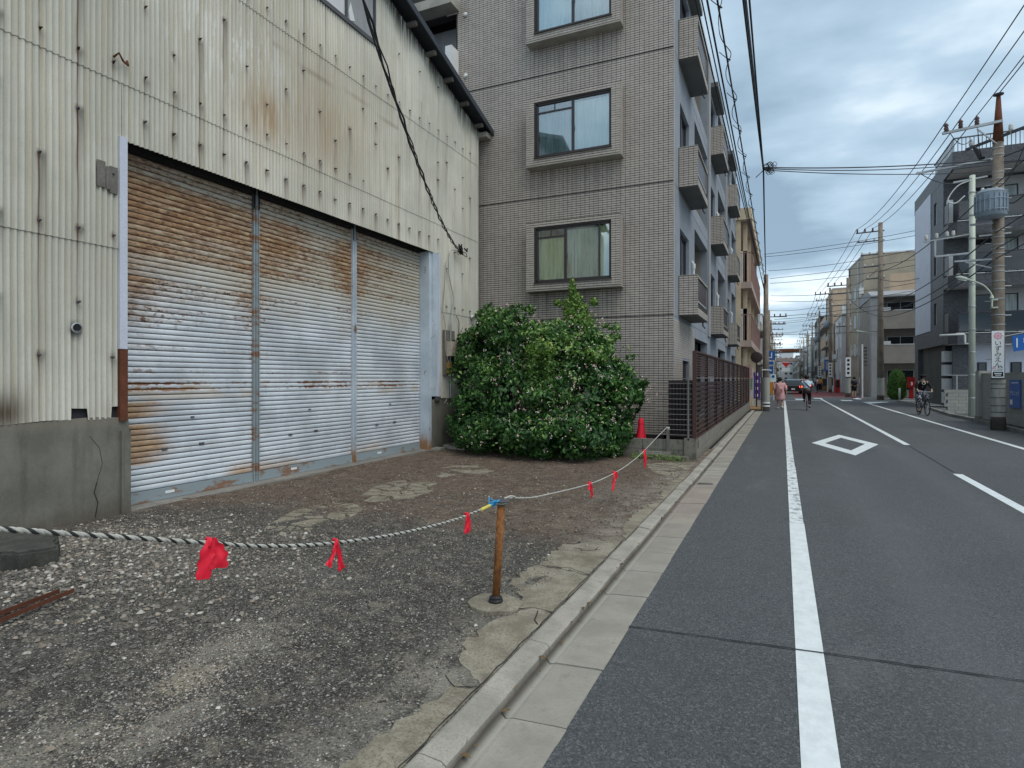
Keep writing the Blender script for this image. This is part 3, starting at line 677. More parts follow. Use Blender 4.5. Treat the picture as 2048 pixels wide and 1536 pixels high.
crazed([(-5.15,6.35),(-5.48,7.2),(-5.43,7.7),(-4.85,7.95),(-4.55,7.66),(-4.45,6.7),(-4.85,6.25)], 24, 'concrete_slab_fragment', .014, lot, gap=.022, keep=.88)
crazed([(-5.05,4.7),(-5.4,5.5),(-5.3,6.0),(-4.9,6.15),(-4.6,5.9),(-4.45,5.4),(-4.5,4.5)], 30, 'concrete_slab_fragment', .010, lot, gap=.026, keep=.74)
crazed([(-5.6,8.6),(-5.5,9.6),(-4.6,9.9),(-4.4,9.0),(-5.0,8.3)], 9, 'concrete_slab_fragment', .008, lot, keep=.5)
crazed([(-2.0,10.2),(-1.5,9.6),(-1.45,11.2),(-1.9,11.4),(-2.3,11.0)], 5, 'concrete_slab_fragment', .008, lot, keep=.9)
# concrete apron along the kerb, broken into pieces
def rough_poly(poly, amp, skip=()):
    P = []
    for k in range(len(poly)):
        u, v = poly[k], poly[(k+1)%len(poly)]; P.append(u)
        if k in skip: continue
        L = math.hypot(v[0]-u[0], v[1]-u[1]); n = int(L/.05)
        for i in range(1, n):
            t = i/n; bw_ = amp*1.8*math.sin(i*1.1+len(P)*.7); P.append((u[0]+(v[0]-u[0])*t+random.gauss(0,amp)+bw_, u[1]+(v[1]-u[1])*t+random.gauss(0,amp)-bw_*.6))
    return P
def apron(poly, z=.058, mat='plate', skip=()):
    m = MB(); m.prism(rough_poly(poly, .013, skip), -.02, z); m.build('concrete_apron', M[mat], lot)
K = -1.403
apron([(K,4.62),(K,5.80),(-1.62,5.62),(-1.88,5.30),(-1.93,4.72)], .0345, skip=(0,))
apron([(K,3.78),(K,4.60),(-1.95,4.70),(-1.90,4.2),(-1.70,3.95),(-1.66,3.74)], .0335, skip=(0,))
apron([(K,2.72),(K,3.76),(-1.62,3.73),(-1.72,3.45),(-1.73,3.15),(-1.62,2.9)], .0325, skip=(0,))
apron([(K,.2),(K,2.70),(-1.58,2.72),(-1.62,2.1),(-1.60,1.2),(-1.66,.2)], .0315, skip=(0,))
apron([(K,5.82),(K,7.9),(-1.50,7.7),(-1.56,6.9),(-1.53,6.2)], .033, skip=(0,))
apron([(K,7.92),(K,10.3),(-1.50,10.2),(-1.55,9.0),(-1.50,8.2)], .0325, skip=(0,))
m = MB(); m.prism([(-1.83+.20*math.cos(t*.4)*random.uniform(.85,1.1), 3.76+.17*math.sin(t*.4)*random.uniform(.85,1.1)) for t in range(16)], -.02, .040); m.build('concrete_apron', M['plate'], lot)

for pts in ([(-1.40,3.77),(-1.55,3.80),(-1.66,3.72),(-1.80,3.62)], [(-1.41,4.61),(-1.6,4.72),(-1.75,4.66),(-1.93,4.71)], [(-1.50,3.76),(-1.47,3.60),(-1.42,3.55)], [(-1.66,3.74),(-1.70,3.95),(-1.78,4.0)], [(-1.41,2.71),(-1.52,2.66),(-1.62,2.74)], [(-1.405,1.6),(-1.407,2.7),(-1.404,3.6),(-1.405,5.8)], [(-1.75,5.3),(-1.62,5.25),(-1.52,5.33)]):
    ribbon('hairline_crack', pts, .007, .0365, M['crack'], lot, .006)
for y in (9.55,):
    dg = thing('drain_cover', (-1.05, y, .0), 'small steel drain cover in the gutter '+('nearer the rusty post' if y < 8 else 'level with the far ribbons'), 'drain cover')
    m = MB(); m.box(-1.18,-.96,y-.05,y+.05,.003,.009); m.build('frame', M['conc'], dg)
    for k in range(6):
        m = MB(); m.box(-1.16+.034*k,-1.152+.034*k,y-.035,y+.035,.009,.0105); m.build('slot', M['crack'], dg)
n = 260; x = np.concatenate([np.random.uniform(-6.8,-1.6,160), np.random.uniform(-1.3,-1.2,100)]); y = np.concatenate([np.random.uniform(5.5,12,160), np.random.uniform(1.5,14,100)])
z = np.where(x < -1.4, hlot(x, y), .004)+.006; a_ = np.random.rand(n)*6.28; sz = np.random.uniform(.012,.03,n); Vl = []; 
for i in range(n):
    c_, s2 = math.cos(a_[i])*sz[i], math.sin(a_[i])*sz[i]; Vl += [(x[i]-c_, y[i]-s2, z[i]), (x[i]+s2*.5, y[i]-c_*.5, z[i]+sz[i]*.3), (x[i]+c_, y[i]+s2, z[i]+sz[i]*.1), (x[i]-s2*.5, y[i]+c_*.5, z[i]+sz[i]*.35)]
M['deadleaf'] = mk('dry_leaf', (.16,.10,.045), .9, .4, 9)
o = D.objects.new('dry_leaves', npmesh('dry_leaves', np.array(Vl), np.arange(n*4).reshape(-1,4), M['deadleaf'], nside=4)); COL.objects.link(o); tag(o, 'dry brown leaves and grit along the gutter and lot', 'leaf litter', kind='stuff')
# ================================================================== WAREHOUSE
FX = -7.15
wh = thing('warehouse', (-7.4, 8.2, 0), 'old corrugated warehouse with rust streaks and three rusty roller shutters', 'warehouse')
RIDGE = 8.2
def rake(y): return 9.72 - abs(y-RIDGE)*.318
PIT = .0635; sheet_edges = [3.52+.762*k for k in range(-2, 15)]
bolts = []
random.seed(3)
by = [3.71+.381*k for k in range(-3, 27)]
def addb(y, z, L, st=1.0):
    k_ = random.random(); bolts.append((y, z, L*random.uniform(.35,2.0), st*(.25 if k_ < .25 else random.uniform(.6,1.35))))
OP0, OP1, OPZ = 4.61, 11.74, 4.43
for k, y in enumerate(by):
    if y > 13.6 or y < 2.2: continue
    if y < rake(y) and rake(y) > 5.4: addb(y, 5.28+random.uniform(-.015,.015), random.uniform(.12,.3), .9)
    if 4.55 < y < 11.8: addb(y, 4.74+random.uniform(-.02,.02), random.uniform(.2,.34), .9)
    elif y <= 4.55: addb(y, 3.27, random.uniform(.12,.25), .8)
    if rake(y) > 7.3: addb(y, 7.22+random.uniform(-.015,.015), random.uniform(.15,.35), .6)
    if y > 11.8: addb(y, 3.27, .2, .5); addb(y, 4.15 if k%2 else 4.6, .4, .5)
    if k % 2 == 0 and rake(y) > 6.4: addb(y, 6.15 if y < 7.2 else 6.1, random.uniform(.4,.8), .9)
    if k % 2 == 1 and rake(y) > 6.9: addb(y, 6.62 if k%4==1 else 5.75, random.uniform(.15,.9), .7)
    if k % 2 == 0 and y < 4.6: addb(y, 4.6, .7, .9); addb(y, 2.45, .8, .8)
    if k % 2 == 1 and y < 4.6: addb(y, 3.98, .8, .7); addb(y, 1.85, .25, .7)
    if k % 2 == 0 and rake(y) > 8.6 and not (6.9 < y < 9.5): addb(y, 8.2, .5, .6)
    if k % 3 == 0 and rake(y) > 6.9 and y > 9: addb(y, 6.5, .5, .5)
B = np.array(bolts)
tracks = [(random.uniform(2.5,13.6), random.uniform(5.2,8.8), random.uniform(.5,2.4), random.uniform(.2,.6), random.uniform(.006,.02)) for _ in range(26)]
tracks += [(7.55,8.0,1.5,.75,.02),(8.05,8.0,2.3,.75,.018),(8.6,8.0,1.2,.6,.02),(9.1,8.0,1.3,.5,.02),(6.9,7.9,2.2,.5,.02),(7.2,8.0,2.6,.45,.016),(6.55,7.6,1.2,.4,.02)]
def corr_sheet(y0, y1, zb, zt, off=0.0):
    n = max(3, int(round((y1-y0)/PIT*8))); ys = np.linspace(y0+.0015, y1-.0015, n+1)
    zbs = np.array([zb(v) if callable(zb) else zb for v in ys]); zts = np.array([zt(v) if callable(zt) else zt for v in ys])
    if (zts-zbs).max() < .05: return
    zts = np.maximum(zts, zbs+.002); m = max(4, int((zts-zbs).max()/.07)); t = np.linspace(0, 1, m+1)
    Z = zbs[None]+(zts-zbs)[None]*t[:,None]; Yg = np.repeat(ys[None], m+1, 0)
    Xg = FX + .014*np.sin(2*math.pi*Yg/PIT) + .006*(1-t[:,None]) + off + .004*np.sin(Yg*3.1+Z*2)
    lip = np.stack([Xg[0]-.007, Yg[0], Z[0]], 1)
    row0 = np.stack([Xg[0], Yg[0], Z[0]], 1); V = np.concatenate([np.stack([Xg.ravel(), Yg.ravel(), Z.ravel()], 1), lip, row0])
    w = n+1; a = (np.arange(m)[:,None]*w+np.arange(n)[None]).ravel(); F = np.stack([a, a+1, a+w+1, a+w], 1)
    L = len(Xg.ravel()); b = np.arange(n); F = np.concatenate([F, np.stack([L+b, L+b+1, L+w+b+1, L+w+b], 1)])
    yy, zz = V[:,1], V[:,2]; rust = np.zeros(len(V)); smudge = np.zeros(len(V))
    for (yb, z_b, Ls, st) in bolts:
        if yb < y0-.1 or yb > y1+.1 or z_b < zbs.min()-.1: continue
        dz = z_b-zz; wob = yy-yb-.004*np.sin(zz*9)
        rust += st*np.exp(-(wob/(.011+.004*st))**2)*np.exp(-np.clip(dz,0,9)/(Ls*1.25))*(dz > -.01)*1.6
        rust += .9*np.exp(-((yy-yb)/.02)**2-((zz-z_b)/.03)**2)
        smudge += .85*st*np.exp(-((yy-yb-.05)/.028)**2)*np.exp(-np.clip(dz-.02,0,9)/(Ls*.5))*(dz > -.02)  # dark smudge to one side of the bolt, fading downwards
    for (yb, z_b, Ls, st, wd) in tracks:
        dz = z_b-zz; rust += st*np.exp(-((yy-yb)/wd)**2)*np.exp(-np.clip(dz,0,9)/Ls)*(dz > 0)*.75
    if y0 < 4.4 and y1 > 3.8 and zbs.min() < 2:      # round breach in the sheet
        d = np.hypot((yy-4.07)/.055, (zz-2.15)/.075); smudge += np.clip(1.6-d, 0, 1)*.9
        rust += .5*np.exp(-((yy-4.05)/.012)**2)*(zz < 2.1)*np.exp(-(2.1-zz)/.3)
    soot = np.clip(1.15-(rake(yy) if False else (9.72-np.abs(yy-RIDGE)*.318)-zz)/(.42+.16*np.sin(yy*5)), 0, 1)*(yy > 9.2)
    rust += .35*np.exp(-((zz-(6.72+.03*np.sin(yy*3)))/.02)**2)*((yy > 6.9)&(yy < 10.2))
    me = npmesh('corrugated_sheet', V-np.array(WL[wh]), F, M['corr'], {'rust': np.clip(rust,0,1), 'smudge': np.clip(smudge,0,.85), 'soot': soot}, nside=4, smooth=True)
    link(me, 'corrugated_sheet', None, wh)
def notch(y): return 1.14+(.13 if (4.02 < y < 4.20 or 4.46 < y < 4.66) else 0)+.01*math.sin(y*7)
def seg(a, b, cuts):
    pts = [a]+[c for c in cuts if a < c < b]+[b]; return list(zip(pts[:-1], pts[1:]))
for i in range(len(sheet_edges)-1):
    a, b = sheet_edges[i], min(sheet_edges[i+1], 13.70)
    if a >= b: continue
    for (p, q) in seg(a, b, [OP0-.03, OP1]):
        mid = (p+q)/2; inside = OP0-.04 < mid < OP1
        if not inside: corr_sheet(p, q, notch, 3.20)
        corr_sheet(p, q, OPZ if inside else 3.13, 5.16, .006)
    corr_sheet(a, b, 5.10, lambda y: min(7.12, rake(y)-.02), .010)
    for (p, q) in seg(a, b, [6.96, 9.44]):
        mid = (p+q)/2; win = 6.96 < mid < 9.44
        corr_sheet(p, q, 7.05, lambda y: min(8.02 if win else 9.1, rake(y)-.02), .014)
        if not win: corr_sheet(p, q, 9.04, lambda y: rake(y)-.02, .018)
# bolts
mb_ = MB(); mb_.lathe([(.020,0),(.020,.005),(.012,.008),(.012,.034),(.007,.042)], n=8); me_b = mb_.mesh('hook_bolt', M['steel_dark'])
mb_ = MB(); mb_.lathe([(.020,0),(.020,.005),(.011,.009),(.011,.028),(.004,.052)], n=8); me_b2 = mb_.mesh('hook_bolt', mk('dark_rusty_bolt', (.06,.035,.028), .8, .3))
for i, (y, z, L, st) in enumerate(bolts):
    ins = (OP0-.03 < y < OP1 and z < OPZ) or (6.9 < y < 9.5 and z > 7.95) or z > rake(y)-.1
    if ins: continue
    piece(me_b if i % 3 else me_b2, 'hook_bolt', wh, (FX+.018, y, z), rot=(0, math.pi/2+random.uniform(-.25,.15), random.uniform(-.2,.2)))
# frame behind the cladding, roof, back volume
m = MB()
m.prismx([(2.3,0),(13.66,0),(13.66,7.85),(8.2,9.6),(2.3,7.75)], -22, -8.2); m.build('rear_body', M['interior'], wh)
m = MB(); m.box(-8.2,-7.19,2.3,4.55,.0,7.6); m.box(-8.2,-7.19,11.8,13.66,0,7.7); m.box(-8.2,-7.19,4.55,11.8,4.62,7.9); m.box(-8.2,-7.19,4.55,6.9,7.9,8.9); m.box(-8.2,-7.19,9.5,11.8,7.9,8.4); m.build('backing_wall', M['blacktile'], wh)
m = MB()      # roof sheets with overhang
for sgn, ye in ((1, 14.02), (-1, 2.2)):
    za, zb_ = 9.84, 9.84-abs(ye-RIDGE)*.318
    m.add([(-22,RIDGE,za),(-6.86,RIDGE,za),(-6.86,ye,zb_),(-22,ye,zb_),(-22,RIDGE,za+.04),(-6.86,RIDGE,za+.04),(-6.86,ye,zb_+.04),(-22,ye,zb_+.04)],
          [(0,3,2,1)[::sgn],(4,5,6,7)[::sgn],(1,2,6,5)[::sgn],(2,3,7,6)[::sgn],(0,1,5,4)[::sgn],(3,0,4,7)[::sgn]])
m.build('roof', M['roofdark'], wh)
for sgn, ye in ((1, 14.05), (-1, 2.2)):
    m = MB(); m.bar((-6.84,RIDGE,9.80),(-6.84,ye,9.80-abs(ye-RIDGE)*.318),.035,.13); m.build('barge_board', M['roofdark'], wh)
for k in range(7):
    yk = 9.0+.75*k; zk = 9.70-(yk-RIDGE)*.318
    m = MB(); m.box(-7.3,-6.90,yk-.04,yk+.04,zk-.06,zk+.02); m.build('rafter_end', M['wood_grey'], wh)
m = MB(); m.box(-8.3,-6.9,13.72,14.02,7.80,7.92); m.build('eaves_soffit', M['conc_lt'], wh)
m = MB(); m.tube([(-6.84,14.05,7.93),(-12,14.05,7.93)],.05,8); m.build('eaves_gutter', M['steel_dark'], wh)
m = MB(); m.box(FX-.03,FX+.035,13.67,13.715,1.15,7.95); m.build('corner_trim', M['conc_lt'], wh)
# upper window
fr = MB()
for (a,b,c,d) in ((6.96,9.44,8.02,8.08),(6.96,9.44,9.14,9.20),(6.96,7.0,8.08,9.14),(9.40,9.44,8.08,9.14),(7.78,7.82,8.08,9.14),(8.58,8.62,8.08,9.14)): fr.box(FX-.03,FX+.03,a,b,c,d)
wf = fr.build('window_frame', M['steel_dark'], wh)
m = MB(); m.box(FX+.02,FX+.05,6.9,9.5,7.985,8.02); m.build('window_sill', M['steel_dark'], wh)
for (a,b,mt) in ((7.0,7.78,'panel_lav'),(7.82,8.58,'whitewall'),(8.62,9.40,'greywall')):
    m = MB(); m.box(FX-.02,FX-.012,a,b,8.08,9.14); m.build('pane', M[mt], wf)
m = MB(); m.prismx([(8.72,8.1),(8.86,8.16),(8.80,8.30),(8.74,8.45),(8.68,8.25)], FX-.011, FX-.006); m.build('torn_film', M['white'], wf)
# shutters
SX = -7.42
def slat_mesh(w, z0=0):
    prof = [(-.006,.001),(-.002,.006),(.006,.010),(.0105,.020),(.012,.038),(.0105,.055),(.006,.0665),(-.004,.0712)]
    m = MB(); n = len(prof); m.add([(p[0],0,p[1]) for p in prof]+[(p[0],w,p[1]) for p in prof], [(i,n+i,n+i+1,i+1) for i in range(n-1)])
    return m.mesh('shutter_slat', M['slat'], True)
spans = [(4.70,6.74),(6.86,9.07),(9.17,11.40)]
latch_x = [(.80,),(.75,),(.9,)]
for si, (a, b) in enumerate(spans):
    sh = D.objects.new('roller_shutter', None); COL.objects.link(sh); sh.parent = wh; sh.location = Vector((SX, a, 0))-WL[wh]; WL[sh] = Vector((SX, a, 0))
    tag(sh, ['roller shutter with the most rust and a tan lower left corner', 'middle roller shutter between the two guide posts', 'cleanest roller shutter beside the pale blue jamb'][si])
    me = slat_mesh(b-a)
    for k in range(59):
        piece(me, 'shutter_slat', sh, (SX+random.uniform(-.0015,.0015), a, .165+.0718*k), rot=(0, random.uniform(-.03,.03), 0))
    m = MB(); m.box(SX-.03,SX-.008,a,b,.1,4.5); m.build('shutter_backing', M['slatgroove'], sh)
    m = MB(); m.box(SX-.02,SX+.028,a,b,.02,.165); m.box(SX+.028,SX+.036,a,b,.02,.045); m.build('bottom_rail', M['rail'], sh)
    w = b-a
    for (yy, zz, ww, hh) in ((w*.50-.0,1.06,.05,.022),(w*.30,.66,.075,.028),(w*.57,.68,.075,.028)):
        m = MB(); m.box(SX+.012,SX+.026,a+yy-ww/2,a+yy+ww/2,zz,zz+hh); m.build('latch_plate', M['steel_dark'], sh)
    m = MB(); m.box(SX+.03,SX+.033,a+.3*w,a+.3*w+.13,.09,.125); m.build('maker_plate', M['white_sign'], sh)
for y in (6.80, 9.12):
    m = MB(); m.box(SX-.01,SX+.05,y-.055,y-.035,0,4.5); m.box(SX-.01,SX+.05,y+.035,y+.055,0,4.5); m.box(SX-.01,SX+.035,y-.035,y+.035,0,4.5); m.box(SX+.03,SX+.055,y-.012,y+.012,0.02,4.5)
    m.build('guide_post', M['jamb'] if y > 9 else M['rail'], wh)
m = MB(); m.box(-8.1,SX+.05,4.5,11.8,4.42,4.62); m.build('shutter_housing', M['blacktile'], wh)
m = MB(); m.box(SX-.02,SX+.05,6.74,6.86,4.2,4.42); m.box(SX-.02,SX+.05,9.07,9.17,4.2,4.42); m.build('guide_bracket', M['steel_dark'], wh)
m = MB(); m.box(SX-.05,FX-.02,11.41,11.52,0,4.43); m.box(SX-.05,FX+.02,11.521,11.72,1.2,4.43); m.build('door_jamb', M['jamb'], wh)
m = MB(); m.box(FX-.04,FX+.042,11.721,11.80,1.14,4.47); m.build('jamb_flashing', M['panel_lav'], wh)
m = MB(); m.box(FX-.01,FX+.05,11.62,11.80,1.10,1.19); m.build('flashing_foot', M['steel_dark'], wh)
m = MB(); m.box(FX-.06,FX+.045,4.54,4.63,1.95,4.46); m.build('jamb_flashing', M['panel_lav'], wh)
m = MB(); m.box(FX-.05,FX+.043,4.545,4.635,1.10,1.948); m.build('rusted_flashing', M['rustbrown'], wh)
m = MB(); m.box(SX-.05,FX-.06,4.55,4.66,1.1,4.43); m.build('door_jamb', M['rustbrown'], wh)
# plinths
m = MB(); m.prismx([(2.3,-.05),(4.52,-.05),(4.60,-.05),(4.66,-.05),(4.67,1.0),(4.66,1.13),(4.3,1.16),(3.2,1.12),(2.3,1.13)], -7.7, FX+.01); m.build('plinth', M['plinth'], wh)
m = MB(); m.box(-7.5,FX-.005+.05,4.56,4.67,-.05,.98); m.build('plinth_corner', M['plinth'], wh)
m = MB(); m.prismx([(11.53,-.05),(13.62,-.05),(13.66,1.15),(12.2,1.17),(11.53,1.12)], -7.9, FX-.01); m.build('plinth', M['plinth'], wh)
m = MB(); m.box(-7.5,-7.0,12.0,12.5,0,.07); m.box(-7.35,-6.95,11.5,11.75,-.02,.045); m.build('step_block', M['conc_lt'], wh)
m = MB(); m.box(SX-.2,FX+.02,4.66,11.55,-.05,.016); m.build('threshold', M['conc'], wh)
ribbon_pts = [(4.28,.02),(4.31,.18),(4.27,.30),(4.30,.42)]
m = MB(); m.tube([(FX+.010,y,z) for y,z in ribbon_pts], .006, 5); m.build('plinth_crack', M['crack'], wh)
m = MB(); m.tube([(FX+.010,y,z) for y,z in [(4.30,.42),(4.36,.62),(4.33,.8),(4.22,.95)]], .003, 4); m.build('plinth_crack', M['crack'], wh)
# grey board patch, flue stub, camera, ring
m = MB(); m.box(FX+.02,FX+.035,4.29,4.38,3.80,4.10); m.box(FX+.02,FX+.035,4.43,4.52,3.76,4.07); m.box(FX+.035,FX+.045,4.385,4.425,3.79,4.05); pb = m.build('patch_board', M['wood_grey'], wh)
m = MB(); m.lathe([(.055,0),(.060,.02),(.045,.025),(.04,-.02)], n=12); me = m.mesh('vent_stub', M['steel']); piece(me, 'vent_stub', wh, (FX+.02,4.07,2.16), rot=(0,math.pi/2,0))
m = MB(); m.lathe([(.040,.02),(.038,.026)], n=12); me = m.mesh('vent_hole', M['ink']); piece(me, 'vent_hole', wh, (FX+.02,4.07,2.17), rot=(0,math.pi/2,0))
m = MB(); m.tube([(FX+.02,4.48,5.36),(FX+.09,4.50,5.40),(FX+.07,4.56,5.34),(FX+.10,4.60,5.30),(FX+.05,4.62,5.37)], .014, 6); m.build('broken_bracket', M['rustbrown'], wh)
# electrics beside the shutter
eb = thing('meter_board', (FX+.05,12.15,1.9), 'dark backboard with rusty white meter box beside the warehouse jamb', 'meter board')
m = MB(); m.box(FX+.03,FX+.06,11.92,12.42,1.68,2.72); m.build('backboard', M['wood_grey'], eb)
m = MB(); m.box(FX+.06,FX+.20,12.02,12.26,2.12,2.46); b_ = m.build('meter_case', mk('rusty_white_case', (.52,.46,.38), .6, .3, 9, 60, .3, streak=.6, dirt=(.25,.10,.05)), eb)
m = MB(); m.box(FX+.06,FX+.13,12.04,12.16,1.72,1.98); m.build('label_plate', mk('faded_yellow_label', (.32,.22,.06), .7, .3, 20), eb)
m = MB(); m.box(FX+.06,FX+.12,12.28,12.34,1.95,2.5); m.build('breaker', M['black'], eb)
m = MB(); m.tube([(FX+.07,12.20,1.15),(FX+.07,12.20,2.12)],.022,8); m.tube([(FX+.07,12.22,2.46),(FX+.07,12.22,2.9)],.018,8); m.build('conduit', M['steel'], eb)
def cable(name, label, pts, r, mat='cable', cat='cable', group=None, n=6):
    m = MB(); m.tube(pts, r, n); o = m.build(name, M[mat], None, True); tag(o, label, cat, group); return o
def spl(P, k=8):
    P = [Vector(p) for p in P]; Q = [P[0]*2-P[1]]+P+[P[-1]*2-P[-2]]; out_ = []
    for i in range(1, len(Q)-2):
        for j in range(k):
            t = j/k; a, b, c, d = Q[i-1], Q[i], Q[i+1], Q[i+2]
            out_.append(.5*((2*b)+(c-a)*t+(2*a-5*b+4*c-d)*t*t+(3*b-a-3*c+d)*t**3))
    out_.append(P[-1]); return out_
cable('service_cable', 'grey cable looping down the warehouse wall to the meter box', spl([(FX+.10,12.55,4.55),(FX+.12,12.30,4.62),(FX+.09,12.12,4.50),(FX+.08,12.12,4.0),(FX+.08,12.32,3.5),(FX+.08,12.26,3.15),(FX+.08,12.18,2.9),(FX+.1,12.15,2.46)]), .011, 'steel')
cable('drop_cable', 'pale thin cable running down beside the blue jamb flashing', spl([(FX+.06,12.0,4.3),(FX+.05,11.95,3.6),(FX+.07,11.86,3.15),(FX+.07,11.97,2.8),(FX+.08,11.95,2.3),(FX+.1,12.08,1.95)]), .009, 'conc_lt')
cable('short_cable', 'short black cable hanging beside the dark backboard', spl([(FX+.05,12.5,3.1),(FX+.06,12.62,2.95),(FX+.05,12.60,2.6),(FX+.07,12.4,2.4)]), .008)
sc_ = thing('security_camera', (FX+.1,13.30,3.12), 'white security camera on the warehouse corner above the shrub', 'security camera')
m = MB(); m.lathe([(.0,-.03),(.05,-.03),(.055,.0),(.05,.02),(.0,.02)], n=12); me = m.mesh('mount', M['white'], True); piece(me, 'mount', sc_, (FX+.05,13.32,3.14), rot=(0,math.pi/2,0))
m = MB(); m.tube([(FX+.06,13.32,3.14),(FX+.14,13.28,3.16)],.02,8); m.build('arm', M['white'], sc_)
m = MB(); m.tube([(FX+.10,13.42,3.22),(FX+.20,13.22,3.14)],[.045,.05],10); m.build('body', M['white'], sc_)
m = MB(); m.tube([(FX+.20,13.219,3.14),(FX+.206,13.207,3.136)],[.035,.035],10); m.build('lens', M['ink'], sc_)
m = MB(); m.tube([(FX+.07,13.40,3.20),(FX+.18,13.50,3.27)],[.03,.045],8); m.build('sun_visor', M['white'], sc_)
# service drop from the pole behind the camera
A = Vector((FX+.12,12.58,4.64)); Bp = Vector((-.5,-2.0,6.6))
for j, (off, sag, r) in enumerate(((0,1.0,.012),(.05,1.05,.008),(-.04,.96,.008))):
    pts = []
    for i in range(33):
        t = i/32; p = A.lerp(Bp, t); tw = .022*math.sin(t*70+j*2.1); pts.append((p.x+tw+off*t, p.y, p.z-4*sag*t*(1-t)+tw*.6))
    cable('service_drop', ['thickest','lower','upper'][j]+' black strand of the service cable dropping across the warehouse front', pts, r, group='twisted strands of the warehouse service cable')
kn = MB()
for j in range(7):
    c0 = A+Vector((random.uniform(-.03,.06), random.uniform(-.22,.18), random.uniform(-.06,.14)))
    kn.tube([c0, c0+Vector((.02,.10,-.06)), c0+Vector((-.01,.16,.03))], .018, 6)
kn.tube(spl([A, A+Vector((.05,.10,-.08)), A+Vector((.06,.22,-.10)), A+Vector((.04,.20,.0)), A+Vector((0,.05,-.02))]), .009, 6)
tag(kn.build('cable_clamp', M['black']), 'knot of black clamps and ties on the warehouse wall', 'cable clamp')

# ================================================================== GREY TILED APARTMENT BLOCK
ap = thing('apartment_block', (-5, 14.0, 0), 'grey tiled apartment block with projecting box windows and small side balconies', 'apartment building')
YW, XW = 14.0, -2.27
FL = [.40, 3.06, 6.12, 9.18, 12.24]
TU, TV = .1105, .0546
def fill_holes(a0, a1, b0, b1, holes):
    """cells of the rectangle left after cutting holes, as (a0,a1,b0,b1)"""
    As = sorted({a0,a1}|{min(max(v,a0),a1) for h in holes for v in h[:2]}); Bs = sorted({b0,b1}|{min(max(v,b0),b1) for h in holes for v in h[2:]})
    for j in range(len(Bs)-1):
        run = None
        for i in range(len(As)-1):
            ca, cb = (As[i]+As[i+1])/2, (Bs[j]+Bs[j+1])/2
            solid = not any(h[0] < ca < h[1] and h[2] < cb < h[3] for h in holes)
            if solid: run = As[i] if run is None else run
            if run is not None and (not solid): yield (run, As[i], Bs[j], Bs[j+1]); run = None
        if run is not None: yield (run, As[-1], Bs[j], Bs[j+1])
def wall_y(y0, y1, x0, x1, z0, z1, holes, mat, name, parent):
    m = MB()
    for c in fill_holes(x0, x1, z0, z1, holes): m.box(c[0], c[1], y0, y1, c[2], c[3])
    return m.build(name, M[mat], parent)
def wall_x(x0, x1, y0, y1, z0, z1, holes, mat, name, parent):
    m = MB()
    for c in fill_holes(y0, y1, z0, z1, holes): m.box(x0, x1, c[0], c[1], c[2], c[3])
    return m.build(name, M[mat], parent)
BX0, BX1, WX0, WX1 = -5.80, -3.43, -5.53, -3.665
BZ = [3.78, 6.85, 9.92]; BH = 1.66
holesE = [(BX0+.02, BX1-.02, z+.02, z+BH-.02) for z in BZ]+[(-9.3,-7.95,8.9,11.35)]
wall_y(YW+.006, YW+.25, -14, XW-.006, -.1, 12.4, holesE, 'grout', 'end_wall', ap)
# side wall with window and recess openings
sideH = []
bays = [14.97+6.75*k for k in range(3)]
for k, yb in enumerate(bays):
    for f in (1, 2, 3): sideH += [(yb, yb+1.53, FL[f]+.12, FL[f]+2.2), (yb+2.63, yb+5.83, FL[f]+.35, FL[f]+2.78)]
    sideH += [(yb+2.63, yb+5.83, .5, 2.75)]
sideH += [(15.35, 16.5, .4, 2.05)]
wall_x(XW-.22, XW, YW+.006, 34.1, -.1, 12.4, sideH, 'plaster_blue', 'side_wall', ap)
m = MB(); m.box(-14, XW-.9, 14.9, 34.0, 0, 12.3); m.build('core', M['interior'], ap)
m = MB(); m.box(-14.1, XW+.03, YW-.03, YW+.3, 12.4, 12.55); m.box(XW-.3, XW+.03, YW+.3, 34.15, 12.4, 12.55); m.build('roof_coping', M['white'], ap)
m = MB(); m.box(-14, XW-.3, YW+.3, 34, 12.3, 12.42); m.build('roof_slab', M['conc'], ap)
m = MB(); m.box(-14, XW, 33.9, 34.1, -.1, 12.4); m.build('far_wall', M['plaster_blue'], ap)
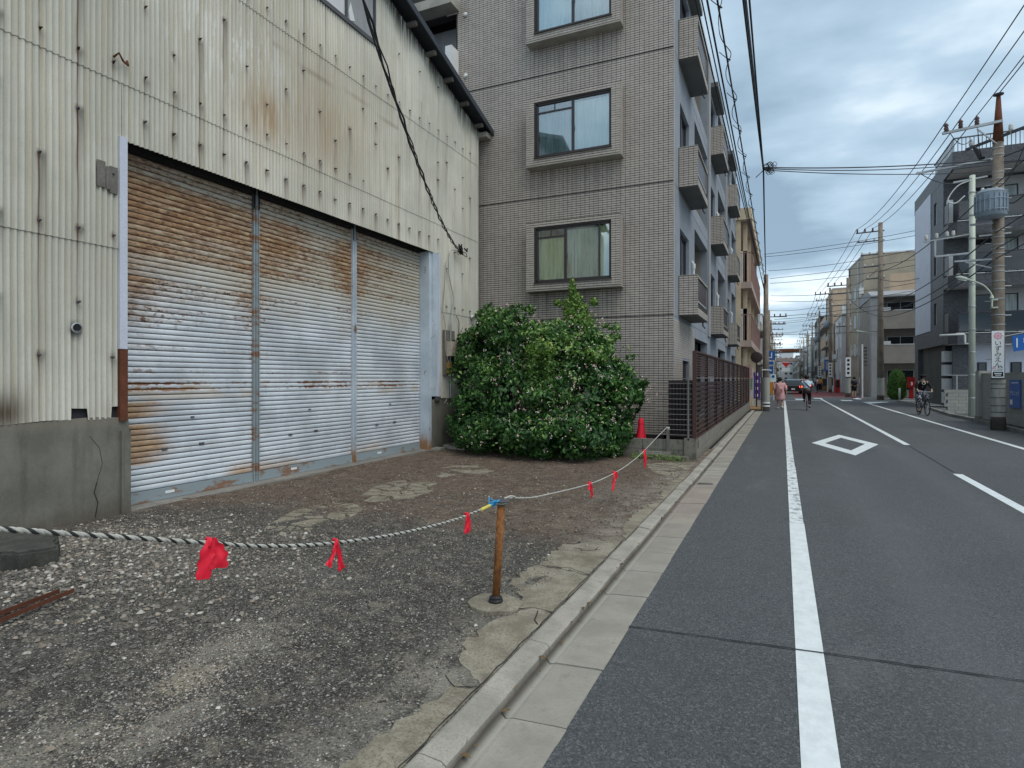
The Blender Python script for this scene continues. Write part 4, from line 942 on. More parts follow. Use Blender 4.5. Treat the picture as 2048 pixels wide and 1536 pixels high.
# tiles of the end wall, box windows and side faces
tiles = []       # (origin, u vector axis, w, h)
jl = [3.06, 6.12, 9.18]
def tile_row_ok(z): return all(abs(z+TV/2-j) > TV*.55 for j in jl)
nz_ = int((12.38-.28)/TV)
for r_i in range(nz_):
    z0 = .30+r_i*TV
    if any(abs(z0+TV/2-j) < .02 for j in jl): z0 += 0
    for c_i in range(54):
        x1 = XW-.002-c_i*TU; x0 = x1-TU
        if x0 < -8.4: break
        cx, cz = (x0+x1)/2, z0+TV/2
        if any(h[0] < cx < h[1] and h[2] < cz < h[3] for h in holesE): continue
        tiles.append(('y', x0, YW, z0, 1))
def tile_geo(T, g=.0054, d=.010):
    """arrays of tile boxes (front + four edges)"""
    V = []; F = []
    for i, (ax, a, pl, z, sg) in enumerate(T):
        w = TU; a0, a1, z0, z1 = a+g*.8, a+w-g*.8, z+g*1.35, z+TV-g*1.35
        if ax == 'y':   # faces -Y
            q = [(a0,pl,z0),(a1,pl,z0),(a1,pl,z1),(a0,pl,z1)]; b = [(a0,pl+d,z0),(a1,pl+d,z0),(a1,pl+d,z1),(a0,pl+d,z1)]
        else:           # faces +X
            q = [(pl,a0,z0),(pl,a1,z0),(pl,a1,z1),(pl,a0,z1)]; b = [(pl-d,a0,z0),(pl-d,a1,z0),(pl-d,a1,z1),(pl-d,a0,z1)]
        n = len(V); V += q+b; F += [(n,n+1,n+2,n+3),(n+4,n+5,n+1,n),(n+1,n+5,n+6,n+2),(n+3,n+2,n+6,n+7),(n,n+3,n+7,n+4)]
    return V, F
# nearest 300 tiles singly, the others as one part
near = sorted(tiles, key=lambda t: math.dist((t[1], t[2], t[3]), (-2.3, 14, 1.6)))[:290]
ns = set(near); rest = [t for t in tiles if t not in ns]
Vt, Ft = tile_geo([('y', 0, 0, 0, 1)]); me_t = D.meshes.new('wall_tile'); me_t.from_pydata(Vt, [], Ft); me_t.materials.append(M['tile']); me_t.update()
for t in near: piece(me_t, 'wall_tile', ap, (t[1], YW+random.uniform(-.0012,.0012), t[3]))
# side faces: ground storey near the corner
for r_i in range(int((3.0-.3)/TV)):
    for c_i in range(32):
        y0 = YW+.004+c_i*TU; z0 = .30+r_i*TV
        if 15.3 < y0+TU/2 < 16.55 and z0 < 2.05: continue
        if y0+TU > 17.55: break
        rest.append(('x', y0, XW+.010, z0, 1))
for r_i in range(nz_-1):      # one return column up the corner
    rest.append(('x', YW+.004, XW+.010, .30+r_i*TV, 1)) if .30+r_i*TV > 3.0 else None
# box window faces
for zb in BZ:
    hole = (WX0-.01, WX1+.01, zb+.18, zb+1.50)
    for r_i in range(30):
        z0 = zb+.008+r_i*TV
        if z0+TV > zb+BH-.004: break
        for c_i in range(22):
            x0 = BX0+.003+c_i*TU*.974
            if x0+TU > BX1+.03: break
            cx, cz = x0+TU/2, z0+TV/2
            if hole[0]-.02 < cx < hole[1]+.02 and hole[2]-.01 < cz < hole[3]+.01: continue
            rest.append(('y', x0, 13.70, z0, 1))
        for c_i in range(2): rest.append(('x', 13.715+c_i*TU*1.15, BX1+.010, z0, 1))
for f in (1, 2, 3):           # balcony end faces and fronts
    for k in range(3):
        yb = bays[k]-.24
        for r_i in range(17):
            z0 = FL[f]+.055+r_i*TV
            if z0+TV > FL[f]+.985: break
            for c_i in range(4): rest.append(('y', XW+.012+c_i*TU, yb, z0, 1))
            if r_i < 3:
                for c_i in range(18): rest.append(('x', yb+.02+c_i*TU, -1.818, z0, 1))
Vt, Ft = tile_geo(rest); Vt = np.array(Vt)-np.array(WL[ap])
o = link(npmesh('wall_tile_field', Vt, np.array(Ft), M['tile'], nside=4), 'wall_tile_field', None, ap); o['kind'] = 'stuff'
# joints between storeys
m = MB()
for j in jl: m.box(-8.5, XW+.004, YW-.006, YW+.01, j-.009, j+.009)
m.build('movement_joint', M['ink'], ap)
# box windows
def curtain_mesh(x0, x1, y, z0, z1, mat, name, parent, amp=.02, per=.09, ax='x'):
    n = max(8, int(abs(x1-x0)/.018)); m = MB(); vs = []; ph = random.uniform(0, 6)
    for i in range(n+1):
        a = x0+(x1-x0)*i/n; off = amp*math.sin((a)*2*math.pi/per+ph+.8*math.sin(a*7)); off2 = amp*1.5*math.sin(a*2*math.pi/per+ph+.5*math.sin(a*9))
        for z, o_ in ((z1, off*.6), (z0+(z1-z0)*.5, off), (z0, off2)): vs.append((a, y+o_, z) if ax == 'x' else (y+o_, a, z))
    m.add(vs, [(3*i, 3*i+3, 3*i+4, 3*i+1) for i in range(n)]+[(3*i+1, 3*i+4, 3*i+5, 3*i+2) for i in range(n)])
    return m.build(name, M[mat], parent, True)
for wi, zb in enumerate(BZ):
    m = MB(); hz = (WX0, WX1, zb+.18, zb+1.50)
    for c in fill_holes(BX0, BX1, zb, zb+BH, [hz]): m.box(c[0], c[1], 13.711, 13.80, c[2], c[3])
    m.box(BX0, BX0+.05, 13.80, 14.3, zb, zb+BH); m.box(BX1-.05, BX1, 13.80, 14.3, zb, zb+BH); m.box(BX0+.05, BX1-.05, 13.80, 14.3, zb, zb+.06); m.box(BX0+.05, BX1-.05, 13.80, 14.3, zb+BH-.06, zb+BH)
    bb = m.build('window_box', M['grout'], ap)
    m = MB(); m.box(BX0-.005, BX1+.012, 13.698, 14.0, zb-.035, zb-.001); m.build('box_underside', M['conc_lt'], bb)
    m = MB(); z0, z1 = hz[2], hz[3]; F_ = .035
    m.box(WX0, WX1, 13.735, 13.81, z0, z0+F_+.02); m.box(WX0, WX1, 13.735, 13.81, z1-F_, z1); m.box(WX0, WX0+F_, 13.735, 13.81, z0, z1); m.box(WX1-F_, WX1, 13.735, 13.81, z0, z1)
    xm = (WX0+WX1)/2-(.19 if wi == 0 else .0)
    m.box(xm-.03, xm+.03, 13.745, 13.80, z0, z1)
    if wi < 2: m.box(WX0, xm, 13.75, 13.79, z1-.235, z1-.205); m.box((WX0+xm)/2-.008, (WX0+xm)/2+.008, 13.75, 13.79, z1-.21, z1)
    if wi == 0: m.box(WX1-.30, WX1-.26, 13.75, 13.79, z0, z1)
    m.box(WX0-.05, WX1+.04, 13.66, 13.735, z0-.03, z0-.002)
    wf = m.build('window', M['bronze'], bb)
    m = MB(); m.box(WX0+.02, WX1-.02, 13.772, 13.776, z0, z1); m.build('pane', M['glass'], wf)
    cl, crr = [('curt_y','curt_y2'),('curt_g','curt_w'),('curt_c','curt_g')][wi]
    curtain_mesh(WX0+.03, xm, 13.83, z0-.02, z1-(.24 if wi < 2 else .05), cl, 'curtain', wf); curtain_mesh(xm, WX1-.03, 13.825, z0-.02, z1-.08, crr, 'curtain', wf)
    if wi == 0: curtain_mesh(WX1-.27, WX1-.03, 13.822, z0+.02, z1-.05, 'curt_y', 'curtain', wf, .025, .07)
    m = MB(); m.box(BX0, BX1, 14.3, 14.9, zb, zb+BH); m.build('room_back', M['interior'], bb)
    m = MB(); m.tube([(xm+.035,13.74,z0+.55),(xm+.035,13.725,z0+.66)],.008,6); m.build('crescent_latch', M['steel_dark'], wf)
# rear balcony corner above the warehouse eaves
m = MB(); m.box(-9.4,-7.85,13.55,14.02,11.38,11.62); m.build('balcony_hood', M['conc_lt'], ap)
m = MB(); m.box(-9.3,-7.95,14.6,14.65,8.9,11.35); m.build('recess_wall', M['greywall'], ap)
m = MB(); m.box(-9.3,-7.98,14.25,14.3,9.9,9.96); 
for k in range(8): m.box(-9.2+.15*k,-9.17+.15*k,14.26,14.29,8.9,9.9)
m.build('railing', M['steel_dark'], ap)
m = MB(); m.box(-8.05,-7.86,13.6,13.98,9.1,10.3); m.build('partition_panel', M['white'], ap)
for (xx, zz) in ((-7.66,11.24),(-7.65,9.62)):
    m = MB(); m.lathe([(.055,0),(.06,.03),(.03,.05)], n=12); me = m.mesh('vent_cap', M['white'], True); piece(me, 'vent_cap', ap, (xx, YW, zz), rot=(math.pi/2,0,0))
# side balconies, windows, recesses
for f in (1, 2, 3):
    for k in range(3):
        yb = bays[k]-.24; y1 = yb+2.1; z0 = FL[f]+.05; XO = -1.83
        bl = MB(); bl.box(XW, XO, yb+.012, y1, z0, z0+.16); bl.box(XW, XO, yb+.012, yb+.09, z0+.16, z0+.94); bl.box(XW, XO, y1-.09, y1, z0+.16, z0+.94); bl.box(XO-.07, XO, yb+.09, y1-.09, z0+.16, z0+.28)
        b = bl.build('balcony', M['grout'], ap)
        m = MB(); m.box(XW+.002, XO-.002, yb+.02, y1-.005, z0-.012, z0-.001); m.build('balcony_soffit', M['soffit'], b)
        m = MB(); m.box(XW, XO+.004, yb-.004, yb+.095, z0+.941, z0+.96); m.box(XO-.075, XO+.004, yb+.095, y1, z0+.90, z0+.94); m.build('handrail', M['conc_lt'], b)
        m = MB(); m.box(XO-.045, XO-.03, yb+.10, y1-.10, z0+.36, z0+.88); m.build('railing_panel', M['brown_dk'], b)
        m = MB(); m.box(XO-.05, XO-.02, yb+.09, y1-.09, z0+.33, z0+.36); m.box(XO-.05, XO-.02, yb+.09, yb+.12, z0+.28, z0+.9); m.box(XO-.05,XO-.02,y1-.12,y1-.09,z0+.28,z0+.9); m.build('railing_frame', M['alu'], b)
        m = MB(); m.tube([(XO-.1,y1-.2,z0),(XO-.1,y1-.2,z0-.10),(XO-.05,y1-.16,z0-.18)], .022, 6); m.build('drain_spout', M['steel_dark'], b)
        yw = bays[k]; zb = FL[f]+.12; zt = FL[f]+2.2
        m = MB(); xa, xb = XW-.14, XW-.08
        m.box(xa,xb,yw,yw+.04,zb,zt); m.box(xa,xb,yw+1.49,yw+1.53,zb,zt); m.box(xa,xb,yw,yw+1.53,zt-.05,zt); m.box(xa,xb,yw,yw+1.53,zb,zb+.05); m.box(xa,xb,yw+.74,yw+.79,zb,zt)
        w = m.build('window', M['bronze'], ap)
        m = MB(); m.box(XW-.115,XW-.110,yw+.04,yw+1.49,zb,zt); m.build('pane', M['glass'], w)
        curtain_mesh(yw+.04, yw+1.49, XW-.26, zb, zt-.05, random.choice(['curt_w','curt_g','curt_g']), 'curtain', w, ax='y')
        yr = bays[k]+2.63
        m = MB(); m.box(XW-.9, XW-.88, yr-.1, yr+3.3, FL[f]+.3, FL[f]+2.85); m.build('recess_back', M['taupe'], ap)
        m = MB(); m.box(XW-.9, XW-.22, yr+3.2, yr+3.3, FL[f]+.3, FL[f]+2.78); m.build('recess_side', M['taupe'], ap)
        m = MB(); m.box(XW-.9, XW-.22, yr-.1, yr, FL[f]+.3, FL[f]+2.78); m.build('recess_side', M['taupe'], ap)
        m = MB(); m.box(XW-.9, XW-.22, yr-.1, yr+3.3, FL[f]+2.78, FL[f]+2.85); m.build('recess_ceiling', M['soffit'], ap)
        m = MB(); m.box(XW-.872,XW-.86,yr+.6,yr+1.5,FL[f]+.35,FL[f]+2.4); m.build('door', M['brown_dk'], ap)
        m = MB(); yp = bays[k]+2.05; m.tube([(XW+.05,yp,zb+.02),(XW+.05,yp,zb+1.55),(XW+.0,yp,zb+1.62)],.035,8); m.build('drainpipe', M['white'], ap)
        m = MB(); m.lathe([(.05,0),(.055,.09),(.05,.14)], (XW+.05,yp,zb+1.42), 10); m.build('pipe_hopper', M['white'], ap)
    # hood slabs under the roof
for k in range(3):
    m = MB(); m.box(XW, -2.0, bays[k]-.24, bays[k]+2.2, 11.55, 11.7); m.build('window_hood', M['soffit'], ap)
    if k < 2:
        m = MB(); m.box(XW, XW+.05, bays[k]+5.87, bays[k]+6.4, 3.0, 12.4); m.build('pier', M['greywall'], ap)
m = MB(); m.box(XW-.14,XW-.08,15.35,16.5,.4,2.05); m.build('door', M['brown_dk'], ap)
m = MB(); m.box(XW-.9,XW-.3,17.5,32,.3,2.9); m.build('ground_floor_recess', M['blacktile'], ap)
for z in (3.06, 6.12, 9.18):
    m = MB(); m.box(XW-.02, XW+.003, 14.12, 34.0, z-.012, z+.003); m.build('render_joint', M['soffit'], ap)

# ================================================================== LOUVRE FENCE ON ITS BLOCK WALL
bw = thing('block_wall', (-1.6, 12.0, 0), 'low mossy concrete block wall under the brown louvre fence', 'wall')
mblk = MB(); mblk.box(.004,.396,-.06,.06,.004,.196); me_blk = mblk.mesh('concrete_block', M['block'])
mblk = MB(); mblk.box(.002,.398,-.055,.055,.0,.2); me_joint = mblk.mesh('mortar', M['grout'])
def blocks(parent, p0, ang, n, rows, me=me_blk, z0=0.0, bond=True, L=.4, H=.2):
    for r in range(rows):
        for i in range(n):
            d = L*i+((L/2 if r % 2 and bond else 0)); x = p0[0]+math.cos(ang)*d; y = p0[1]+math.sin(ang)*d
            piece(me, 'concrete_block', parent, (x+random.uniform(-.002,.002), y+random.uniform(-.002,.002), z0+H*r), rz=ang)
blocks(bw, (-1.565, 12.05), math.pi/2, 49, 2, z0=.03)
blocks(bw, (-2.95, 12.08), 0, 3, 2, z0=.0, bond=False)
m = MB(); m.box(-1.61,-1.52,12.1,31.9,-.05,.425); m.box(-2.94,-1.56,12.035,12.125,-.05,.38); m.build('mortar_core', M['grout'], bw)
m = MB(); m.box(-1.74,-1.505,11.97,12.14,.0,.44); m.build('corner_block', M['block'], bw)
m = MB(); m.box(-2.6,-2.0,11.9,12.0,0,.16); m.build('broken_block', M['conc'], bw)
fe = thing('louvre_fence', (-1.55, 12.0, .43), 'long dark brown louvre fence beside the gutter', 'fence')
nP = 10; PL = 2.0
ms = MB(); ms.add([(-.026,.0,-.036),(.018,.0,.044),(.028,.0,.044),(-.014,.0,-.038),(-.026,PL-.05,-.036),(.018,PL-.05,.044),(.028,PL-.05,.044),(-.014,PL-.05,-.038)],
                  [(0,1,2,3),(7,6,5,4),(0,4,5,1),(1,5,6,2),(2,6,7,3),(3,7,4,0)]); me_sl = ms.mesh('fence_slat', M['brown_alu'])
ms = MB(); ms.box(-.012,.012,0,PL-.05,0,.030); me_lt = ms.mesh('lattice_slat', M['brown_alu'])
ms = MB(); ms.box(-.003,.003,0,.025,0,.47); me_up = ms.mesh('lattice_upright', M['brown_dk'])
for p in range(nP):
    y = 12.02+PL*p
    m = MB(); m.box(-1.585,-1.515,y-.035,y+.035,.43,2.13); m.build('fence_post', M['brown_dk'] if p else M['brown_alu'], fe)
    for k in range(11): piece(me_sl, 'fence_slat', fe, (-1.545, y+.04, .50+.098*k))
    for k in range(9): piece(me_lt, 'lattice_slat', fe, (-1.545, y+.04, 1.655+.05*k))
    for k in range(7): piece(me_up, 'lattice_upright', fe, (-1.563, y+.16+.27*k, 1.64))
    if p < 9:
        m = MB(); m.box(-1.60,-1.59,y+1.0-.02,y+1.02,.45,1.6); m.build('stiffener', M['brown_dk'], fe)
y = 12.02+PL*nP
m = MB(); m.box(-1.585,-1.515,y-.035,y+.035,.43,2.13); m.build('fence_post', M['brown_dk'], fe)
m = MB(); m.box(-1.58,-1.505,12.0,y,1.60,1.622); m.build('middle_rail', mk('dull_bronze_rail', (.20,.14,.12), .5), fe)
m = MB(); m.box(-1.58,-1.51,12.0,y,2.10,2.14); m.build('top_rail', M['brown_alu'], fe)
m = MB(); m.box(-1.58,-1.51,12.0,y,.432,.46); m.build('bottom_rail', M['brown_alu'], fe)
M['bar'] = mk('dull_grey_bar', (.20,.20,.195), .5, .2, metal=.3)
me_ = thing('bar_fence', (-1.8, 11.97, .4), 'short steel bar fence between tiled wall and louvre fence', 'fence')
for k in range(12):
    m = MB(); m.tube([(-2.28,11.99,.50+.1*k),(-1.60,11.99,.50+.1*k)],.0065,6); m.build('bar', M['bar'], me_)
for x in (-1.66,):
    m = MB(); m.box(x-.014,x+.014,11.97,12.01,.40,1.62); m.build('post', M['bar'], me_)
gt = thing('rear_gate', (-1.95, 13.2, 0), 'dark slatted gate behind the bar fence', 'gate')
m = MB(); m.box(-2.24,-1.6,13.2,13.24,.35,.42); m.box(-2.24,-1.6,13.2,13.24,1.5,1.56); m.build('rail', M['brown_dk'], gt)
m = MB(); m.box(-2.25,-1.62,13.26,13.28,.3,1.5); m.build('backing', M['blacktile'], gt)
for k in range(9):
    m = MB(); m.box(-2.22+.07*k,-2.19+.07*k,13.19,13.21,.35,1.56); m.build('slat', M['brown_dk'], gt)
m = MB(); m.box(-2.26,-1.58,13.3,32,.05,.34); o = m.build('planting_strip', M['mud']); tag(o, kind='structure')

# ================================================================== ROPE BARRIER, POSTS, RIBBONS, CONE
bp = thing('barrier_post', (-1.83, 3.78, .038), 'rusty orange steel post with a cap plate beside the concrete apron', 'post')
m = MB(); m.tube([(-1.83,3.78,.03),(-1.795,3.80,.73)], .0275, 16); m.build('pipe', M['rustpipe'], bp, True)
m = MB(); m.lathe([(.050,0),(.052,.012),(.044,.022),(.046,.032),(.034,.040),(.03,.045)], (-1.829,3.78,.04), 18); m.build('base_collar', M['black'], bp)
m = MB(); m.lathe([(.030,-.02),(.032,.0),(.056,.004),(.058,.010),(.05,.016),(.02,.02)], (-1.794,3.80,.735), 18); m.build('cap_plate', M['steel_dark'], bp)
m = MB(); m.lathe([(.033,0),(.033,.006)], (-1.795,3.80,.724), 16); m.build('cap_ring', M['white'], bp)
fp = thing('barrier_post', (-2.05, 12.1, 0), 'short grey stake in front of the block wall holding the rope end', 'post')
m = MB(); m.bar((-2.05,12.0,-.05),(-2.05,12.0,.60),.05); m.build('stake', M['wood_grey'], fp)
m = MB(); m.lathe([(.03,0),(.034,.02),(.034,.04),(.03,.05)], (-2.05,12.0,.60), 10); m.build('rope_wrap', M['rope'], fp)
np_ = thing('barrier_post', (-1.8, -.6, .0), 'rope post at the near end of the lot edge', 'post')
m = MB(); m.tube([(-1.8,-.6,0),(-1.8,-.6,1.75)], .03, 10); m.build('pipe', M['rustpipe'], np_)
# two-strand rope
def twist(P, r, pitch, n_str, names, parent, mats, r_s, n=6, step=None):
    P = [Vector(p) for p in P]; L = [0]
    for a, b in zip(P[:-1], P[1:]): L.append(L[-1]+(b-a).length)
    tot = L[-1]; step = step or pitch/10; cnt = int(tot/step)
    for s_i in range(n_str):
        pts = []
        for i in range(cnt+1):
            d = i*step; k = 0
            while k < len(L)-2 and L[k+1] < d: k += 1
            t = (d-L[k])/(L[k+1]-L[k]); p = P[k].lerp(P[k+1], min(t,1)); tg = (P[k+1]-P[k]).normalized()
            a = tg.cross(Vector((0,0,1))).normalized(); b = tg.cross(a); ph = 2*math.pi*d/pitch+2*math.pi*s_i/n_str
            pts.append(p+(a*math.cos(ph)+b*math.sin(ph))*r)
        m = MB(); m.tube(pts, r_s, n); m.build(names, M[mats[s_i]], parent, True)
rope_pts = spl([(-1.8,-.6,1.68),(-1.8,.2,1.42),(-1.8,.85,1.22),(-1.8,1.45,1.035),(-1.8,1.72,.955),(-1.8,2.09,.875),(-1.8,2.59,.80),(-1.8,3.1,.752),(-1.81,3.41,.738),(-1.80,3.62,.742)], 8)
rp = thing('barrier_rope', (-1.8, 2.0, .9), 'thick black and white twisted rope sagging along the lot edge', 'rope')
twist(rope_pts, .0036, .052, 3, 'strand', rp, ['rope','rope_dk','rope'], .0046)
rope2 = spl([(-1.79,3.9,.745),(-1.83,4.3,.67),(-1.88,4.8,.595),(-1.92,6.3,.450),(-1.97,7.5,.385),(-2.0,8.6,.385),(-2.02,9.6,.44),(-2.04,10.8,.55),(-2.05,11.95,.655)], 8)
rp2 = thing('barrier_rope', (-1.9, 8.0, .4), 'thin white rope from the rusty post to the far stake', 'rope')
twist(rope2, .003, .05, 2, 'strand', rp2, ['rope','rope'], .0048, 5, .02)
m = MB()
for j in range(6):
    c0 = Vector((-1.80,3.74,.745)); m.tube(spl([c0, c0+Vector((random.uniform(-.03,.03),-.03-.01*j,random.uniform(-.03,.035))), c0+Vector((random.uniform(-.04,.04),-.06,random.uniform(-.03,.045)))]), .0045, 5)
m.tube([(-1.80,3.62,.742),(-1.80,3.78,.75)], .008, 6); o = m.build('cord_knot', M['bluecord'], None); tag(o, 'bright blue plastic cord knotted at the cap of the rusty post', 'cord')
m = MB(); m.tube([(-1.803,3.50,.739),(-1.801,3.63,.743)], .0105, 8); tag(m.build('rope_tape', M['yellowcord']), 'yellow tape wrapped round the rope beside the blue knot', 'tape')
m = MB(); m.tube(spl([(-1.79,3.84,.752),(-1.76,3.88,.765),(-1.75,3.93,.75),(-1.80,4.02,.725),(-1.81,4.12,.705)]), .007, 6); tag(m.build('rope_tie', M['rope']), 'white rope end tied behind the cap of the rusty post', 'rope tie')
def strip(m, P, W, nrm=(1,0,0), fold=.25, th=.0012):
    """a hanging cloth strip through points P with half-folded width W"""
    P = [Vector(p) for p in P]; nr = Vector(nrm); rows = []
    for i, p in enumerate(P):
        d = (P[min(i+1,len(P)-1)]-P[max(i-1,0)]).normalized(); s_ = d.cross(nr).normalized(); w = W[i]
        row = [p+s_*w*(q/8-.5)*(1+.12*math.sin(i*1.3))+nr*(w*fold*(.6*math.sin(q*1.25+i*.35)+.4*math.sin(q*.6-i*.5))) for q in range(9)]; rows.append(row)
    for sg in (1, -1):
        vs = [v+nr*th*sg for r in rows for v in r]; n = len(rows)
        fs = [(i*9+q, i*9+q+1, i*9+q+10, i*9+q+9) for i in range(n-1) for q in range(8)]
        m.add(vs, fs if sg > 0 else [f[::-1] for f in fs])
rib = [  # (y, z, tails, label)
    (1.45, 1.035, [([(0,.005,.012),(0,-.012,-.03),(0,-.02,-.07),(0,-.028,-.115)], [.025,.05,.055,.05]), ([(0,.0,.012),(0,.018,-.025),(.004,.026,-.06),(.004,.022,-.092)], [.03,.055,.075,.085])], 'large crumpled red cloth ribbon nearest the camera'),
    (2.09, .875, [([(0,0,.01),(0,-.018,-.03),(0,-.034,-.06),(0,-.052,-.088)], [.012,.018,.024,.042]), ([(0,0,.01),(0,.012,-.04),(0,.024,-.09),(0,.034,-.125)], [.012,.022,.028,.042])], 'red ribbon with two splayed tails on the rope'),
    (3.31, .742, [([(0,0,.02),(0,-.006,-.03),(0,-.012,-.07),(0,-.014,-.105)], [.02,.036,.045,.052]), ([(0,0,.02),(0,.01,-.04),(0,.014,-.10)], [.02,.03,.035])], 'narrow red ribbon hanging just before the rusty post'),
    (6.31, .449, [([(0,0,.015),(0,.03,-.05),(0,.05,-.10),(0,.075,-.15)], [.03,.05,.055,.07]), ([(0,0,.01),(0,-.05,-.02),(0,-.07,-.05)], [.03,.05,.05])], 'red ribbon on the thin rope with a tail slanting right'),
    (7.55, .385, [([(0,0,.015),(0,-.04,-.06),(0,-.06,-.13),(0,-.10,-.21)], [.03,.055,.07,.06]), ([(0,0,.01),(0,.08,-.02),(0,.10,-.08)], [.03,.05,.05])], 'red ribbon on the thin rope with a tail slanting left'),
    (9.62, .44, [([(0,0,.02),(0,.02,-.10),(0,.04,-.18),(0,.05,-.28)], [.04,.09,.09,.05]), ([(0,0,.02),(0,-.03,-.07),(0,-.02,-.14)], [.04,.07,.05])], 'red ribbon hanging in front of the traffic cone'),
]
for y, z, tails, lab in rib:
    P = min(rope_pts+rope2, key=lambda p: abs(p.y-y)); cx = P.x; z = P.z
    rb = thing('red_ribbon', (cx, y, z), lab, 'ribbon', 'red ribbons tied along the ropes')
    k = MB(); k.tube(spl([(cx+.012,y-.008,z-.012),(cx+.014,y,z+.012),(cx-.012,y+.004,z+.012),(cx-.012,y+.006,z-.012)],4), .006 if y < 4 else .012, 6); k.build('knot', M['redp'], rb, True)
    for pts, Wd in tails:
        m = MB(); pp = spl([(cx+.012+a, y+b, z+c) for a, b, c in pts], 6); ww = [Wd[min(len(Wd)-1, int(i/6))]+(Wd[min(len(Wd)-1,int(i/6)+1)]-Wd[min(len(Wd)-1,int(i/6))])*((i%6)/6) for i in range(len(pp))]
        strip(m, pp, ww, (.97,-.2,0), .10 if y < 2 else .18); m.build('tail', M['redp'], rb, True)
cn = thing('traffic_cone', (-2.64, 12.28, .08), 'red traffic cone standing beside the flowering shrub', 'traffic cone')
m = MB(); m.lathe([(.155,.02),(.150,.06),(.060,.56),(.058,.60),(.052,.66),(.040,.70),(.030,.71)], (-2.64,12.28,.08), 24); m.build('cone_body', M['redp'], cn, True)
m = MB(); m.lathe([(.19,0),(.19,.02),(.16,.03)], (-2.64,12.28,.08), 24); m.build('base', M['redp'], cn)
m = MB(); m.lathe([(.0605,.595),(.066,.60),(.066,.615),(.056,.62)], (-2.64,12.28,.08), 20); m.build('ring', M['redp'], cn)
for (x0,x1,y0,y1,z1,lab) in ((-3.0,-2.45,12.05,12.5,.085,'broken concrete slab under the red traffic cone'),(-2.5,-2.12,11.72,11.9,.13,'small concrete kerb fragment beside the far stake'),(-2.05,-1.65,11.78,11.93,.10,'rounded stone against the foot of the block wall')):
    m = MB(); m.prism(rough_poly([(x0,y0),(x1,y0),(x1,y1),(x0,y1)], .012), -.03, z1); tag(m.build('rubble_block', M['block']), lab, 'rubble')
m = MB(); m.prism([(-7.0,11.9),(-6.45,11.75),(-6.3,12.1),(-6.9,12.3)], -.02, .07); tag(m.build('paving_slab', M['conc_lt']), 'loose pale slab lying between the plinth and the shrub', 'slab')
# left foreground rubble: dark stone and rusty angle irons
m = MB(); P_ = rough_poly([(-6.75,3.05),(-6.0,3.28),(-5.55,3.02),(-5.62,2.78),(-6.3,2.62),(-7.0,2.75)], .015); m.prism(P_, .0, .17); m.prism(shrink(P_, .03), .17, .19); tag(m.build('kerb_fragment', mk('dark_weathered_concrete', (.075,.075,.065), .95, .4, 6, 40, .3, .01)), 'dark weathered concrete lump at the left edge of the lot', 'concrete lump')
for i, (a, b) in enumerate((((-4.40,1.75,.05),(-4.70,2.66,.04)), ((-4.55,1.72,.045),(-4.80,2.62,.035)))):
    m = MB(); m.bar(Vector(a)+Vector((0,0,.012)), Vector(b)+Vector((0,0,.012)), .035, .006); m.bar(Vector(a)+Vector((.016,0,.025)), Vector(b)+Vector((.016,0,.025)), .006, .03)
    tag(m.build('angle_iron', M['rustbrown']), ['rusty angle iron half buried in the gravel, nearer the road', 'rusty angle iron half buried in the gravel, farther from the road'][i], 'angle iron')

# ================================================================== FLOWERING SHRUB
rng = np.random.default_rng(11)
def leaves(C, Nn, size, tint, aspect=.5, fold=.18, droop=.35):
    """leaf blades: C centres, Nn outward normals"""
    n = len(C); up = np.array([0,0,1.0])
    side = np.cross(Nn, up); side /= np.linalg.norm(side, axis=1)[:,None]+1e-6
    tipd = np.cross(side, Nn); ang = rng.uniform(0, 2*np.pi, n)
    t = side*np.cos(ang)[:,None]+tipd*np.sin(ang)[:,None]; t -= up*droop; t += Nn*rng.normal(0,.35,n)[:,None]; t /= np.linalg.norm(t,axis=1)[:,None]
    nn = Nn+rng.normal(0,.45,(n,3)); nn[:,2] += .35; nn -= t*np.sum(nn*t,1)[:,None]; nn /= np.linalg.norm(nn,axis=1)[:,None]; w = np.cross(t, nn)
    L = size[:,None]; W = L*aspect*rng.uniform(.8,1.15,(n,1))
    base = C-t*L*.5; tip = C+t*L*.5-nn*L*.12; a = C-t*L*.08+w*W*.5+nn*L*fold*.5; b = C-t*L*.08-w*W*.5+nn*L*fold*.5; mid = C-t*L*.02
    V = np.stack([base, a, tip, b, mid], 1).reshape(-1,3)
    f = np.array([(0,4,1),(0,3,4),(1,4,2),(4,3,2)]); F = (f[None]+np.arange(n)[:,None,None]*5).reshape(-1,3)
    return V, F, np.repeat(tint, 5)
def shell(blobs, n, depth=(.72,1.06), front=None):
    """points in the outer layers of a union of ellipsoids (cx,cy,cz,rx,ry,rz)"""
    B = np.array(blobs); w = (B[:,3]*B[:,5]+B[:,3]*B[:,4]+B[:,4]*B[:,5]); k = rng.choice(len(B), n, p=w/w.sum())
    d = rng.normal(size=(n,3)); d /= np.linalg.norm(d,axis=1)[:,None]; r = rng.uniform(*depth, n)[:,None]
    P = B[k,:3]+d*B[k,3:]*r; Nn = d/B[k,3:]; Nn /= np.linalg.norm(Nn,axis=1)[:,None]
    q = np.ones(n)*9
    for b in B: q = np.minimum(q, np.sqrt((((P-b[:3])/b[3:])**2).sum(1)))
    keep = (q > depth[0]*.93)&(P[:,2] > .02)
    return P[keep], Nn[keep], q[keep]
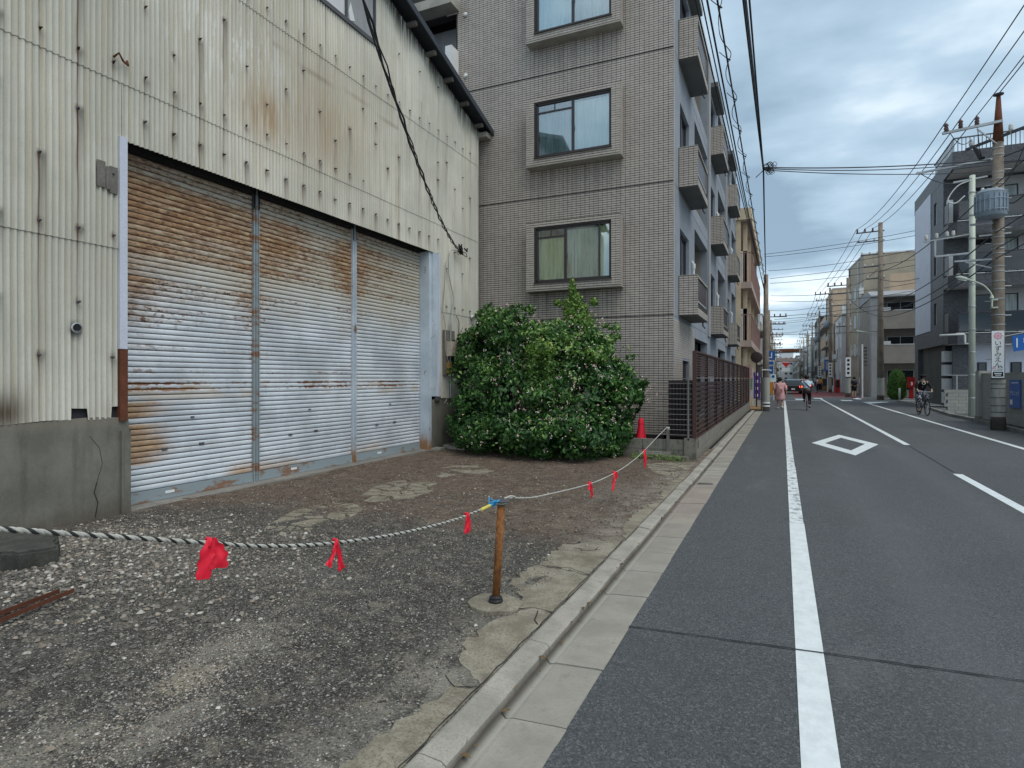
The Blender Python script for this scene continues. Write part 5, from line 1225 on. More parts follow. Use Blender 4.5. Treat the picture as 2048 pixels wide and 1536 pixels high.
blobs = [(-4.9,12.5,1.15,2.0,1.1,1.2),(-5.85,12.65,2.62,.78,.62,.62),(-5.5,12.6,2.0,1.1,.8,.9),(-6.45,12.6,1.5,.58,.8,1.05),(-4.55,12.55,2.15,.95,.7,.62),(-3.75,12.5,1.95,.6,.6,.62),(-3.35,12.5,1.5,.55,.6,.62),(-4.2,12.6,2.55,.5,.4,.35),
         (-5.7,11.75,.5,.95,.85,.52),(-4.6,11.35,.42,1.1,.85,.46),(-3.6,11.45,.42,.72,.9,.46),(-3.15,12.1,.45,.38,.6,.5),(-6.45,12.2,.45,.6,.6,.5),(-5.0,11.7,1.1,1.2,.7,.75),(-3.9,11.8,1.05,.8,.7,.7),(-5.9,12.0,1.3,.75,.65,.7),(-6.6,12.7,2.35,.3,.4,.35),(-5.05,12.5,2.35,.75,.55,.52),(-3.0,12.4,1.1,.4,.5,.5)]
B0 = np.array(blobs); knobs = []      # many smaller boughs give the crown its lumps
while len(knobs) < 120:
    b = B0[rng.integers(len(B0))]; d = rng.normal(size=3); d[1] = -abs(d[1])*1.2; d /= np.linalg.norm(d); p = b[:3]+d*b[3:]*.93
    q = min(np.sqrt((((p-c[:3])/c[3:])**2).sum()) for c in B0)
    if q > .9 and p[2] > .1: r = rng.uniform(.13,.34); knobs.append((*p, r*1.2, r, r*rng.uniform(.55,.85)))
ext = []
for i in range(60):     # arching sprays that break the outline
    b = blobs[rng.integers(len(blobs))]; d = rng.normal(size=3); d[2] = abs(d[2])*.9; d[1] = -abs(d[1]); d /= np.linalg.norm(d)
    ext.append((b[0]+d[0]*b[3]*.98, b[1]+d[1]*b[4]*.98, b[2]+d[2]*b[5]*1.0, rng.uniform(.14,.26), rng.uniform(.14,.24), rng.uniform(.09,.18)))
for (x, z) in ((-2.60,1.50),(-2.72,1.46),(-2.86,1.48),(-3.0,1.6),(-2.95,2.05),(-3.10,2.2),(-3.3,2.5),(-6.7,2.6),(-6.5,3.15),(-6.35,3.3),(-3.6,2.75),(-3.3,2.7),(-3.0,1.3),(-5.3,3.2)): ext.append((x,12.7,z,.15,.14,.09))
sh_ = thing('flowering_shrub', (-4.8, 12.3, 0), 'large overgrown green shrub dotted with small pinkish white flowers', 'shrub')
P1, N1, q1 = shell(blobs, 26000, (.80,1.02)); P2, N2, q2 = shell(knobs+ext, 34000, (.55,1.12))
P = np.concatenate([P1,P2]); Nn = np.concatenate([N1,N2]); k = ((P[:,0]/P[:,1] < -.229)|(P[:,2] > 1.12))&(P[:,1] < 13.9)&(P[:,0] > -7.02)&(P[:,0] < -2.6)
# leaf gaps: drop whole clumps so dark hollows open up
ph = np.sin(P[:,0]*4.1+1.3)*np.sin(P[:,2]*4.7+.4)+.6*np.sin(P[:,0]*9.3+P[:,2]*3.1)*np.sin(P[:,2]*8.1-P[:,1]*5)
k &= (ph > -.36)|(rng.random(len(P)) < .12); P, Nn = P[k], Nn[k]
n = len(P); clump = .5+.5*np.sin(P[:,0]*6.3+P[:,2]*3.7)*np.sin(P[:,2]*7.7-P[:,0]*2.2)
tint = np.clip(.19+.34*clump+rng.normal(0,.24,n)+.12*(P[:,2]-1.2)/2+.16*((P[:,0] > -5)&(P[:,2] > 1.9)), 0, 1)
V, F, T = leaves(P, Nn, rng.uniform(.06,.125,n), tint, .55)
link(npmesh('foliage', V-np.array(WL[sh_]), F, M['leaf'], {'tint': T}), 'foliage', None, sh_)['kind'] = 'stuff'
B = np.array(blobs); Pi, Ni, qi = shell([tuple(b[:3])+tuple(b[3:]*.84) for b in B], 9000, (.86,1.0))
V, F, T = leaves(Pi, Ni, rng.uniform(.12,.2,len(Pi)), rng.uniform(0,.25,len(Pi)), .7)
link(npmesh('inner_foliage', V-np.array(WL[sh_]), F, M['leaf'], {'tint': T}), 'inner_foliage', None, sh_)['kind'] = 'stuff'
m = MB()
for i in range(34):
    b = blobs[i % len(blobs)]; a = Vector((-4.8+random.uniform(-1.2,1.2), 12.5+random.uniform(-.5,.5), 0)); c = Vector((b[0]+random.uniform(-.4,.4), b[1]+random.uniform(-.4,.4), b[2]+b[5]*random.uniform(.3,.95)))
    mid = a.lerp(c, .5)+Vector((random.uniform(-.25,.25), random.uniform(-.2,.2), .2)); m.tube(spl([a, mid, c], 5), [.028-.0022*j for j in range(11)], 5)
m.build('branches', M['twig'], sh_)
# flowers in small heads
Pf, Nf, qf = shell(knobs+ext[:30], 9000, (.95,1.12)); kk = (Pf[:,1] < 12.9)&(Pf[:,0] > -6.95); Pf, Nf = Pf[kk], Nf[kk]
w = np.exp(-((Pf[:,0]+3.9)/1.2)**2)*.6+np.exp(-((Pf[:,0]+4.9)/1.0)**2-((Pf[:,2]-.9)/.6)**2)*.6+.35
sel = (rng.random(len(Pf)) < w*np.where(Pf[:,2] < .75, .09, .19))&((Pf[:,0]/Pf[:,1] < -.229)|(Pf[:,2] > 1.12)); Pf, Nf = Pf[sel], Nf[sel]
V = []; F = []; T = []; ico = np.array([(1,0,0),(-1,0,0),(0,1,0),(0,-1,0),(0,0,1),(0,0,-1)])*1.0; fo = np.array([(0,2,4),(2,1,4),(1,3,4),(3,0,4),(2,0,5),(1,2,5),(3,1,5),(0,3,5)])
for p, nn in zip(Pf, Nf):
    for j in range(rng.integers(2,6)):
        c = p+nn*.03+rng.normal(0,.018,3); r = rng.uniform(.007,.016); b = len(V); V += list(c+ico*r*rng.uniform(.7,1.2,(6,1))); F += list(fo+b); T += [rng.random()]*6
o = link(npmesh('blossoms', np.array(V)-np.array(WL[sh_]), np.array(F), M['flower'], {'tint': T}), 'blossoms', None, sh_); o['kind'] = 'stuff'
# climbing creeper through the shrub
cv = thing('creeper', (-4.6, 12.4, 0), 'yellow green creeper climbing above the shrub below the lowest window', 'creeper')
cb = [(-4.72,13.0,3.62,.09,.12,.26),(-4.60,13.0,3.38,.13,.12,.16),(-4.80,13.0,3.25,.15,.14,.2),(-4.62,12.95,3.05,.26,.2,.32),(-4.45,12.9,3.1,.15,.15,.22),(-4.66,12.9,2.95,.26,.22,.25),(-4.4,12.8,2.85,.25,.25,.2),(-4.95,11.35,1.55,.16,.12,.7),(-4.62,11.35,1.55,.12,.12,.72),(-4.78,11.45,2.2,.32,.2,.22),(-4.75,11.35,.9,.25,.14,.3),(-5.02,12.9,3.32,.1,.1,.09),(-4.18,12.9,3.3,.1,.1,.1)]
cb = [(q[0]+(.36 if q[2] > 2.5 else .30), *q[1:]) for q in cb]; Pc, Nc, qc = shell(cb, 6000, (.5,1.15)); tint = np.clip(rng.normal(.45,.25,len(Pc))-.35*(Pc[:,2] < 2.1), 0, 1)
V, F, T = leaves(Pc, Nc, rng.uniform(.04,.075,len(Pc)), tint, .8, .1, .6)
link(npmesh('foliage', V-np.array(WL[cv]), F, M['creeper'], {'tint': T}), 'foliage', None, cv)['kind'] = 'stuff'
m = MB(); m.tube(spl([(-4.5,12.5,0),(-4.5,12.8,1.5),(-4.35,12.95,2.8),(-4.36,13.0,3.75)]), .012, 5); m.tube(spl([(-4.8,11.45,2.3),(-4.95,11.4,1.6),(-4.9,11.4,1.0)]), .008, 5); m.build('stem', M['twig'], cv)
# weeds along the foot of the wall
P = np.stack([rng.uniform(-2.7,-1.7,500), 11.75+rng.normal(0,.08,500), rng.uniform(.0,.10,500)], 1); P[:,2] += hlot(P[:,0],P[:,1])
V, F, T = leaves(P, np.tile([0,-.3,1.0],(500,1)), rng.uniform(.02,.05,500), rng.uniform(.2,.8,500), .6)
o = D.objects.new('weeds', npmesh('weeds', V, F, M['creeper'], {'tint': T})); COL.objects.link(o); tag(o, 'low weeds at the foot of the block wall', 'weeds', kind='stuff')

# ================================================================== BUILDINGS FURTHER ALONG
_wc = {}
def win_mesh(w, h, fr, gl, mull=1):
    key = (w, h, fr, gl, mull)
    if key in _wc: return _wc[key]
    m = MB(); t = .05
    m.box(-w/2, w/2, -.04, .04, -t, 0); m.box(-w/2, w/2, -.04, .04, h, h+t); m.box(-w/2-t, -w/2, -.04, .04, -t, h+t); m.box(w/2, w/2+t, -.04, .04, -t, h+t)
    for i in range(mull): x = -w/2+w*(i+1)/(mull+1); m.box(x-.025, x+.025, -.03, .03, 0, h)
    a = m.mesh('window', M[fr]); m = MB(); m.box(-w/2, w/2, -.012, .0, 0, h); b = m.mesh('pane', M[gl]); _wc[key] = (a, b); return _wc[key]
def window(parent, x, y, z, rz, w, h, fr='alu', gl='glassdark', mull=1):
    a, b = win_mesh(w, h, fr, gl, mull); o = piece(a, 'window', parent, (x, y, z), rz=rz)
    p = D.objects.new('pane', b); COL.objects.link(p); p.parent = o; WL[p] = WL[o]; return o
def poly_building(name, label, poly, h, mat, parapet=.35, fl=3.0, street=None, seed=0, fr='alu', balc=False, cat='building', wmat=None):
    """poly: plan outline; street = list of (p, q) wall runs that carry windows (outward normal to the right of p->q)"""
    cx = sum(p[0] for p in poly)/len(poly); cy = sum(p[1] for p in poly)/len(poly); R = random.Random(seed)
    t = thing(name, (cx, cy, 0), label, cat)
    m = MB(); m.prism(poly, -.05, h); m.build('walls', M[mat], t)
    m = MB(); m.prism([(cx+(x-cx)*1.01, cy+(y-cy)*1.01) for x, y in poly], h, h+.12); m.build('roof_edge', M['conc' if seed % 2 else 'whitewall'], t)
    if seed % 3 == 0:
        m = MB(); m.prism([(cx+(x-cx)*.4, cy+(y-cy)*.4) for x, y in poly], h+.12, h+2.2); m.build('roof_house', M[mat], t)
    for (p, q) in (street or []):
        L = math.dist(p, q); dx_, dy_ = (q[0]-p[0])/L, (q[1]-p[1])/L; nx_, ny_ = dy_, -dx_; rz = math.atan2(nx_, -ny_)
        n = max(1, int(L/2.6)); w = R.choice([1.2,1.5,1.7])
        for f in range(int(h/fl)):
            z = f*fl+1.0
            if z+1.3 > h: break
            for i in range(n):
                if f == 0 and R.random() < .5: 
                    continue
                s_ = L*(i+.5)/n; window(t, p[0]+dx_*s_+nx_*.02, p[1]+dy_*s_+ny_*.02, z, rz, w, 1.25, fr, wmat or R.choice(['glassdark','glassdark','curt_g']))
            if f > 0 or n > 2:
                for i in range(n):
                    if R.random() < .4:
                        s_ = L*(i+.92)/n; m = MB(); cx2, cy2 = p[0]+dx_*s_+nx_*.18, p[1]+dy_*s_+ny_*.18; m.box(cx2-.17, cx2+.17, cy2-.36, cy2+.36, z+.1, z+.7); m.build('air_conditioner', M['white'], t)
            if balc and f > 0:
                a = (p[0]+dx_*.3, p[1]+dy_*.3); b = (q[0]-dx_*.3, q[1]-dy_*.3)
                m = MB(); m.prism([a, b, (b[0]+nx_*.9, b[1]+ny_*.9), (a[0]+nx_*.9, a[1]+ny_*.9)], f*fl-.15, f*fl); ba = m.build('balcony', M['conc_lt'], t)
                m = MB(); m.prism([(a[0]+nx_*.8, a[1]+ny_*.8), (b[0]+nx_*.8, b[1]+ny_*.8), (b[0]+nx_*.9, b[1]+ny_*.9), (a[0]+nx_*.9, a[1]+ny_*.9)], f*fl, f*fl+1.0); m.build('parapet', M[mat], ba)
    if street:
        (p, q) = street[0]; L = math.dist(p, q)
        for k in range(2):
            s_ = L*(.12+.6*k); x_, y_ = p[0]+(q[0]-p[0])/L*s_, p[1]+(q[1]-p[1])/L*s_; sg_ = -1 if p[0] > 0 else 1; m = MB(); m.tube([(x_+sg_*.08,y_,.1),(x_+sg_*.08,y_,h-.2)], .06, 6); m.build('downpipe', M['whitewall' if k else 'steel_dark'], t)
    return t
# beige block with pinkish balconies
bg = thing('beige_apartments', (-4, 34.2, 0), 'beige apartment building with pinkish balconies beyond the louvre fence', 'apartment building')
wall_y(34.2, 34.4, -9, -2.04, -.05, 10.6, [], 'beige', 'end_wall', bg)
wall_x(-2.75, -2.6, 34.4, 48.4, -.05, 10.05, [(35+3.4*k, 36.6+3.4*k, z, z+2.0) for k in range(4) for z in (3.7, 6.9)]+[(36,38.5,.1,2.6),(41,45,.1,2.6)], 'beige', 'street_wall', bg)
m = MB(); m.box(-9,-2.76,34.4,48.4,0,10.6); m.build('core', M['interior'], bg)
m = MB(); m.box(-9,-2.04,48.2,48.4,-.05,10.6); m.build('far_wall', M['beige'], bg)
m = MB(); m.box(-9.1,-1.5,34.1,48.6,10.05,10.66); m.build('roof_slab', M['beige'], bg)
m = MB(); m.box(-2.6,-1.52,34.45,48.5,10.02,10.048); m.build('roof_soffit', M['pinkslab'], bg)
for z, zt in ((6.42, 8.34), (3.3, 5.04)):
    m = MB(); m.box(-2.6,-1.5,34.3,48.4,z,z+.34); b = m.build('balcony', M['pinkslab'], bg)
    m = MB(); m.box(-1.56,-1.52,34.3,48.4,zt-.05,zt); m.box(-2.04,-1.52,34.31,34.35,zt-.05,zt); m.build('handrail', M['pinkrail'], b)
    for k in range(36):
        m = MB(); y = 34.33+.40*k; m.box(-1.55,-1.53,y,y+.025,z+.34,zt-.05); m.build('baluster', M['pinkrail'], b)
    for k in range(4):
        m = MB(); x = -2.0+.13*k; m.box(x,x+.025,34.32,34.345,z+.34,zt-.05); m.build('baluster', M['pinkrail'], b)
    m = MB(); m.box(-2.2,-1.75,34.9,34.95,z+.34,z+2.1); m.build('partition', M['white'], b)
for k in range(4):
    for z in (3.7, 6.9):
        m = MB(); y = 35+3.4*k; m.box(-2.7,-2.65,y,y+1.6,z,z+2.0); w = m.build('window', M['alu'], bg); m = MB(); m.box(-2.645,-2.64,y+.06,y+1.54,z+.06,z+1.94); m.build('pane', M['glassdark'], w)
for y in (34.9, 39, 43.5, 48):
    m = MB(); m.box(-1.95,-1.75,y,y+.2,0,10.05); m.build('column', M['beige'], bg)
m = MB(); m.box(-2.6,-1.6,34.6,34.7,0,2.2); m.box(-1.66,-1.6,34.7,37.5,.9,2.4); m.build('brown_screen', M['pinkrail'], bg)

def text_mesh(body, size, name, mat, extrude=.001):
    cu = D.curves.new(name, 'FONT'); cu.body = body; cu.size = size; cu.align_x = 'CENTER'; cu.align_y = 'CENTER'; cu.extrude = extrude; cu.resolution_u = 3
    o = D.objects.new(name, cu); COL.objects.link(o); dg = bpy.context.evaluated_depsgraph_get(); me = D.meshes.new_from_object(o.evaluated_get(dg)); D.objects.remove(o); D.curves.remove(cu)
    me.materials.clear(); me.materials.append(M[mat]); return me
# charcoal building on the right
dk = thing('charcoal_apartments', (12, 40, 0), 'charcoal tiled apartment building with a pale side panel and wrap balconies', 'apartment building')
strip = [(41.1,41.75,10.4,11.65),(41.1,41.75,7.5,8.75),(41.1,41.75,4.65,5.9)]
wall_x(8, 8.25, 39.992, 47.2, 3.45, 12.39, strip, 'darktile', 'side_wall', dk)
for h in strip:
    m = MB(); m.box(8.12,8.16,h[0],h[1],h[2],h[3]); w = m.build('window', M['alu'], dk); m = MB(); m.box(8.10,8.115,h[0]+.05,h[1]-.05,h[2]+.05,h[3]-.05); m.build('pane', M['curt_g'], w)
m = MB(); m.box(7.95,7.998,42.45,46.8,4.4,12.5); m.build('pale_panel', M['panel_lav'], dk)
m = MB(); m.box(8.25,22,40.3,47.2,0,13.2); m.build('core', M['interior'], dk)
wall_y(40.0, 40.25, 8.25, 22, 3.45, 13.3, [(9.3+3.2*k, 11.4+3.2*k, z, z+2.05) for k in range(4) for z in (4.1, 7.1, 9.9)], 'whitewall', 'front_wall', dk)
for k in range(4):
    for z in (4.1, 7.1, 9.9):
        x = 9.3+3.2*k; m = MB(); m.box(x,x+2.1,40.1,40.14,z,z+2.05); w = m.build('balcony_door', M['bronze'], dk)
        m = MB(); m.box(x+.05,x+1.0,40.085,40.098,z+.05,z+2.0); m.build('pane', M['glassdark'], w); m = MB(); m.box(x+1.1,x+2.05,40.085,40.098,z+.05,z+2.0); m.build('pane', M['curt_g'], w)
m = MB(); m.box(8.0,9.1,39.5,39.99,3.45,13.2); m.build('tiled_return', M['darktile'], dk)
for i, (z0, z1) in enumerate(((9.2, 9.82), (6.42, 7.04), (3.42, 3.96))):
    m = MB(); m.prism([(8.002,39.49),(8.002,38.55),(8.35,38.2),(22,38.2),(22,39.98),(9.1,39.98),(9.1,39.49)], z0, z1); b = m.build('balcony', M['darktile'], dk)
    m = MB(); m.prism([(8.06,39.45),(8.06,38.6),(8.38,38.26),(21.9,38.26),(21.9,39.9),(9.1,39.9),(9.1,39.45)], z0-.02, z0-.002); m.build('soffit', M['whitewall'], b)
    m = MB(); m.box(8.30,22,38.16,38.26,z1,z1+.03); m.build('coping', M['white'], b)
    for k in range(7):
        m = MB(); m.box(8.42+1.9*k,10.25+1.9*k,38.22,38.24,z1+.10,z1+1.05); m.build('railing_panel', M['smoke'], b)
    m = MB(); m.box(8.38,22,38.20,38.25,z1+1.05,z1+1.10); m.box(8.03,8.06,38.55,39.45,z1+1.05,z1+1.1); m.box(8.03,8.05,38.6,39.45,z1+.1,z1+1.05)
    m.build('railing_frame', M['bronze'], b)
    for k in range(8):
        m = MB(); m.box(8.38+1.9*k,8.43+1.9*k,38.2,38.25,z1+.03,z1+1.1); m.build('railing_post', M['bronze'], b)
m = MB(); m.box(8.08,8.35,39.1,39.2,9.9,11.2); m.box(8.08,8.35,39.1,39.2,7.1,8.3); m.build('partition', M['white'], dk)
m = MB(); m.prism([(7.995,47.3),(7.995,37.6),(22,37.6),(22,47.3)], 12.4, 13.3); m.build('roof_fascia', M['darktile'], dk)
m = MB(); m.prism([(8.1,39.4),(8.1,37.7),(21.9,37.7),(21.9,39.4)], 12.38, 12.398); m.build('roof_soffit', M['whitewall'], dk)
m = MB(); m.box(8.05,22,37.68,37.73,13.98,14.04); m.box(8.05,8.1,37.73,42,13.98,14.04); m.build('roof_handrail', M['steel_dark'], dk)
for k in range(40):
    m = MB(); x = 8.07+.17*k; m.box(x,x+.03,37.69,37.72,13.3,13.98); m.build('baluster', M['steel_dark'], dk)
for k in range(16):
    m = MB(); y = 37.9+.25*k; m.box(8.06,8.09,y,y+.03,13.3,13.98); m.build('baluster', M['steel_dark'], dk)
m = MB(); m.box(8.3,9.0,38.9,39.1,0,3.42); m.build('tiled_pier', M['darktile'], dk)
m = MB(); m.box(9.0,22,38.9,39.1,0,3.42); m.build('white_ground_wall', M['panel_lav'], dk)
for x0, x1, mt in ((9.35,9.75,'glassdark'),(10.75,11.2,'glassdark'),(11.9,12.5,'wood')):
    m = MB(); m.box(x0,x1,38.85,38.9,1.65,2.45); w = m.build('window', M['ink'], dk); m = MB(); m.box(x0+.06,x1-.06,38.84,38.849,1.7,2.4); m.build('pane', M[mt], w)
m = MB(); m.box(8.6,9.0,40.5,47,0,3.44); m.build('shop_recess', M['blacktile'], dk)
m = MB(); m.box(8.0,8.25,46.2,47.2,0,3.45); m.build('corner_pier', M['darktile'], dk)
for k in range(4):
    m = MB(); m.box(8.05,8.5,39.6,40.2,.25+.75*k,.25+.75*k+.6); m.build('stepped_pillar', M['whitewall'], dk)
m = MB(); m.box(8.1,8.45,39.65,40.15,0,3.4); m.build('pillar_core', M['blacktile'], dk)
# low wall of rough blocks, driveway and pavement on the right
lw = thing('low_block_wall', (7, 32, 0), 'low wall of grey rough stone blocks in front of the charcoal building', 'wall')
mm = MB(); mm.box(.004,.396,-.07,.07,.003,.147); me_lw = mm.mesh('stone_block', M['paleblock'])
for r_i in range(7):
    for c_i in range(5): piece(me_lw, 'stone_block', lw, (6.62+.4*c_i+(.0 if r_i % 2 else -.12), 32+random.uniform(-.008,.008), .06+.15*r_i))
m = MB(); m.box(6.6,8.5,31.95,32.05,0,1.1); m.build('wall_core', M['grout'], lw)
for i in range(3):
    m = MB(); m.box(6.95+.55*i,6.99+.55*i,32-.02,32.02,1.1,1.75) if i == 0 else m.box(6.95+.55*i,6.98+.55*i,32-.01,32.01,1.1,1.75); m.build('fence_post', M['steel'], lw)
m = MB(); m.box(6.6,8.5,31.99,32.01,1.73,1.76); m.build('fence_rail', M['steel'], lw)
sheet('driveway', [(6.62,27.5),(16,27.5),(16,38.8),(7.25,38.8),(6.6,31)], .045, M['asphalt2'])
kr = thing('right_kerb', (6.4, 22, 0), None, None); kr['kind'] = 'structure'
kp = [(6.30,10),(6.35,21.8),(6.58,27.6),(6.52,31.0),(7.15,39.5),(7.28,49.0)]
for a, b in zip(kp[:-1], kp[1:]):
    n = max(1, int(math.dist(a,b)/1.2))
    for i in range(n):
        p = Vector((a[0]+(b[0]-a[0])*i/n, a[1]+(b[1]-a[1])*i/n, .05)); q = Vector((a[0]+(b[0]-a[0])*(i+.97)/n, a[1]+(b[1]-a[1])*(i+.97)/n, .05)); m = MB(); m.bar(p, q, .13, .13); m.build('kerb_stone', M['conc'], kr)
sheet('pavement', [(7.3,39.0),(8.6,39.0),(18,39.0),(18,49.3),(7.35,49.2),(7.2,40)], .11, M['conc_lt'])
sheet('roadside_strip', [(6.36,10),(6.62,27.4),(8.5,27.4),(8.5,10)], .03, M['conc'])
rw = thing('boundary_wall', (6.7, 24, 0), 'tall pale concrete block wall at the right edge behind the utility pole', 'wall')
mm = MB(); mm.box(-.05,.05,.004,.396,.004,.196); me_rb = mm.mesh('concrete_block', M['paleblock'])
for r_i in range(8):
    for c_i in range(24): piece(me_rb, 'concrete_block', rw, (6.66, 17.4+.4*c_i+(.2 if r_i % 2 else 0), .14+.2*r_i))
m = MB(); m.box(6.625,6.70,17.4,27.1,0,1.74); m.build('mortar_core', M['conc'], rw)
m = MB(); m.box(6.60,6.76,17.4,27.1,1.74,1.79); m.build('coping', M['conc_lt'], rw)
m = MB(); m.box(6.52,6.95,26.9,27.35,.22,1.88); m.build('gate_pillar', M['paleblock'], rw)
m = MB(); m.box(6.50,6.97,26.88,27.37,0,.22); m.build('pillar_base', M['conc'], rw)
bs = thing('blue_wall_sign', (6.58, 23.4, .7), 'upright blue sign with white print on the pale block wall', 'sign')
m = MB(); m.box(6.575,6.60,22.95,23.9,.68,1.56); m.build('board', M['blue_sign'], bs)
for i in range(0):
    y = 23.66+.2*i; m = MB(); m.bar((6.572,y,1.22),(6.572,y+.13,1.24),.02,.02) ; m.bar((6.572,y+.02,1.24),(6.572,y+.02,1.06),.02,.02); m.bar((6.572,y+.12,1.2),(6.572,y+.06,1.02),.02,.02); m.build('glyph', M['white_sign'], bs)
for i, ch in enumerate('クリニック'): piece(text_mesh(ch, .17, 'letter', 'white_sign'), 'letter', bs, (6.571, 23.76-.165*i, 1.13), rot=(math.pi/2, 0, -math.pi/2))
m = MB(); m.box(6.571,6.574,23.6,23.82,.78,.94); m.build('white_box', M['white_sign'], bs); m = MB(); m.box(6.571,6.574,23.1,23.7,1.45,1.48); m.build('small_print', M['white_sign'], bs)
bn = thing('blue_banner', (6.8, 22.4, 2.4), 'slanting blue banner with a white block above the boundary wall', 'banner')
m = MB(); m.add([(6.23,22.40,2.86),(7.4,22.40,3.12),(7.42,22.40,2.62),(6.27,22.40,2.40),(6.23,22.42,2.86),(7.4,22.42,3.12),(7.42,22.42,2.62),(6.27,22.42,2.40)],[(0,3,2,1),(4,5,6,7),(0,1,5,4),(3,7,6,2)]); m.build('cloth', M['blue_sign'], bn)
m = MB(); m.box(6.5,6.9,22.392,22.399,2.66,2.80); m.build('white_mark', M['white_sign'], bn)
m = MB(); m.box(6.33,6.36,22.392,22.399,2.52,2.80); m.build('white_mark', M['white_sign'], bn)
m = MB(); m.tube([(6.05,22.45,2.86),(7.5,22.45,3.17)], .012, 5); m.build('banner_rod', M['steel'], bn)

# beyond the crossing, right
poly_building('olive_apartments', 'tall olive beige block rising behind the balcony building at the crossing', [(7.43,69.3),(6.9,78.5),(20,79),(20,69.3)], 14.0, 'olive', street=[((6.9,78.5),(7.43,69.3))], seed=2, wmat='curt_g')
tb = thing('taupe_apartments', (11, 60, 0), 'taupe apartment building with long solid balconies beyond the clipped bush', 'apartment building')
m = MB(); m.box(7.0,18,61.2,68.5,0,8.6); m.build('walls', M['taupe'], tb)
m = MB(); m.box(7.0,7.55,60,61.2,0,8.6); m.build('side_wall', M['greywall'], tb)
m = MB(); m.prismx([(59.9,8.6),(59.9,8.75),(62,9.35),(68.5,9.35),(68.5,8.6)], 6.95, 18); m.build('roof', M['greywall'], tb)
m = MB(); m.box(8.8,12,63,68,9.35,11.0); m.build('penthouse', M['peach'], tb)
for z0, z1 in ((5.85,7.4),(2.9,4.48)):
    m = MB(); m.box(7.55,18,60,60.12,z0,z1); m.box(7.55,18,60.12,61.2,z0,z0+.2); b = m.build('balcony', M['taupe'], tb)
    m = MB(); m.box(7.5,18,59.97,60.15,z1,z1+.06); m.build('coping', M['whitewall'], b)
    m = MB(); m.box(7.7,8.5,60.5,60.9,z0+.2,z1+.35); m.build('storage_box', M['white'], b)
for z in (0.4, 3.3, 6.3):
    for k in range(4): window(tb, 9.3+2.6*k, 61.18, z+.2, 0, 1.9, 1.7, 'alu', 'glassdark')
rng_b = [(6.3,80,90,9.0,'whitewall'),(6.1,90.2,103,13.5,'peach'),(6.0,103.2,118,8.5,'olive'),(5.9,118.2,134,12.5,'blacktile'),(5.9,134.2,150,8.0,'greywall'),(5.8,150.2,172,9.5,'whitewall'),(5.8,172.2,200,8,'taupe'),(5.8,202,240,11,'greywall'),(5.6,242,300,9,'olive'),(5.6,302,380,12,'taupe')]
lb_ = ['narrow white building standing after the olive block','peach building two doors past the olive block','low olive beige building on the right of the far street','blackish building with a hanging sign down the street','grey building in the distance just past the blackish one','white building in the distance on the right','taupe building far down the street on the right','wide grey block far down the street on the right','olive building near the end of the street on the right','last taupe building on the right']
for i, (x, y0, y1, h, mt) in enumerate(rng_b):
    poly_building('street_building', lb_[i], [(x,y0),(x,y1),(x+10,y1),(x+10,y0)], h, mt, street=[((x,y1),(x,y0)),((x,y0),(x+10,y0))], seed=i+3, balc=(i % 3 == 1))
rng_l = [(-2.2,58,69,10.5,'whitewall'),(-2.3,69.2,80,8.0,'peach'),(-2.3,80.2,96,9.5,'whitewall'),(-2.5,96.2,112,7,'whitewall'),(-2.4,112.2,132,9,'taupe'),(-2.4,132.2,160,7.5,'greywall'),(-2.5,162,200,9,'whitewall'),(-2.5,202,260,9,'olive'),(-2.6,262,380,11,'greywall')]
ll_ = ['white building on the left just past the crossing','small peach building behind the white one on the left','white balconied building on the left halfway down the street','low white building farther down on the left','taupe building on the left in the distance','low grey building on the left in the distance','white building far away on the left','olive building far away on the left','last grey building on the left']
for i, (x, y0, y1, h, mt) in enumerate(rng_l):
    poly_building('street_building', ll_[i], [(x,y0),(x,y1),(x-10,y1),(x-10,y0)], h, mt, street=[((x,y0),(x,y1)),((x-10,y0),(x,y0))], seed=i+21, balc=(i % 2 == 0))
# overhead structure closing the far street and the skyline behind it
ov = thing('elevated_walkway', (2, 215, 0), 'reddish roofed elevated walkway crossing the far end of the street', 'bridge')
m = MB(); m.box(-14,14,214,220,7.2,8.2); m.build('deck', M['pinkslab'], ov); m = MB(); m.prismy([(-14,10.2),(14,10.2),(12,11.2),(-12,11.2)], 213, 221); m.build('roof', M['rustbrown'], ov)
for x in (-13,-6,6,13):
    m = MB(); m.box(x-.3,x+.3,215,216,0,10.2); m.build('column', M['greywall'], ov)
tr = thing('triangle_sign', (1.6, 205, 6), 'red and white inverted triangle sign under the far walkway', 'sign')
m = MB(); m.prismy([(-.4,6.6),(2.4,6.6),(1.0,5.0)], 205, 205.1); m.build('plate', M['redbox'], tr); m = MB(); m.prismy([(-.2,4.9),(2.2,4.9),(2.2,3.8),(-.2,3.8)], 205, 205.1); m.build('white_plate', M['white_sign'], tr)
for i, (x0, x1, y, h, mt, lab) in enumerate([(-12,-2,395,14,'greywall','grey block on the skyline at the left end of the street'),(-2,6,400,17,'whitewall','white block on the skyline closing the street'),(6,16,392,13,'taupe','taupe block on the skyline at the right end of the street'),(-30,-12,420,18,'whitewall','wide white block on the far left skyline')]):
    poly_building('skyline_building', lab, [(x0,y),(x1,y),(x1,y+12),(x0,y+12)], h, mt, street=[((x0,y),(x1,y))], seed=40+i)

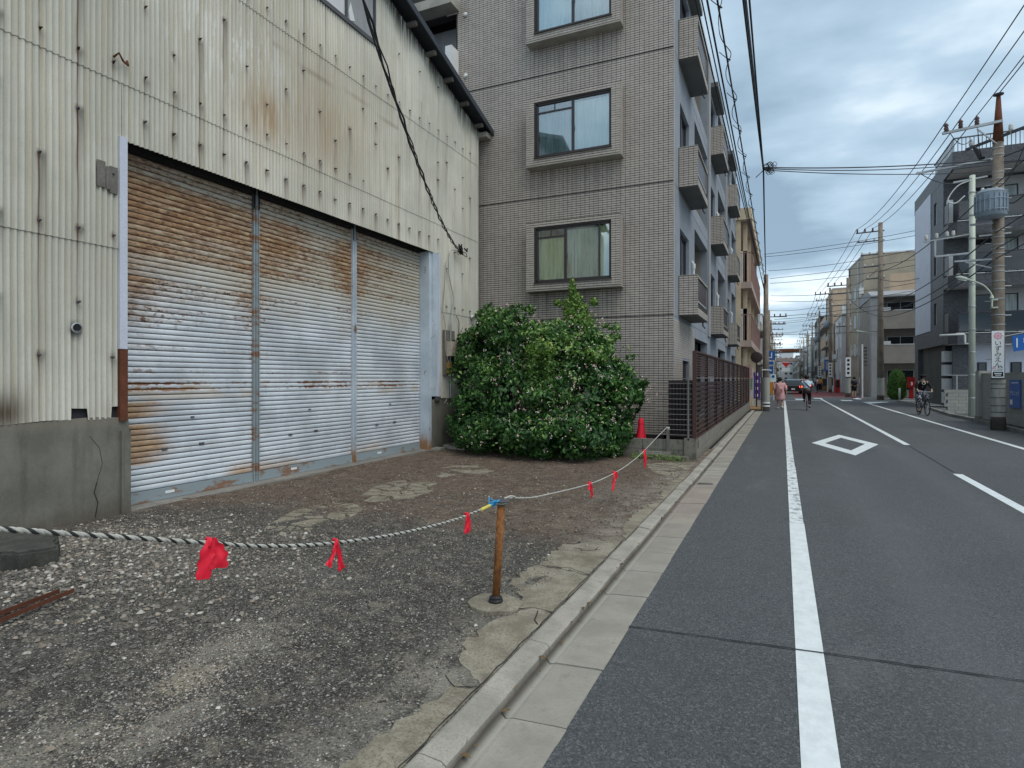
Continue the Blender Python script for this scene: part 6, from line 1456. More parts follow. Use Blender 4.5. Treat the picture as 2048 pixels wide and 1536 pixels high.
# ================================================================== POLES
def arm(parent, p, q, w=.06, name='crossarm', mat='steel'):
    m = MB(); m.bar(p, q, w); return m.build(name, M[mat], parent)
mi = MB(); mi.lathe([(.02,-.10),(.03,0),(.065,.02),(.05,.05),(.07,.09),(.05,.12),(.06,.15),(.05,.19)], n=10); me_ins = mi.mesh('insulator', M['porcelain'], True)
mi = MB(); mi.lathe([(.03,0),(.07,.03),(.05,.07),(.07,.11),(.045,.16),(.07,.2),(.05,.24),(.03,.27)], n=10); me_ins2 = mi.mesh('insulator_cover', M['porc_brown'], True)
def pole_body(t, x, y, h, r0, r1, mat='polec'):
    m = MB(); m.tube([(x,y,-.1),(x,y,h*.5),(x,y,h)], [r0,(r0+r1)/2,r1], 18); m.build('shaft', M[mat], t, True)
up = thing('utility_pole', (6.08, 23.1, 0), 'large concrete utility pole with a transformer and the white vertical sign', 'utility pole')
pole_body(up, 6.08, 23.1, 8.9, .180, .14)
m = MB(); m.tube([(6.08,23.1,8.9),(6.09,23.1,10.35)], [.15,.055], 12); m.build('pole_tip', M['rustbrown'], up, True)
m = MB(); m.lathe([(.05,0),(.14,.02),(.14,.05),(.04,.08)], (6.09,23.1,10.35), 10); m.build('cap', M['steel_dark'], up)
m = MB(); m.lathe([(.192,0),(.198,.02),(.198,.33),(.19,.35)], (6.08,23.1,.02), 18); m.build('base_guard', mk('dirty_base_guard', (.06,.058,.05), .8, .4, 5), up)
m = MB(); m.lathe([(.190,0),(.186,1.15)], (6.08,23.1,.42), 18, False); m.build('anti_poster_sheet', M['paleblock'], up)
for z in (.55,.75,1.0,1.28,1.42,1.58,3.25,3.55,4.05,4.35,4.6,4.9,5.05,5.45,5.6,5.72,5.95,6.15,7.6,7.75,7.95,8.5,8.7):
    m = MB(); m.lathe([(.196-.005*z,0),(.199-.005*z,.012),(.196-.005*z,.025)], (6.08,23.1,z), 18, False); m.build('band', M['steel_dark'] if z < 2 else M['steel'], up)
for k in range(14):
    m = MB(); z = 2.2+.45*k; sx = 1 if k % 2 else -1; m.tube([(6.08+sx*.15,23.1,z),(6.08+sx*.33,23.1,z)], .012, 5); m.build('step_bolt', M['steel'], up)
arm(up, (4.60,22.85,9.33), (6.15,22.95,9.50), .075); arm(up, (5.45,23.9,9.05), (6.75,22.2,9.05), .075, mat='steel_dark')
arm(up, (5.5,22.9,9.35), (6.05,23.0,8.8), .035, 'arm_brace'); arm(up, (3.95,23.15,8.25), (6.0,23.1,8.42), .06); arm(up, (4.95,23.05,5.30), (6.2,23.1,5.30), .05); arm(up, (5.25,23.05,5.25), (5.95,23.1,5.02), .035, 'arm_brace'); arm(up, (5.6,23.1,6.05), (6.4,23.1,6.08), .045); arm(up,(5.35,23.0,6.4),(6.2,23.1,6.42),.06)
for (x, y, z) in ((4.70,22.85,9.36),(5.08,22.88,9.42),(5.50,22.9,9.46)): piece(me_ins2, 'insulator', up, (x, y, z))
for (x, y, z) in ((5.55,23.75,9.1),(6.1,23.1,9.12),(6.68,22.3,9.1),(6.3,22.75,9.1)): piece(me_ins, 'insulator', up, (x, y, z))
for (a, b) in (((5.6,23.6,9.0),(5.75,23.4,8.55)),((6.6,22.4,9.0),(6.75,22.2,8.6))):
    m = MB(); m.tube([a, b], [.05,.09], 8); m.build('cutout_switch', M['black'], up)
tf = MB(); tf.lathe([(.02,0),(.35,.03),(.39,.08),(.39,.72),(.36,.80),(.30,.86),(.1,.90)], (5.80,22.70,6.48), 22); tfo = tf.build('transformer', M['transf'], up, True)
for k in range(20):
    a = 2*math.pi*k/20; m = MB(); m.bar((5.80+.405*math.cos(a),22.70+.405*math.sin(a),6.64),(5.80+.405*math.cos(a),22.70+.405*math.sin(a),7.18),.03,.03); m.build('cooling_fin', M['transf'], tfo)
for z in (6.68, 7.0, 7.22):
    m = MB(); m.lathe([(.415,0),(.425,.015),(.415,.03)], (5.80,22.70,z), 22, False); m.build('tank_band', M['transf'], tfo)
for k in range(3):
    a = .6+k*1.1; m = MB(); m.lathe([(.035,0),(.05,.05),(.03,.1)], (5.80+.2*math.cos(a),22.70+.2*math.sin(a),7.36), 8); m.build('bushing', M['porcelain'], tfo)
# street lamp on the pole
slp = thing('street_lamp', (5.87, 22.9, 3.8), 'pale green curved street lamp arm on the large utility pole', 'street lamp')
m = MB(); m.tube(spl([(5.86,22.85,3.78),(5.86,22.85,4.10),(5.80,22.85,4.28),(5.62,22.8,4.48),(5.35,22.78,4.62),(5.15,22.76,4.70)]), .026, 8); m.build('arm', M['lamp_green'], slp, True)
m = MB(); m.tube([(5.30,22.77,4.645),(5.15,22.76,4.70),(5.02,22.75,4.74),(4.92,22.74,4.765)], [.03,.06,.065,.02], 10); m.build('lamp_head', M['lamp_green'], slp, True)
m = MB(); m.tube([(5.2,22.765,4.65),(5.0,22.75,4.71)], [.04,.045], 8); m.build('lens', M['curt_w'], slp, True)
m = MB(); m.lathe([(.06,0),(.045,.06),(.03,.10)], (5.86,22.85,4.06), 10); m.box(5.84,6.02,22.86,22.92,3.76,3.80); m.box(5.84,6.02,22.86,22.92,4.0,4.04); m.build('bracket', M['lamp_green'], slp)
# vertical sign
vs_ = thing('vertical_sign', (6.0, 22.84, 1.6), 'white vertical sign lettered いずみえん strapped to the utility pole', 'sign')
sx, sy = 6.005, 22.845
m = MB(); m.box(sx-.155,sx+.155,sy-.02,sy,1.62,3.06); m.build('board', M['white_sign'], vs_)
m = MB(); m.box(sx-.163,sx+.163,sy-.012,sy+.008,1.61,1.622); m.box(sx-.163,sx-.156,sy-.012,sy+.008,1.62,3.06); m.box(sx+.156,sx+.163,sy-.012,sy+.008,1.62,3.06); m.build('edge_frame', M['steel_dark'], vs_)
for i, ch in enumerate('いずみえん'):
    piece(text_mesh(ch, .185, 'letter', 'ink'), 'letter', vs_, (sx, sy-.022, 2.67-.165*i), rot=(math.pi/2, 0, 0))
for r_, nm in ((.095,'pink_ink'),(.062,'white_sign'),(.045,'pink_ink')):
    m = MB(); m.lathe([(r_,0),(r_,.002+(.1-r_)*.04)], n=20); me = m.mesh('emblem_ring', M[nm]); piece(me, 'emblem_ring', vs_, (sx, sy-.021, 2.905), rot=(math.pi/2,0,0))
for k in range(8):
    a = k*math.pi/4; m = MB(); m.lathe([(.022,0),(.022,.0035)], n=8); me = m.mesh('emblem_petal', M['pink_ink']); piece(me, 'emblem_petal', vs_, (sx+.095*math.cos(a), sy-.021, 2.905+.095*math.sin(a)), rot=(math.pi/2,0,0))
m = MB(); m.box(sx-.13,sx+.13,sy-.024,sy-.0205,1.66,1.80); m.build('black_block', M['ink'], vs_)
m = MB(); m.box(sx-.09,sx+.09,sy-.027,sy-.0245,1.735,1.765); m.build('block_print', M['white_sign'], vs_); m = MB(); m.box(sx-.07,sx+.07,sy-.027,sy-.0245,1.69,1.71); m.build('block_print', M['white_sign'], vs_)
m = MB(); m.tube([(sx-.12,sy-.022,1.88),(sx-.12,sy-.022,1.97),(sx-.08,sy-.022,1.97),(sx-.075,sy-.022,1.92)], .008, 4); m.tube([(sx-.09,sy-.022,1.90),(sx-.05,sy-.022,1.90)], .008, 4); m.build('red_mark', M['red_ink'], vs_)
m = MB(); m.box(sx+.0,sx+.035,sy-.023,sy-.0205,1.93,1.965); m.box(sx+.07,sx+.11,sy-.023,sy-.0205,1.93,1.965); m.box(sx-.02,sx+.12,sy-.023,sy-.0205,1.88,1.893); m.box(sx-.13,sx+.12,sy-.023,sy-.0205,1.83,1.842); m.build('small_print', M['ink'], vs_)
# steel pole behind
sp = thing('steel_pole', (6.8, 29, 0), 'pale slim steel pole left of the large utility pole', 'pole')
m = MB(); m.tube([(6.8,29,0),(6.82,29,9.6)], [.115,.095], 14); m.build('shaft', M['lamp_green'], sp, True)
m = MB(); m.tube([(5.75,29,3.33),(6.55,29,3.35),(6.58,29,3.3),(6.58,29,2.98),(6.72,29,2.97)], .04, 8); m.build('conduit', M['white'], sp, True)
for k in range(10):
    m = MB(); m.lathe([(.12,0),(.13,.03),(.12,.06)], (6.81,29,.9*k+.8), 12, False); m.build('band', M['steel'], sp)
arm(sp, (6.2,29,9.4), (7.3,29,9.5), .06); arm(sp, (5.6,29,6.5), (6.8,29,6.55), .07); arm(sp, (5.6,29,6.5), (5.6,29,7.2), .06, 'arm_post')
for x in (5.3,5.65,6.0,6.2): piece(me_ins, 'insulator', sp, (x, 29, 7.2+.1*(x-5.3)))
arm(sp, (5.2,29,7.12), (6.8,29,7.3), .05)
# generic street poles
def street_pole(x, y, h, label, side=1, lamp=False, r=.17, sign=None, trans=False):
    t = thing('utility_pole', (x, y, 0), label, 'utility pole', 'concrete utility poles along the street')
    pole_body(t, x, y, h, r, r*.62)
    if side:
        for dz, L in ((.6,1.6),(1.3,1.5),(2.3,1.3),(3.2,1.1),(4.1,.9)):
            arm(t, (x-L*side,y,h-dz-.05), (x+.25*side,y,h-dz), .08, mat='steel_dark')
            for k in range(3): piece(me_ins2 if dz < 1 else me_ins, 'insulator', t, (x-(L-.1-.5*k)*side, y, h-dz))
    if trans:
        m = MB(); m.lathe([(.05,0),(.3,.05),(.3,.75),(.1,.85)], (x-.42*side,y-.1,h-4.6), 14); m.build('transformer', M['transf'], t, True)
    if lamp:
        m = MB(); m.tube(spl([(x,y,4.3),(x-.1*side,y,4.7),(x-.6*side,y,5.0),(x-1.2*side,y,5.12)]), .03, 6); la = m.build('lamp_arm', M['lamp_green'], t); m = MB(); m.tube([(x-1.0*side,y,5.08),(x-1.55*side,y,5.16)], [.05,.09], 8); m.build('lamp_head', M['lamp_green'], la)
    if sign:
        m = MB(); m.box(x-.2,x+.2,y-r-.06,y-r-.03,1.75,3.4); sg = m.build('advert_board', M['white_sign'], t)
        for k in range(4):
            m = MB(); m.box(x-.09,x+.09,y-r-.066,y-r-.061,3.05-.36*k,3.05-.36*k+.2); m.build('character', M['ink'], sg)
    m = MB(); m.lathe([(r+.01,0),(r+.01,1.3)], (x,y,.35), 14, False); m.build('poster_guard', M['paleblock'], t)
    return t
street_pole(-.74, 32.0, 6.7, 'concrete pole on the left just past the brown fence', 0, r=.165)
m = MB(); 
lp = thing('pole_guard', (-.9, 31.8, 0), 'black steel angle guard on the left of the nearest left pole', 'guard post'); m.box(-.97,-.92,31.78,31.84,0,2.3); m.build('angle', M['black'], lp); m = MB(); m.box(-.95,-.55,31.79,31.82,2.0,2.06); m.build('clamp', M['white'], lp)
for z in (.22, .38):
    m = MB(); m.lathe([(.185,0),(.185,.07)], (-.74,32,z), 16, False); o = m.build('reflective_band', M['white_sign']); tag(o, ['white reflective band low on the left pole','white reflective band just above the lowest one on the left pole'][z > .3], 'reflective band')
street_pole(6.65, 52, 13.2, 'tall dark concrete pole with a street lamp at the crossing', 1, True, .24)
street_pole(5.1, 58.5, 10.2, 'concrete pole with a white advert board beyond the crossing', 1, False, .2, True)
street_pole(5.0, 78, 12, 'concrete pole with a transformer past the olive block', 1, False, .19, True, True)
street_pole(-1.2, 63.5, 8.2, 'left pole beyond the blue road signs', -1, False, .17)
for i, (x, y) in enumerate([(4.9,98),(4.8,118),(4.8,140),(4.8,165),(4.7,195)]): street_pole(x, y, 11.5, ['fourth','fifth','sixth','seventh','farthest'][i]+' pole down the right side of the street', 1, False, .17, i == 0, i % 2 == 0)
for i, (x, y) in enumerate([(-1.4,88),(-1.5,112),(-1.5,140),(-1.5,175)]): street_pole(x, y, 9.5, ['third','fourth','fifth','farthest'][i]+' pole down the left side of the street', -1, False, .16)

# ================================================================== OVERHEAD WIRES
def wire(p, q, sag, r, label, group, seg_=20, mat='cable'):
    p, q = Vector(p), Vector(q); pts = [p.lerp(q, i/seg_)-Vector((0,0,4*sag*(i/seg_)*(1-i/seg_))) for i in range(seg_+1)]
    return cable('overhead_wire', label, pts, r, mat, 'wire', group, 5)
G1 = 'high voltage lines along the right side'
for k, x in enumerate((4.70, 5.08, 5.50)):
    lab = ['left','middle','right'][k]+' high voltage line running over the utility pole insulators'
    wire((x,22.87,9.70+.03*k), (x+.05,-14,10.2), .35, .014, lab, G1, 24); wire((x,22.87,9.70+.03*k), (5.1+.55*k,52,12.85), .5, .016, lab+' towards the crossing', G1)
    wire((5.1+.55*k,52,12.85), (3.6+.5*k,78,11.7), .4, .02, ['left','middle','right'][k]+' high voltage line beyond the crossing', G1)
    for j, (a, b) in enumerate(((78,98),(98,118),(118,140),(140,165),(165,195))): wire((3.5+.5*k,a,11.3), (3.4+.5*k,b,11.3), .4, .022, ['left','middle','right'][k]+' distant high voltage line in span '+['just past the third right pole','past the fourth right pole','past the fifth right pole','past the sixth right pole','to the farthest right pole'][j], 'far high voltage lines')
wire((6.09,23.1,10.4), (6.3,-14,11.0), .3, .016, 'topmost line leaving the tip of the utility pole', 'topmost line')
wire((5.55,23.7,9.3), (4.70,22.87,9.6), .35, .012, 'thin jumper loop from the left insulator to the second arm', 'jumper wires')
wire((5.50,22.9,9.62), (5.75,23.4,8.6), .25, .012, 'thin jumper loop from the right insulator to the switch', 'jumper wires')
wire((6.68,22.3,9.28), (6.75,22.2,8.7), .2, .012, 'short jumper loop on the right of the pole', 'jumper wires')
wire((5.9,22.8,7.4), (6.6,22.6,8.6), .3, .016, 'lead from the transformer bushing up to the switch', 'jumper wires')
cable('overhead_wire', 'brown dangling lead above the transformer', spl([(6.1,22.9,7.0),(6.35,22.7,6.9),(6.6,22.5,7.05),(6.85,22.4,6.7),(7.2,22.3,6.9)]), .018, 'cable', 'wire')
# communication bundle along the left with its node
node = Vector((-.49, 18.3, 7.5))
pl_ = Vector((-.74, 31.9, 6.45))
for k, (dx_, dz_, r) in enumerate(((0,0,.022),(.03,.05,.016),(-.03,-.06,.016))):
    wire((-.62+dx_,-6,7.65+dz_), node+Vector((dx_*.3,0,dz_*.3)), .12, r, ['thickest','upper','lower'][k]+' cable of the black bundle running to the wire junction', 'black cable bundle on the left')
    wire(node+Vector((dx_*.3,0,dz_*.3)), pl_+Vector((0,0,dz_*3)), .35, r*.9, ['thickest','upper','lower'][k]+' cable of the black bundle between junction and left pole', 'black cable bundle on the left')
wire((-.40,-6,7.5), node+Vector((0,-.1,.03)), .2, .017, 'rough hanging cable right of the black bundle', None, 40)
# lashed cable with loops
base = [Vector((-.83,-6,7.35)).lerp(Vector((-.76,31.9,6.3)), i/300)-Vector((0,0,1.0*(i/300)*(1-i/300))) for i in range(301)]
cable('overhead_wire', 'messenger wire carrying the curly looped cable', base, .014, 'cable', 'wire', None, 5)
lo = []
for i in range(0, 301):
    for j in range(6):
        s_ = i+j/6; p = base[min(300, i)]; q = base[min(300, i+1)]; p = p.lerp(q, j/6); ph = s_*.55
        rr = .035+.035*abs(math.sin(s_*.21)); lo.append(p+Vector((rr*math.cos(ph), .05*math.sin(ph*1.0), rr*math.sin(ph)-.01)))
cable('overhead_wire', 'curly looped thin cable wound along the messenger wire', lo, .007, 'cable', 'wire', None, 4)
m = MB()
for i in range(6, 300, 11):
    p = base[i]; m.tube([p, p+Vector((-.07,-.03,.06)), p+Vector((-.11,-.05,.10))], .007, 4); m.tube([p, p+Vector((.05,.0,-.04))], .012, 4)
o = m.build('cable_ties', M['cable']); tag(o, 'small tie ends sticking out along the curly looped cable', 'cable ties', kind='stuff')
for k, (X0, z0, r) in enumerate(((-1.17,7.0,.012),(-1.05,7.05,.010),(-.93,7.0,.014))): wire((X0,-6,z0+.2), (-.80,31.9,6.0-.1*k), .25, r, ['leftmost','second','third'][k]+' thin wire running beside the apartment balconies', 'thin wires left of the looped cable')
# cross street spans at the junction
jn = MB()
for j in range(14):
    c0 = node+Vector((random.uniform(-.05,.22), random.uniform(-.15,.15), random.uniform(-.16,.12)))
    jn.tube(spl([c0, c0+Vector((.08,.02,.07)), c0+Vector((.14,0,-.02)), c0+Vector((.05,0,-.07)), c0], 5), .007, 4)
for j in range(4): jn.bar(node+Vector((.02,-.1,-.02*j)), node+Vector((.12+.03*j,.1,.02*j-.05)), .04)
jn.tube([node+Vector((.02,0,-.02)), node+Vector((-.20,.0,-.22))], .012, 5)
tag(jn.build('wire_junction', M['black']), 'tangle of cable loops and clamps where wires branch across the street', 'cable junction')
G2 = 'wires crossing the street from the junction'
wire(node+Vector((.05,0,.03)), (5.9,23.1,8.40), .10, .018, 'thick upper cross wire from the junction to the utility pole', G2); wire(node+Vector((.05,0,.0)), (5.9,23.1,8.33), .14, .014, 'second cross wire just under the thick one', G2); wire(node+Vector((.08,0,-.05)), (5.9,23.1,8.02), .10, .013, 'lower twisted cross wire from the junction', G2)
wire((6.1,23.1,8.4), (9.0,20,8.9), .05, .018, 'cross wire continuing right past the utility pole', G2); wire((6.1,23.1,8.3), (9.0,21,7.6), .05, .016, 'lower cross wire continuing right past the pole', G2)
G3 = 'wires crossing over the far junction'
for k, (x0, z0, x1, z1, y, sg) in enumerate([(9.4,12.1,-1.3,11.2,50,.15),(9.4,11.8,-1.3,11.05,50.3,.15),(9.4,10.9,-1.0,10.0,50.6,.25),(9.4,10.2,-.9,9.45,51,.1),(9.4,9.85,-.9,9.1,51.2,.2),(8.6,7.3,-.6,6.5,51.5,.15),(8.6,6.9,-.6,6.3,51.8,.1),(6.6,5.1,-.9,5.1,52,.02),(9.4,9.0,-.9,8.6,55,.3),(9.4,8.5,-1,8.3,56,.35)]):
    wire((x0,y,z0), (x1,y+.3,z1), sg, .018, ['highest','second highest','third','fourth','fifth','sixth','seventh','lowest','slack upper','slack lower'][k]+' wire crossing over the far junction', G3)
    
for k, (a, b) in enumerate((((6.0,23.1,6.1),(6.6,52,7.2)),((6.0,23.1,5.6),(6.6,52,6.6)),((6.0,23.1,5.3),(6.6,52,6.2)),((6.0,23.1,7.6),(6.6,52,9.6)))):
    wire(a, b, .5, .022, ['upper','middle','lowest','topmost'][k]+' communication cable between utility pole and crossing pole', 'communication cables on the right')
    wire(a, (a[0]+.3,-6,a[2]+.9), .3, .016, ['upper','middle','lowest','topmost'][k]+' communication cable leaving frame on the right', 'communication cables on the right')
wire((5.0,23.05,5.32), (6.8,29,5.4), .2, .014, 'short drop wire between the bracket and the steel pole', None); wire((4.0,23.15,8.3), (6.8,29,9.5), .3, .014, 'slanting wire from the long bracket to the steel pole', None)
cable('overhead_wire', 'white conduit loop hanging by the top of the steel pole', spl([(6.75,28.9,9.4),(6.3,28.9,9.2),(6.0,28.9,8.7),(6.25,28.9,8.55),(6.55,28.9,8.8)]), .022, 'white', 'wire')
for k in range(4): wire((-.8,32,6.4-.3*k), (-1.2,63.5,7.6-.35*k), .5, .018, ['top','second','third','bottom'][k]+' wire between the two left poles', 'wires between left poles')
for a, b in ((63.5,88),(88,112),(112,140),(140,175)):
    for k in range(3): wire((-1.3,a,8.6-.6*k), (-1.45,b,8.6-.6*k), .4, .02, ['upper','middle','lower'][k]+' thin wire on the left '+{63.5:'past the blue sign pole',88:'past the third left pole',112:'past the fourth left pole',140:'to the farthest left pole'}[a], 'far wires on the left')
for k, (y, z) in enumerate(((66,8.5),(75,8.0),(90,9.5),(100,8.5),(120,10),(145,9))): wire((-1.4,y,z), (5,y+6,z+1.2), .35, .02, ['first','second','third','fourth','fifth','sixth'][k]+' wire crossing the street beyond the junction', 'wires crossing the far street')
for k, (a, b) in enumerate((((5.1,58.5,9.5),(6.6,52,9.9)),((5.1,58.5,8.5),(7.5,60,7.0)),((5.1,58.5,7),(9,69,11)),((6.6,52,9.0),(8.3,44,8.0)))): wire(a, b, .3, .02, ['first','second','third','fourth'][k]+' slanting service wire by the crossing pole', 'service wires by the crossing pole')

# ================================================================== SIGNS, MIRROR AND SMALL THINGS DOWN THE STREET
def disc(parent, x, y, z, r, mat, name, th=.02, n=18):
    m = MB(); m.lathe([(r,0),(r,th)], n=n); piece(m.mesh(name, M[mat]), name, parent, (x, y, z), rot=(math.pi/2,0,0))
rs = thing('road_sign_post', (-1.0, 48, 0), 'twin white posts carrying blue arrow and bicycle signs on the left', 'road signs')
for x in (-.89, -.59):
    m = MB(); m.tube([(x,48,0),(x,48,3.6 if x < -.8 else 2.6)], .04, 8); m.build('post', M['white'], rs)
m = MB(); m.box(-1.170,-0.490,47.92,47.95,2.98,3.62); pz = m.build('one_way_plate', M['blue_sign'], rs)
m = MB(); m.box(-0.770,-0.690,47.90,47.918,3.08,3.5); m.box(-1.020,-0.770,47.90,47.918,3.10,3.18); m.build('arrow', M['white_sign'], pz)
m = MB(); m.box(-1.130,-0.530,47.92,47.95,2.55,2.92); pz = m.build('notice_plate', M['white_sign'], rs); m = MB(); m.box(-1.070,-0.590,47.90,47.918,2.62,2.86); m.build('blue_print', M['blue_sign'], pz)
m = MB(); m.box(-1.170,-0.620,47.92,47.95,1.98,2.48); pz = m.build('cycle_plate', M['blue_sign'], rs); m = MB(); m.box(-1.020,-0.920,47.90,47.918,2.05,2.4); m.box(-0.870,-0.720,47.90,47.918,2.15,2.25); m.build('figure', M['white_sign'], pz)
m = MB(); m.box(-0.820,-0.420,47.88,47.91,1.35,1.92); pz = m.build('small_plate', M['curt_c'], rs); disc(rs, -.62, 47.87, 1.75, .10, 'blue_sign', 'blue_disc')
mr = thing('traffic_mirror', (-1.28, 35, 0), 'round traffic mirror seen from behind beside the left pole', 'traffic mirror')
m = MB(); m.tube([(-1.28,35,0),(-1.28,35,2.8)], .035, 8); m.build('post', M['brown_dk'], mr)
m = MB(); m.lathe([(.02,.0),(.24,.04),(.30,.10),(.30,.14)], n=20); piece(m.mesh('mirror_shell', M['rustbrown'], True), 'mirror_shell', mr, (-1.28,34.95,2.75), rot=(-math.pi/2,0,0))
m = MB(); m.lathe([(.30,-.01),(.27,.012),(.12,.03),(.02,.032)], n=20); piece(m.mesh('mirror_face', M['brown_dk']), 'mirror_face', mr, (-1.28,34.92,2.75), rot=(math.pi/2,0,0))
nb = thing('banner_flag', (-1.3, 37, 0), 'purple banner with white blocks standing behind the left pole', 'banner')
m = MB(); m.tube([(-1.55,37,0),(-1.55,37,2.2)], .02, 6); m.build('pole', M['white'], nb); m = MB(); m.box(-1.53,-1.16,36.99,37.01,.45,1.95); m.build('cloth', M['purple'], nb)
for k in range(4):
    m = MB(); m.box(-1.40,-1.27,36.97,36.985,.55+.4*k,.72+.4*k); m.build('white_block', M['white_sign'], nb)
nb = thing('poster_stand', (-1.75, 35.5, 0), 'green and white printed poster stand with a pink top by the brown screen', 'poster')
m = MB(); m.box(-1.95,-1.45,35.5,35.53,.55,1.75); m.build('board', M['whitewall'], nb); m = MB(); m.box(-1.90,-1.50,35.48,35.495,1.0,1.6); m.build('green_print', M['greenprint'], nb); m = MB(); m.box(-1.9,-1.5,35.48,35.494,1.62,1.72); m.build('pink_print', M['pink_ink'], nb)
m = MB(); m.prism([(-2.0,32.4),(-1.0,32.6),(-1.0,36.5),(-1.9,36.5)], .02, .07); tag(m.build('plywood_sheet', M['wood']), 'brown plywood sheet lying by the left pole', 'plywood sheet')
m = MB(); m.box(-2.2,-1.5,32.3,32.6,.0,.45); tag(m.build('concrete_step', M['conc_lt']), 'small concrete step at the far end of the brown fence', 'step')
og = thing('orange_banner', (-.85, 50, 0), 'orange cloth banner behind the person in pink', 'banner'); m = MB(); m.box(-1.05,-.65,50,50.03,.4,1.75); m.build('cloth', M['orange'], og); m = MB(); m.tube([(-1.07,50,0),(-1.07,50,1.9)], .02, 6); m.build('pole', M['white'], og)  # small orange cloth banner on a thin pole
# by the crossing on the right
cb_ = thing('clipped_bush', (7.9, 53.5, 0), 'tall rounded bright green clipped bush beside the red post box', 'bush')
P, Nn, q = shell([(7.9,53.5,1.0,.62,.6,1.15),(7.9,53.5,1.55,.52,.5,.75),(7.9,53.5,.5,.62,.6,.55)], 9000, (.93,1.03)); V, F, T = leaves(P, Nn, rng.uniform(.07,.12,len(P)), np.clip(rng.normal(.5,.25,len(P)),0,1), .6)
link(npmesh('foliage', V-np.array(WL[cb_]), F, M['clipped'], {'tint': T}), 'foliage', None, cb_)['kind'] = 'stuff'
m = MB(); m.sphere((7.9,53.5,1.1), .5, 12, 8, (1,1,1.9)); m.build('inner_branches', M['twig'], cb_)
pb = thing('post_box', (8.75, 53, 0), 'red post box on a red pedestal beside the clipped bush', 'post box')
m = MB(); m.box(8.5,9.0,52.8,53.2,.95,1.65); m.build('box', M['redbox'], pb); m = MB(); m.box(8.62,8.88,52.88,53.12,.1,.95); m.build('pedestal', M['redbox'], pb); m = MB(); m.box(8.58,8.92,52.785,52.799,1.42,1.47); m.build('slot', M['ink'], pb); m = MB(); m.box(8.70,8.80,52.785,52.799,1.1,1.35); m.build('mark', M['white_sign'], pb); m = MB(); m.box(8.47,9.03,52.77,53.23,1.65,1.70); m.build('lid', M['redbox'], pb)
for i, (x, y, l) in enumerate(((7.75,51.3,'white bollard in front of the clipped bush'),(8.95,51.8,'white bollard in front of the red post box'),(6.9,54.5,'white bollard behind the crossing pole'))):
    t = thing('bollard', (x,y,.1), l, 'bollard', 'white bollards at the crossing'); m = MB(); m.lathe([(.06,0),(.06,.72),(.05,.78),(.02,.8)], (x,y,.1), 12); m.build('post', M['white'], t, True)
m = MB(); m.tube([(9.15,53.5,0),(9.15,53.5,5.2)], .05, 8); tag(m.build('red_pipe_post', M['redbox']), 'thin red upright post at the left edge of the charcoal building', 'post')
sg = thing('tall_sign_pole', (6.0, 56.5, 0), 'slim white pole with dark lettering panel beyond the crossing', 'sign pole')
m = MB(); m.tube([(5.95,56.5,0),(5.95,56.5,4.4)], .06, 8); m.build('pole', M['white'], sg)
for k in range(6):
    m = MB(); m.box(6.06,6.28,56.5,56.52,2.6+.28*k,2.80+.28*k); m.build('character', M['steel_dark'], sg)
# shop signs down the street
for i, (x, y, z0, z1, mt, lab) in enumerate([(4.9,120,3,9,'curt_g','tall pale green vertical shop sign on the far right'),(5.2,100,2.0,3.6,'whitewall','small white hanging sign far down the right side'),(-1.9,72,3.5,6.5,'white','white vertical sign on the left past the crossing'),(5.2,86,2.5,4.0,'blue_sign','small blue sign projecting near the narrow white building'),(-1.9,100,3,6,'blue_sign','blue vertical sign far down the left side'),(4.9,142,8,11,'white','white framed sign high on a far building')]):
    t = thing('shop_sign', (x,y,z0), lab, 'sign'); m = MB(); m.box(x-.35,x+.35,y,y+.15,z0,z1); m.build('board', M[mt], t); m = MB(); m.box(x-.2,x+.2,y-.01,y-.002,z0+.2,z1-.2); m.build('print', M['greywall'], t); m = MB(); m.box(x-.05,x+(1.2 if x > 0 else -1.0),y+.05,y+.1,z1-.3,z1-.22) if x > 0 else m.box(x-1.0,x+.05,y+.05,y+.1,z1-.3,z1-.22); m.build('bracket', M['steel_dark'], t)
for i, (x, y, w, h, mt, lab) in enumerate([(5.0,88,.8,1.3,'wood','ochre vending machine far down the right pavement'),(5.3,82,.7,1.5,'white','white vending machine before the narrow white building'),(5.6,76,.5,1.2,'redbox','small red stand beside the third right pole')]):
    t = thing('vending_machine', (x,y,0), lab, 'vending machine'); m = MB(); m.box(x-w/2,x+w/2,y,y+.6,0,h+.3); m.build('cabinet', M[mt], t); m = MB(); m.box(x-w/2+.08,x+w/2-.08,y-.01,y-.002,h*.5,h+.2); m.build('display', M['glassdark'], t)

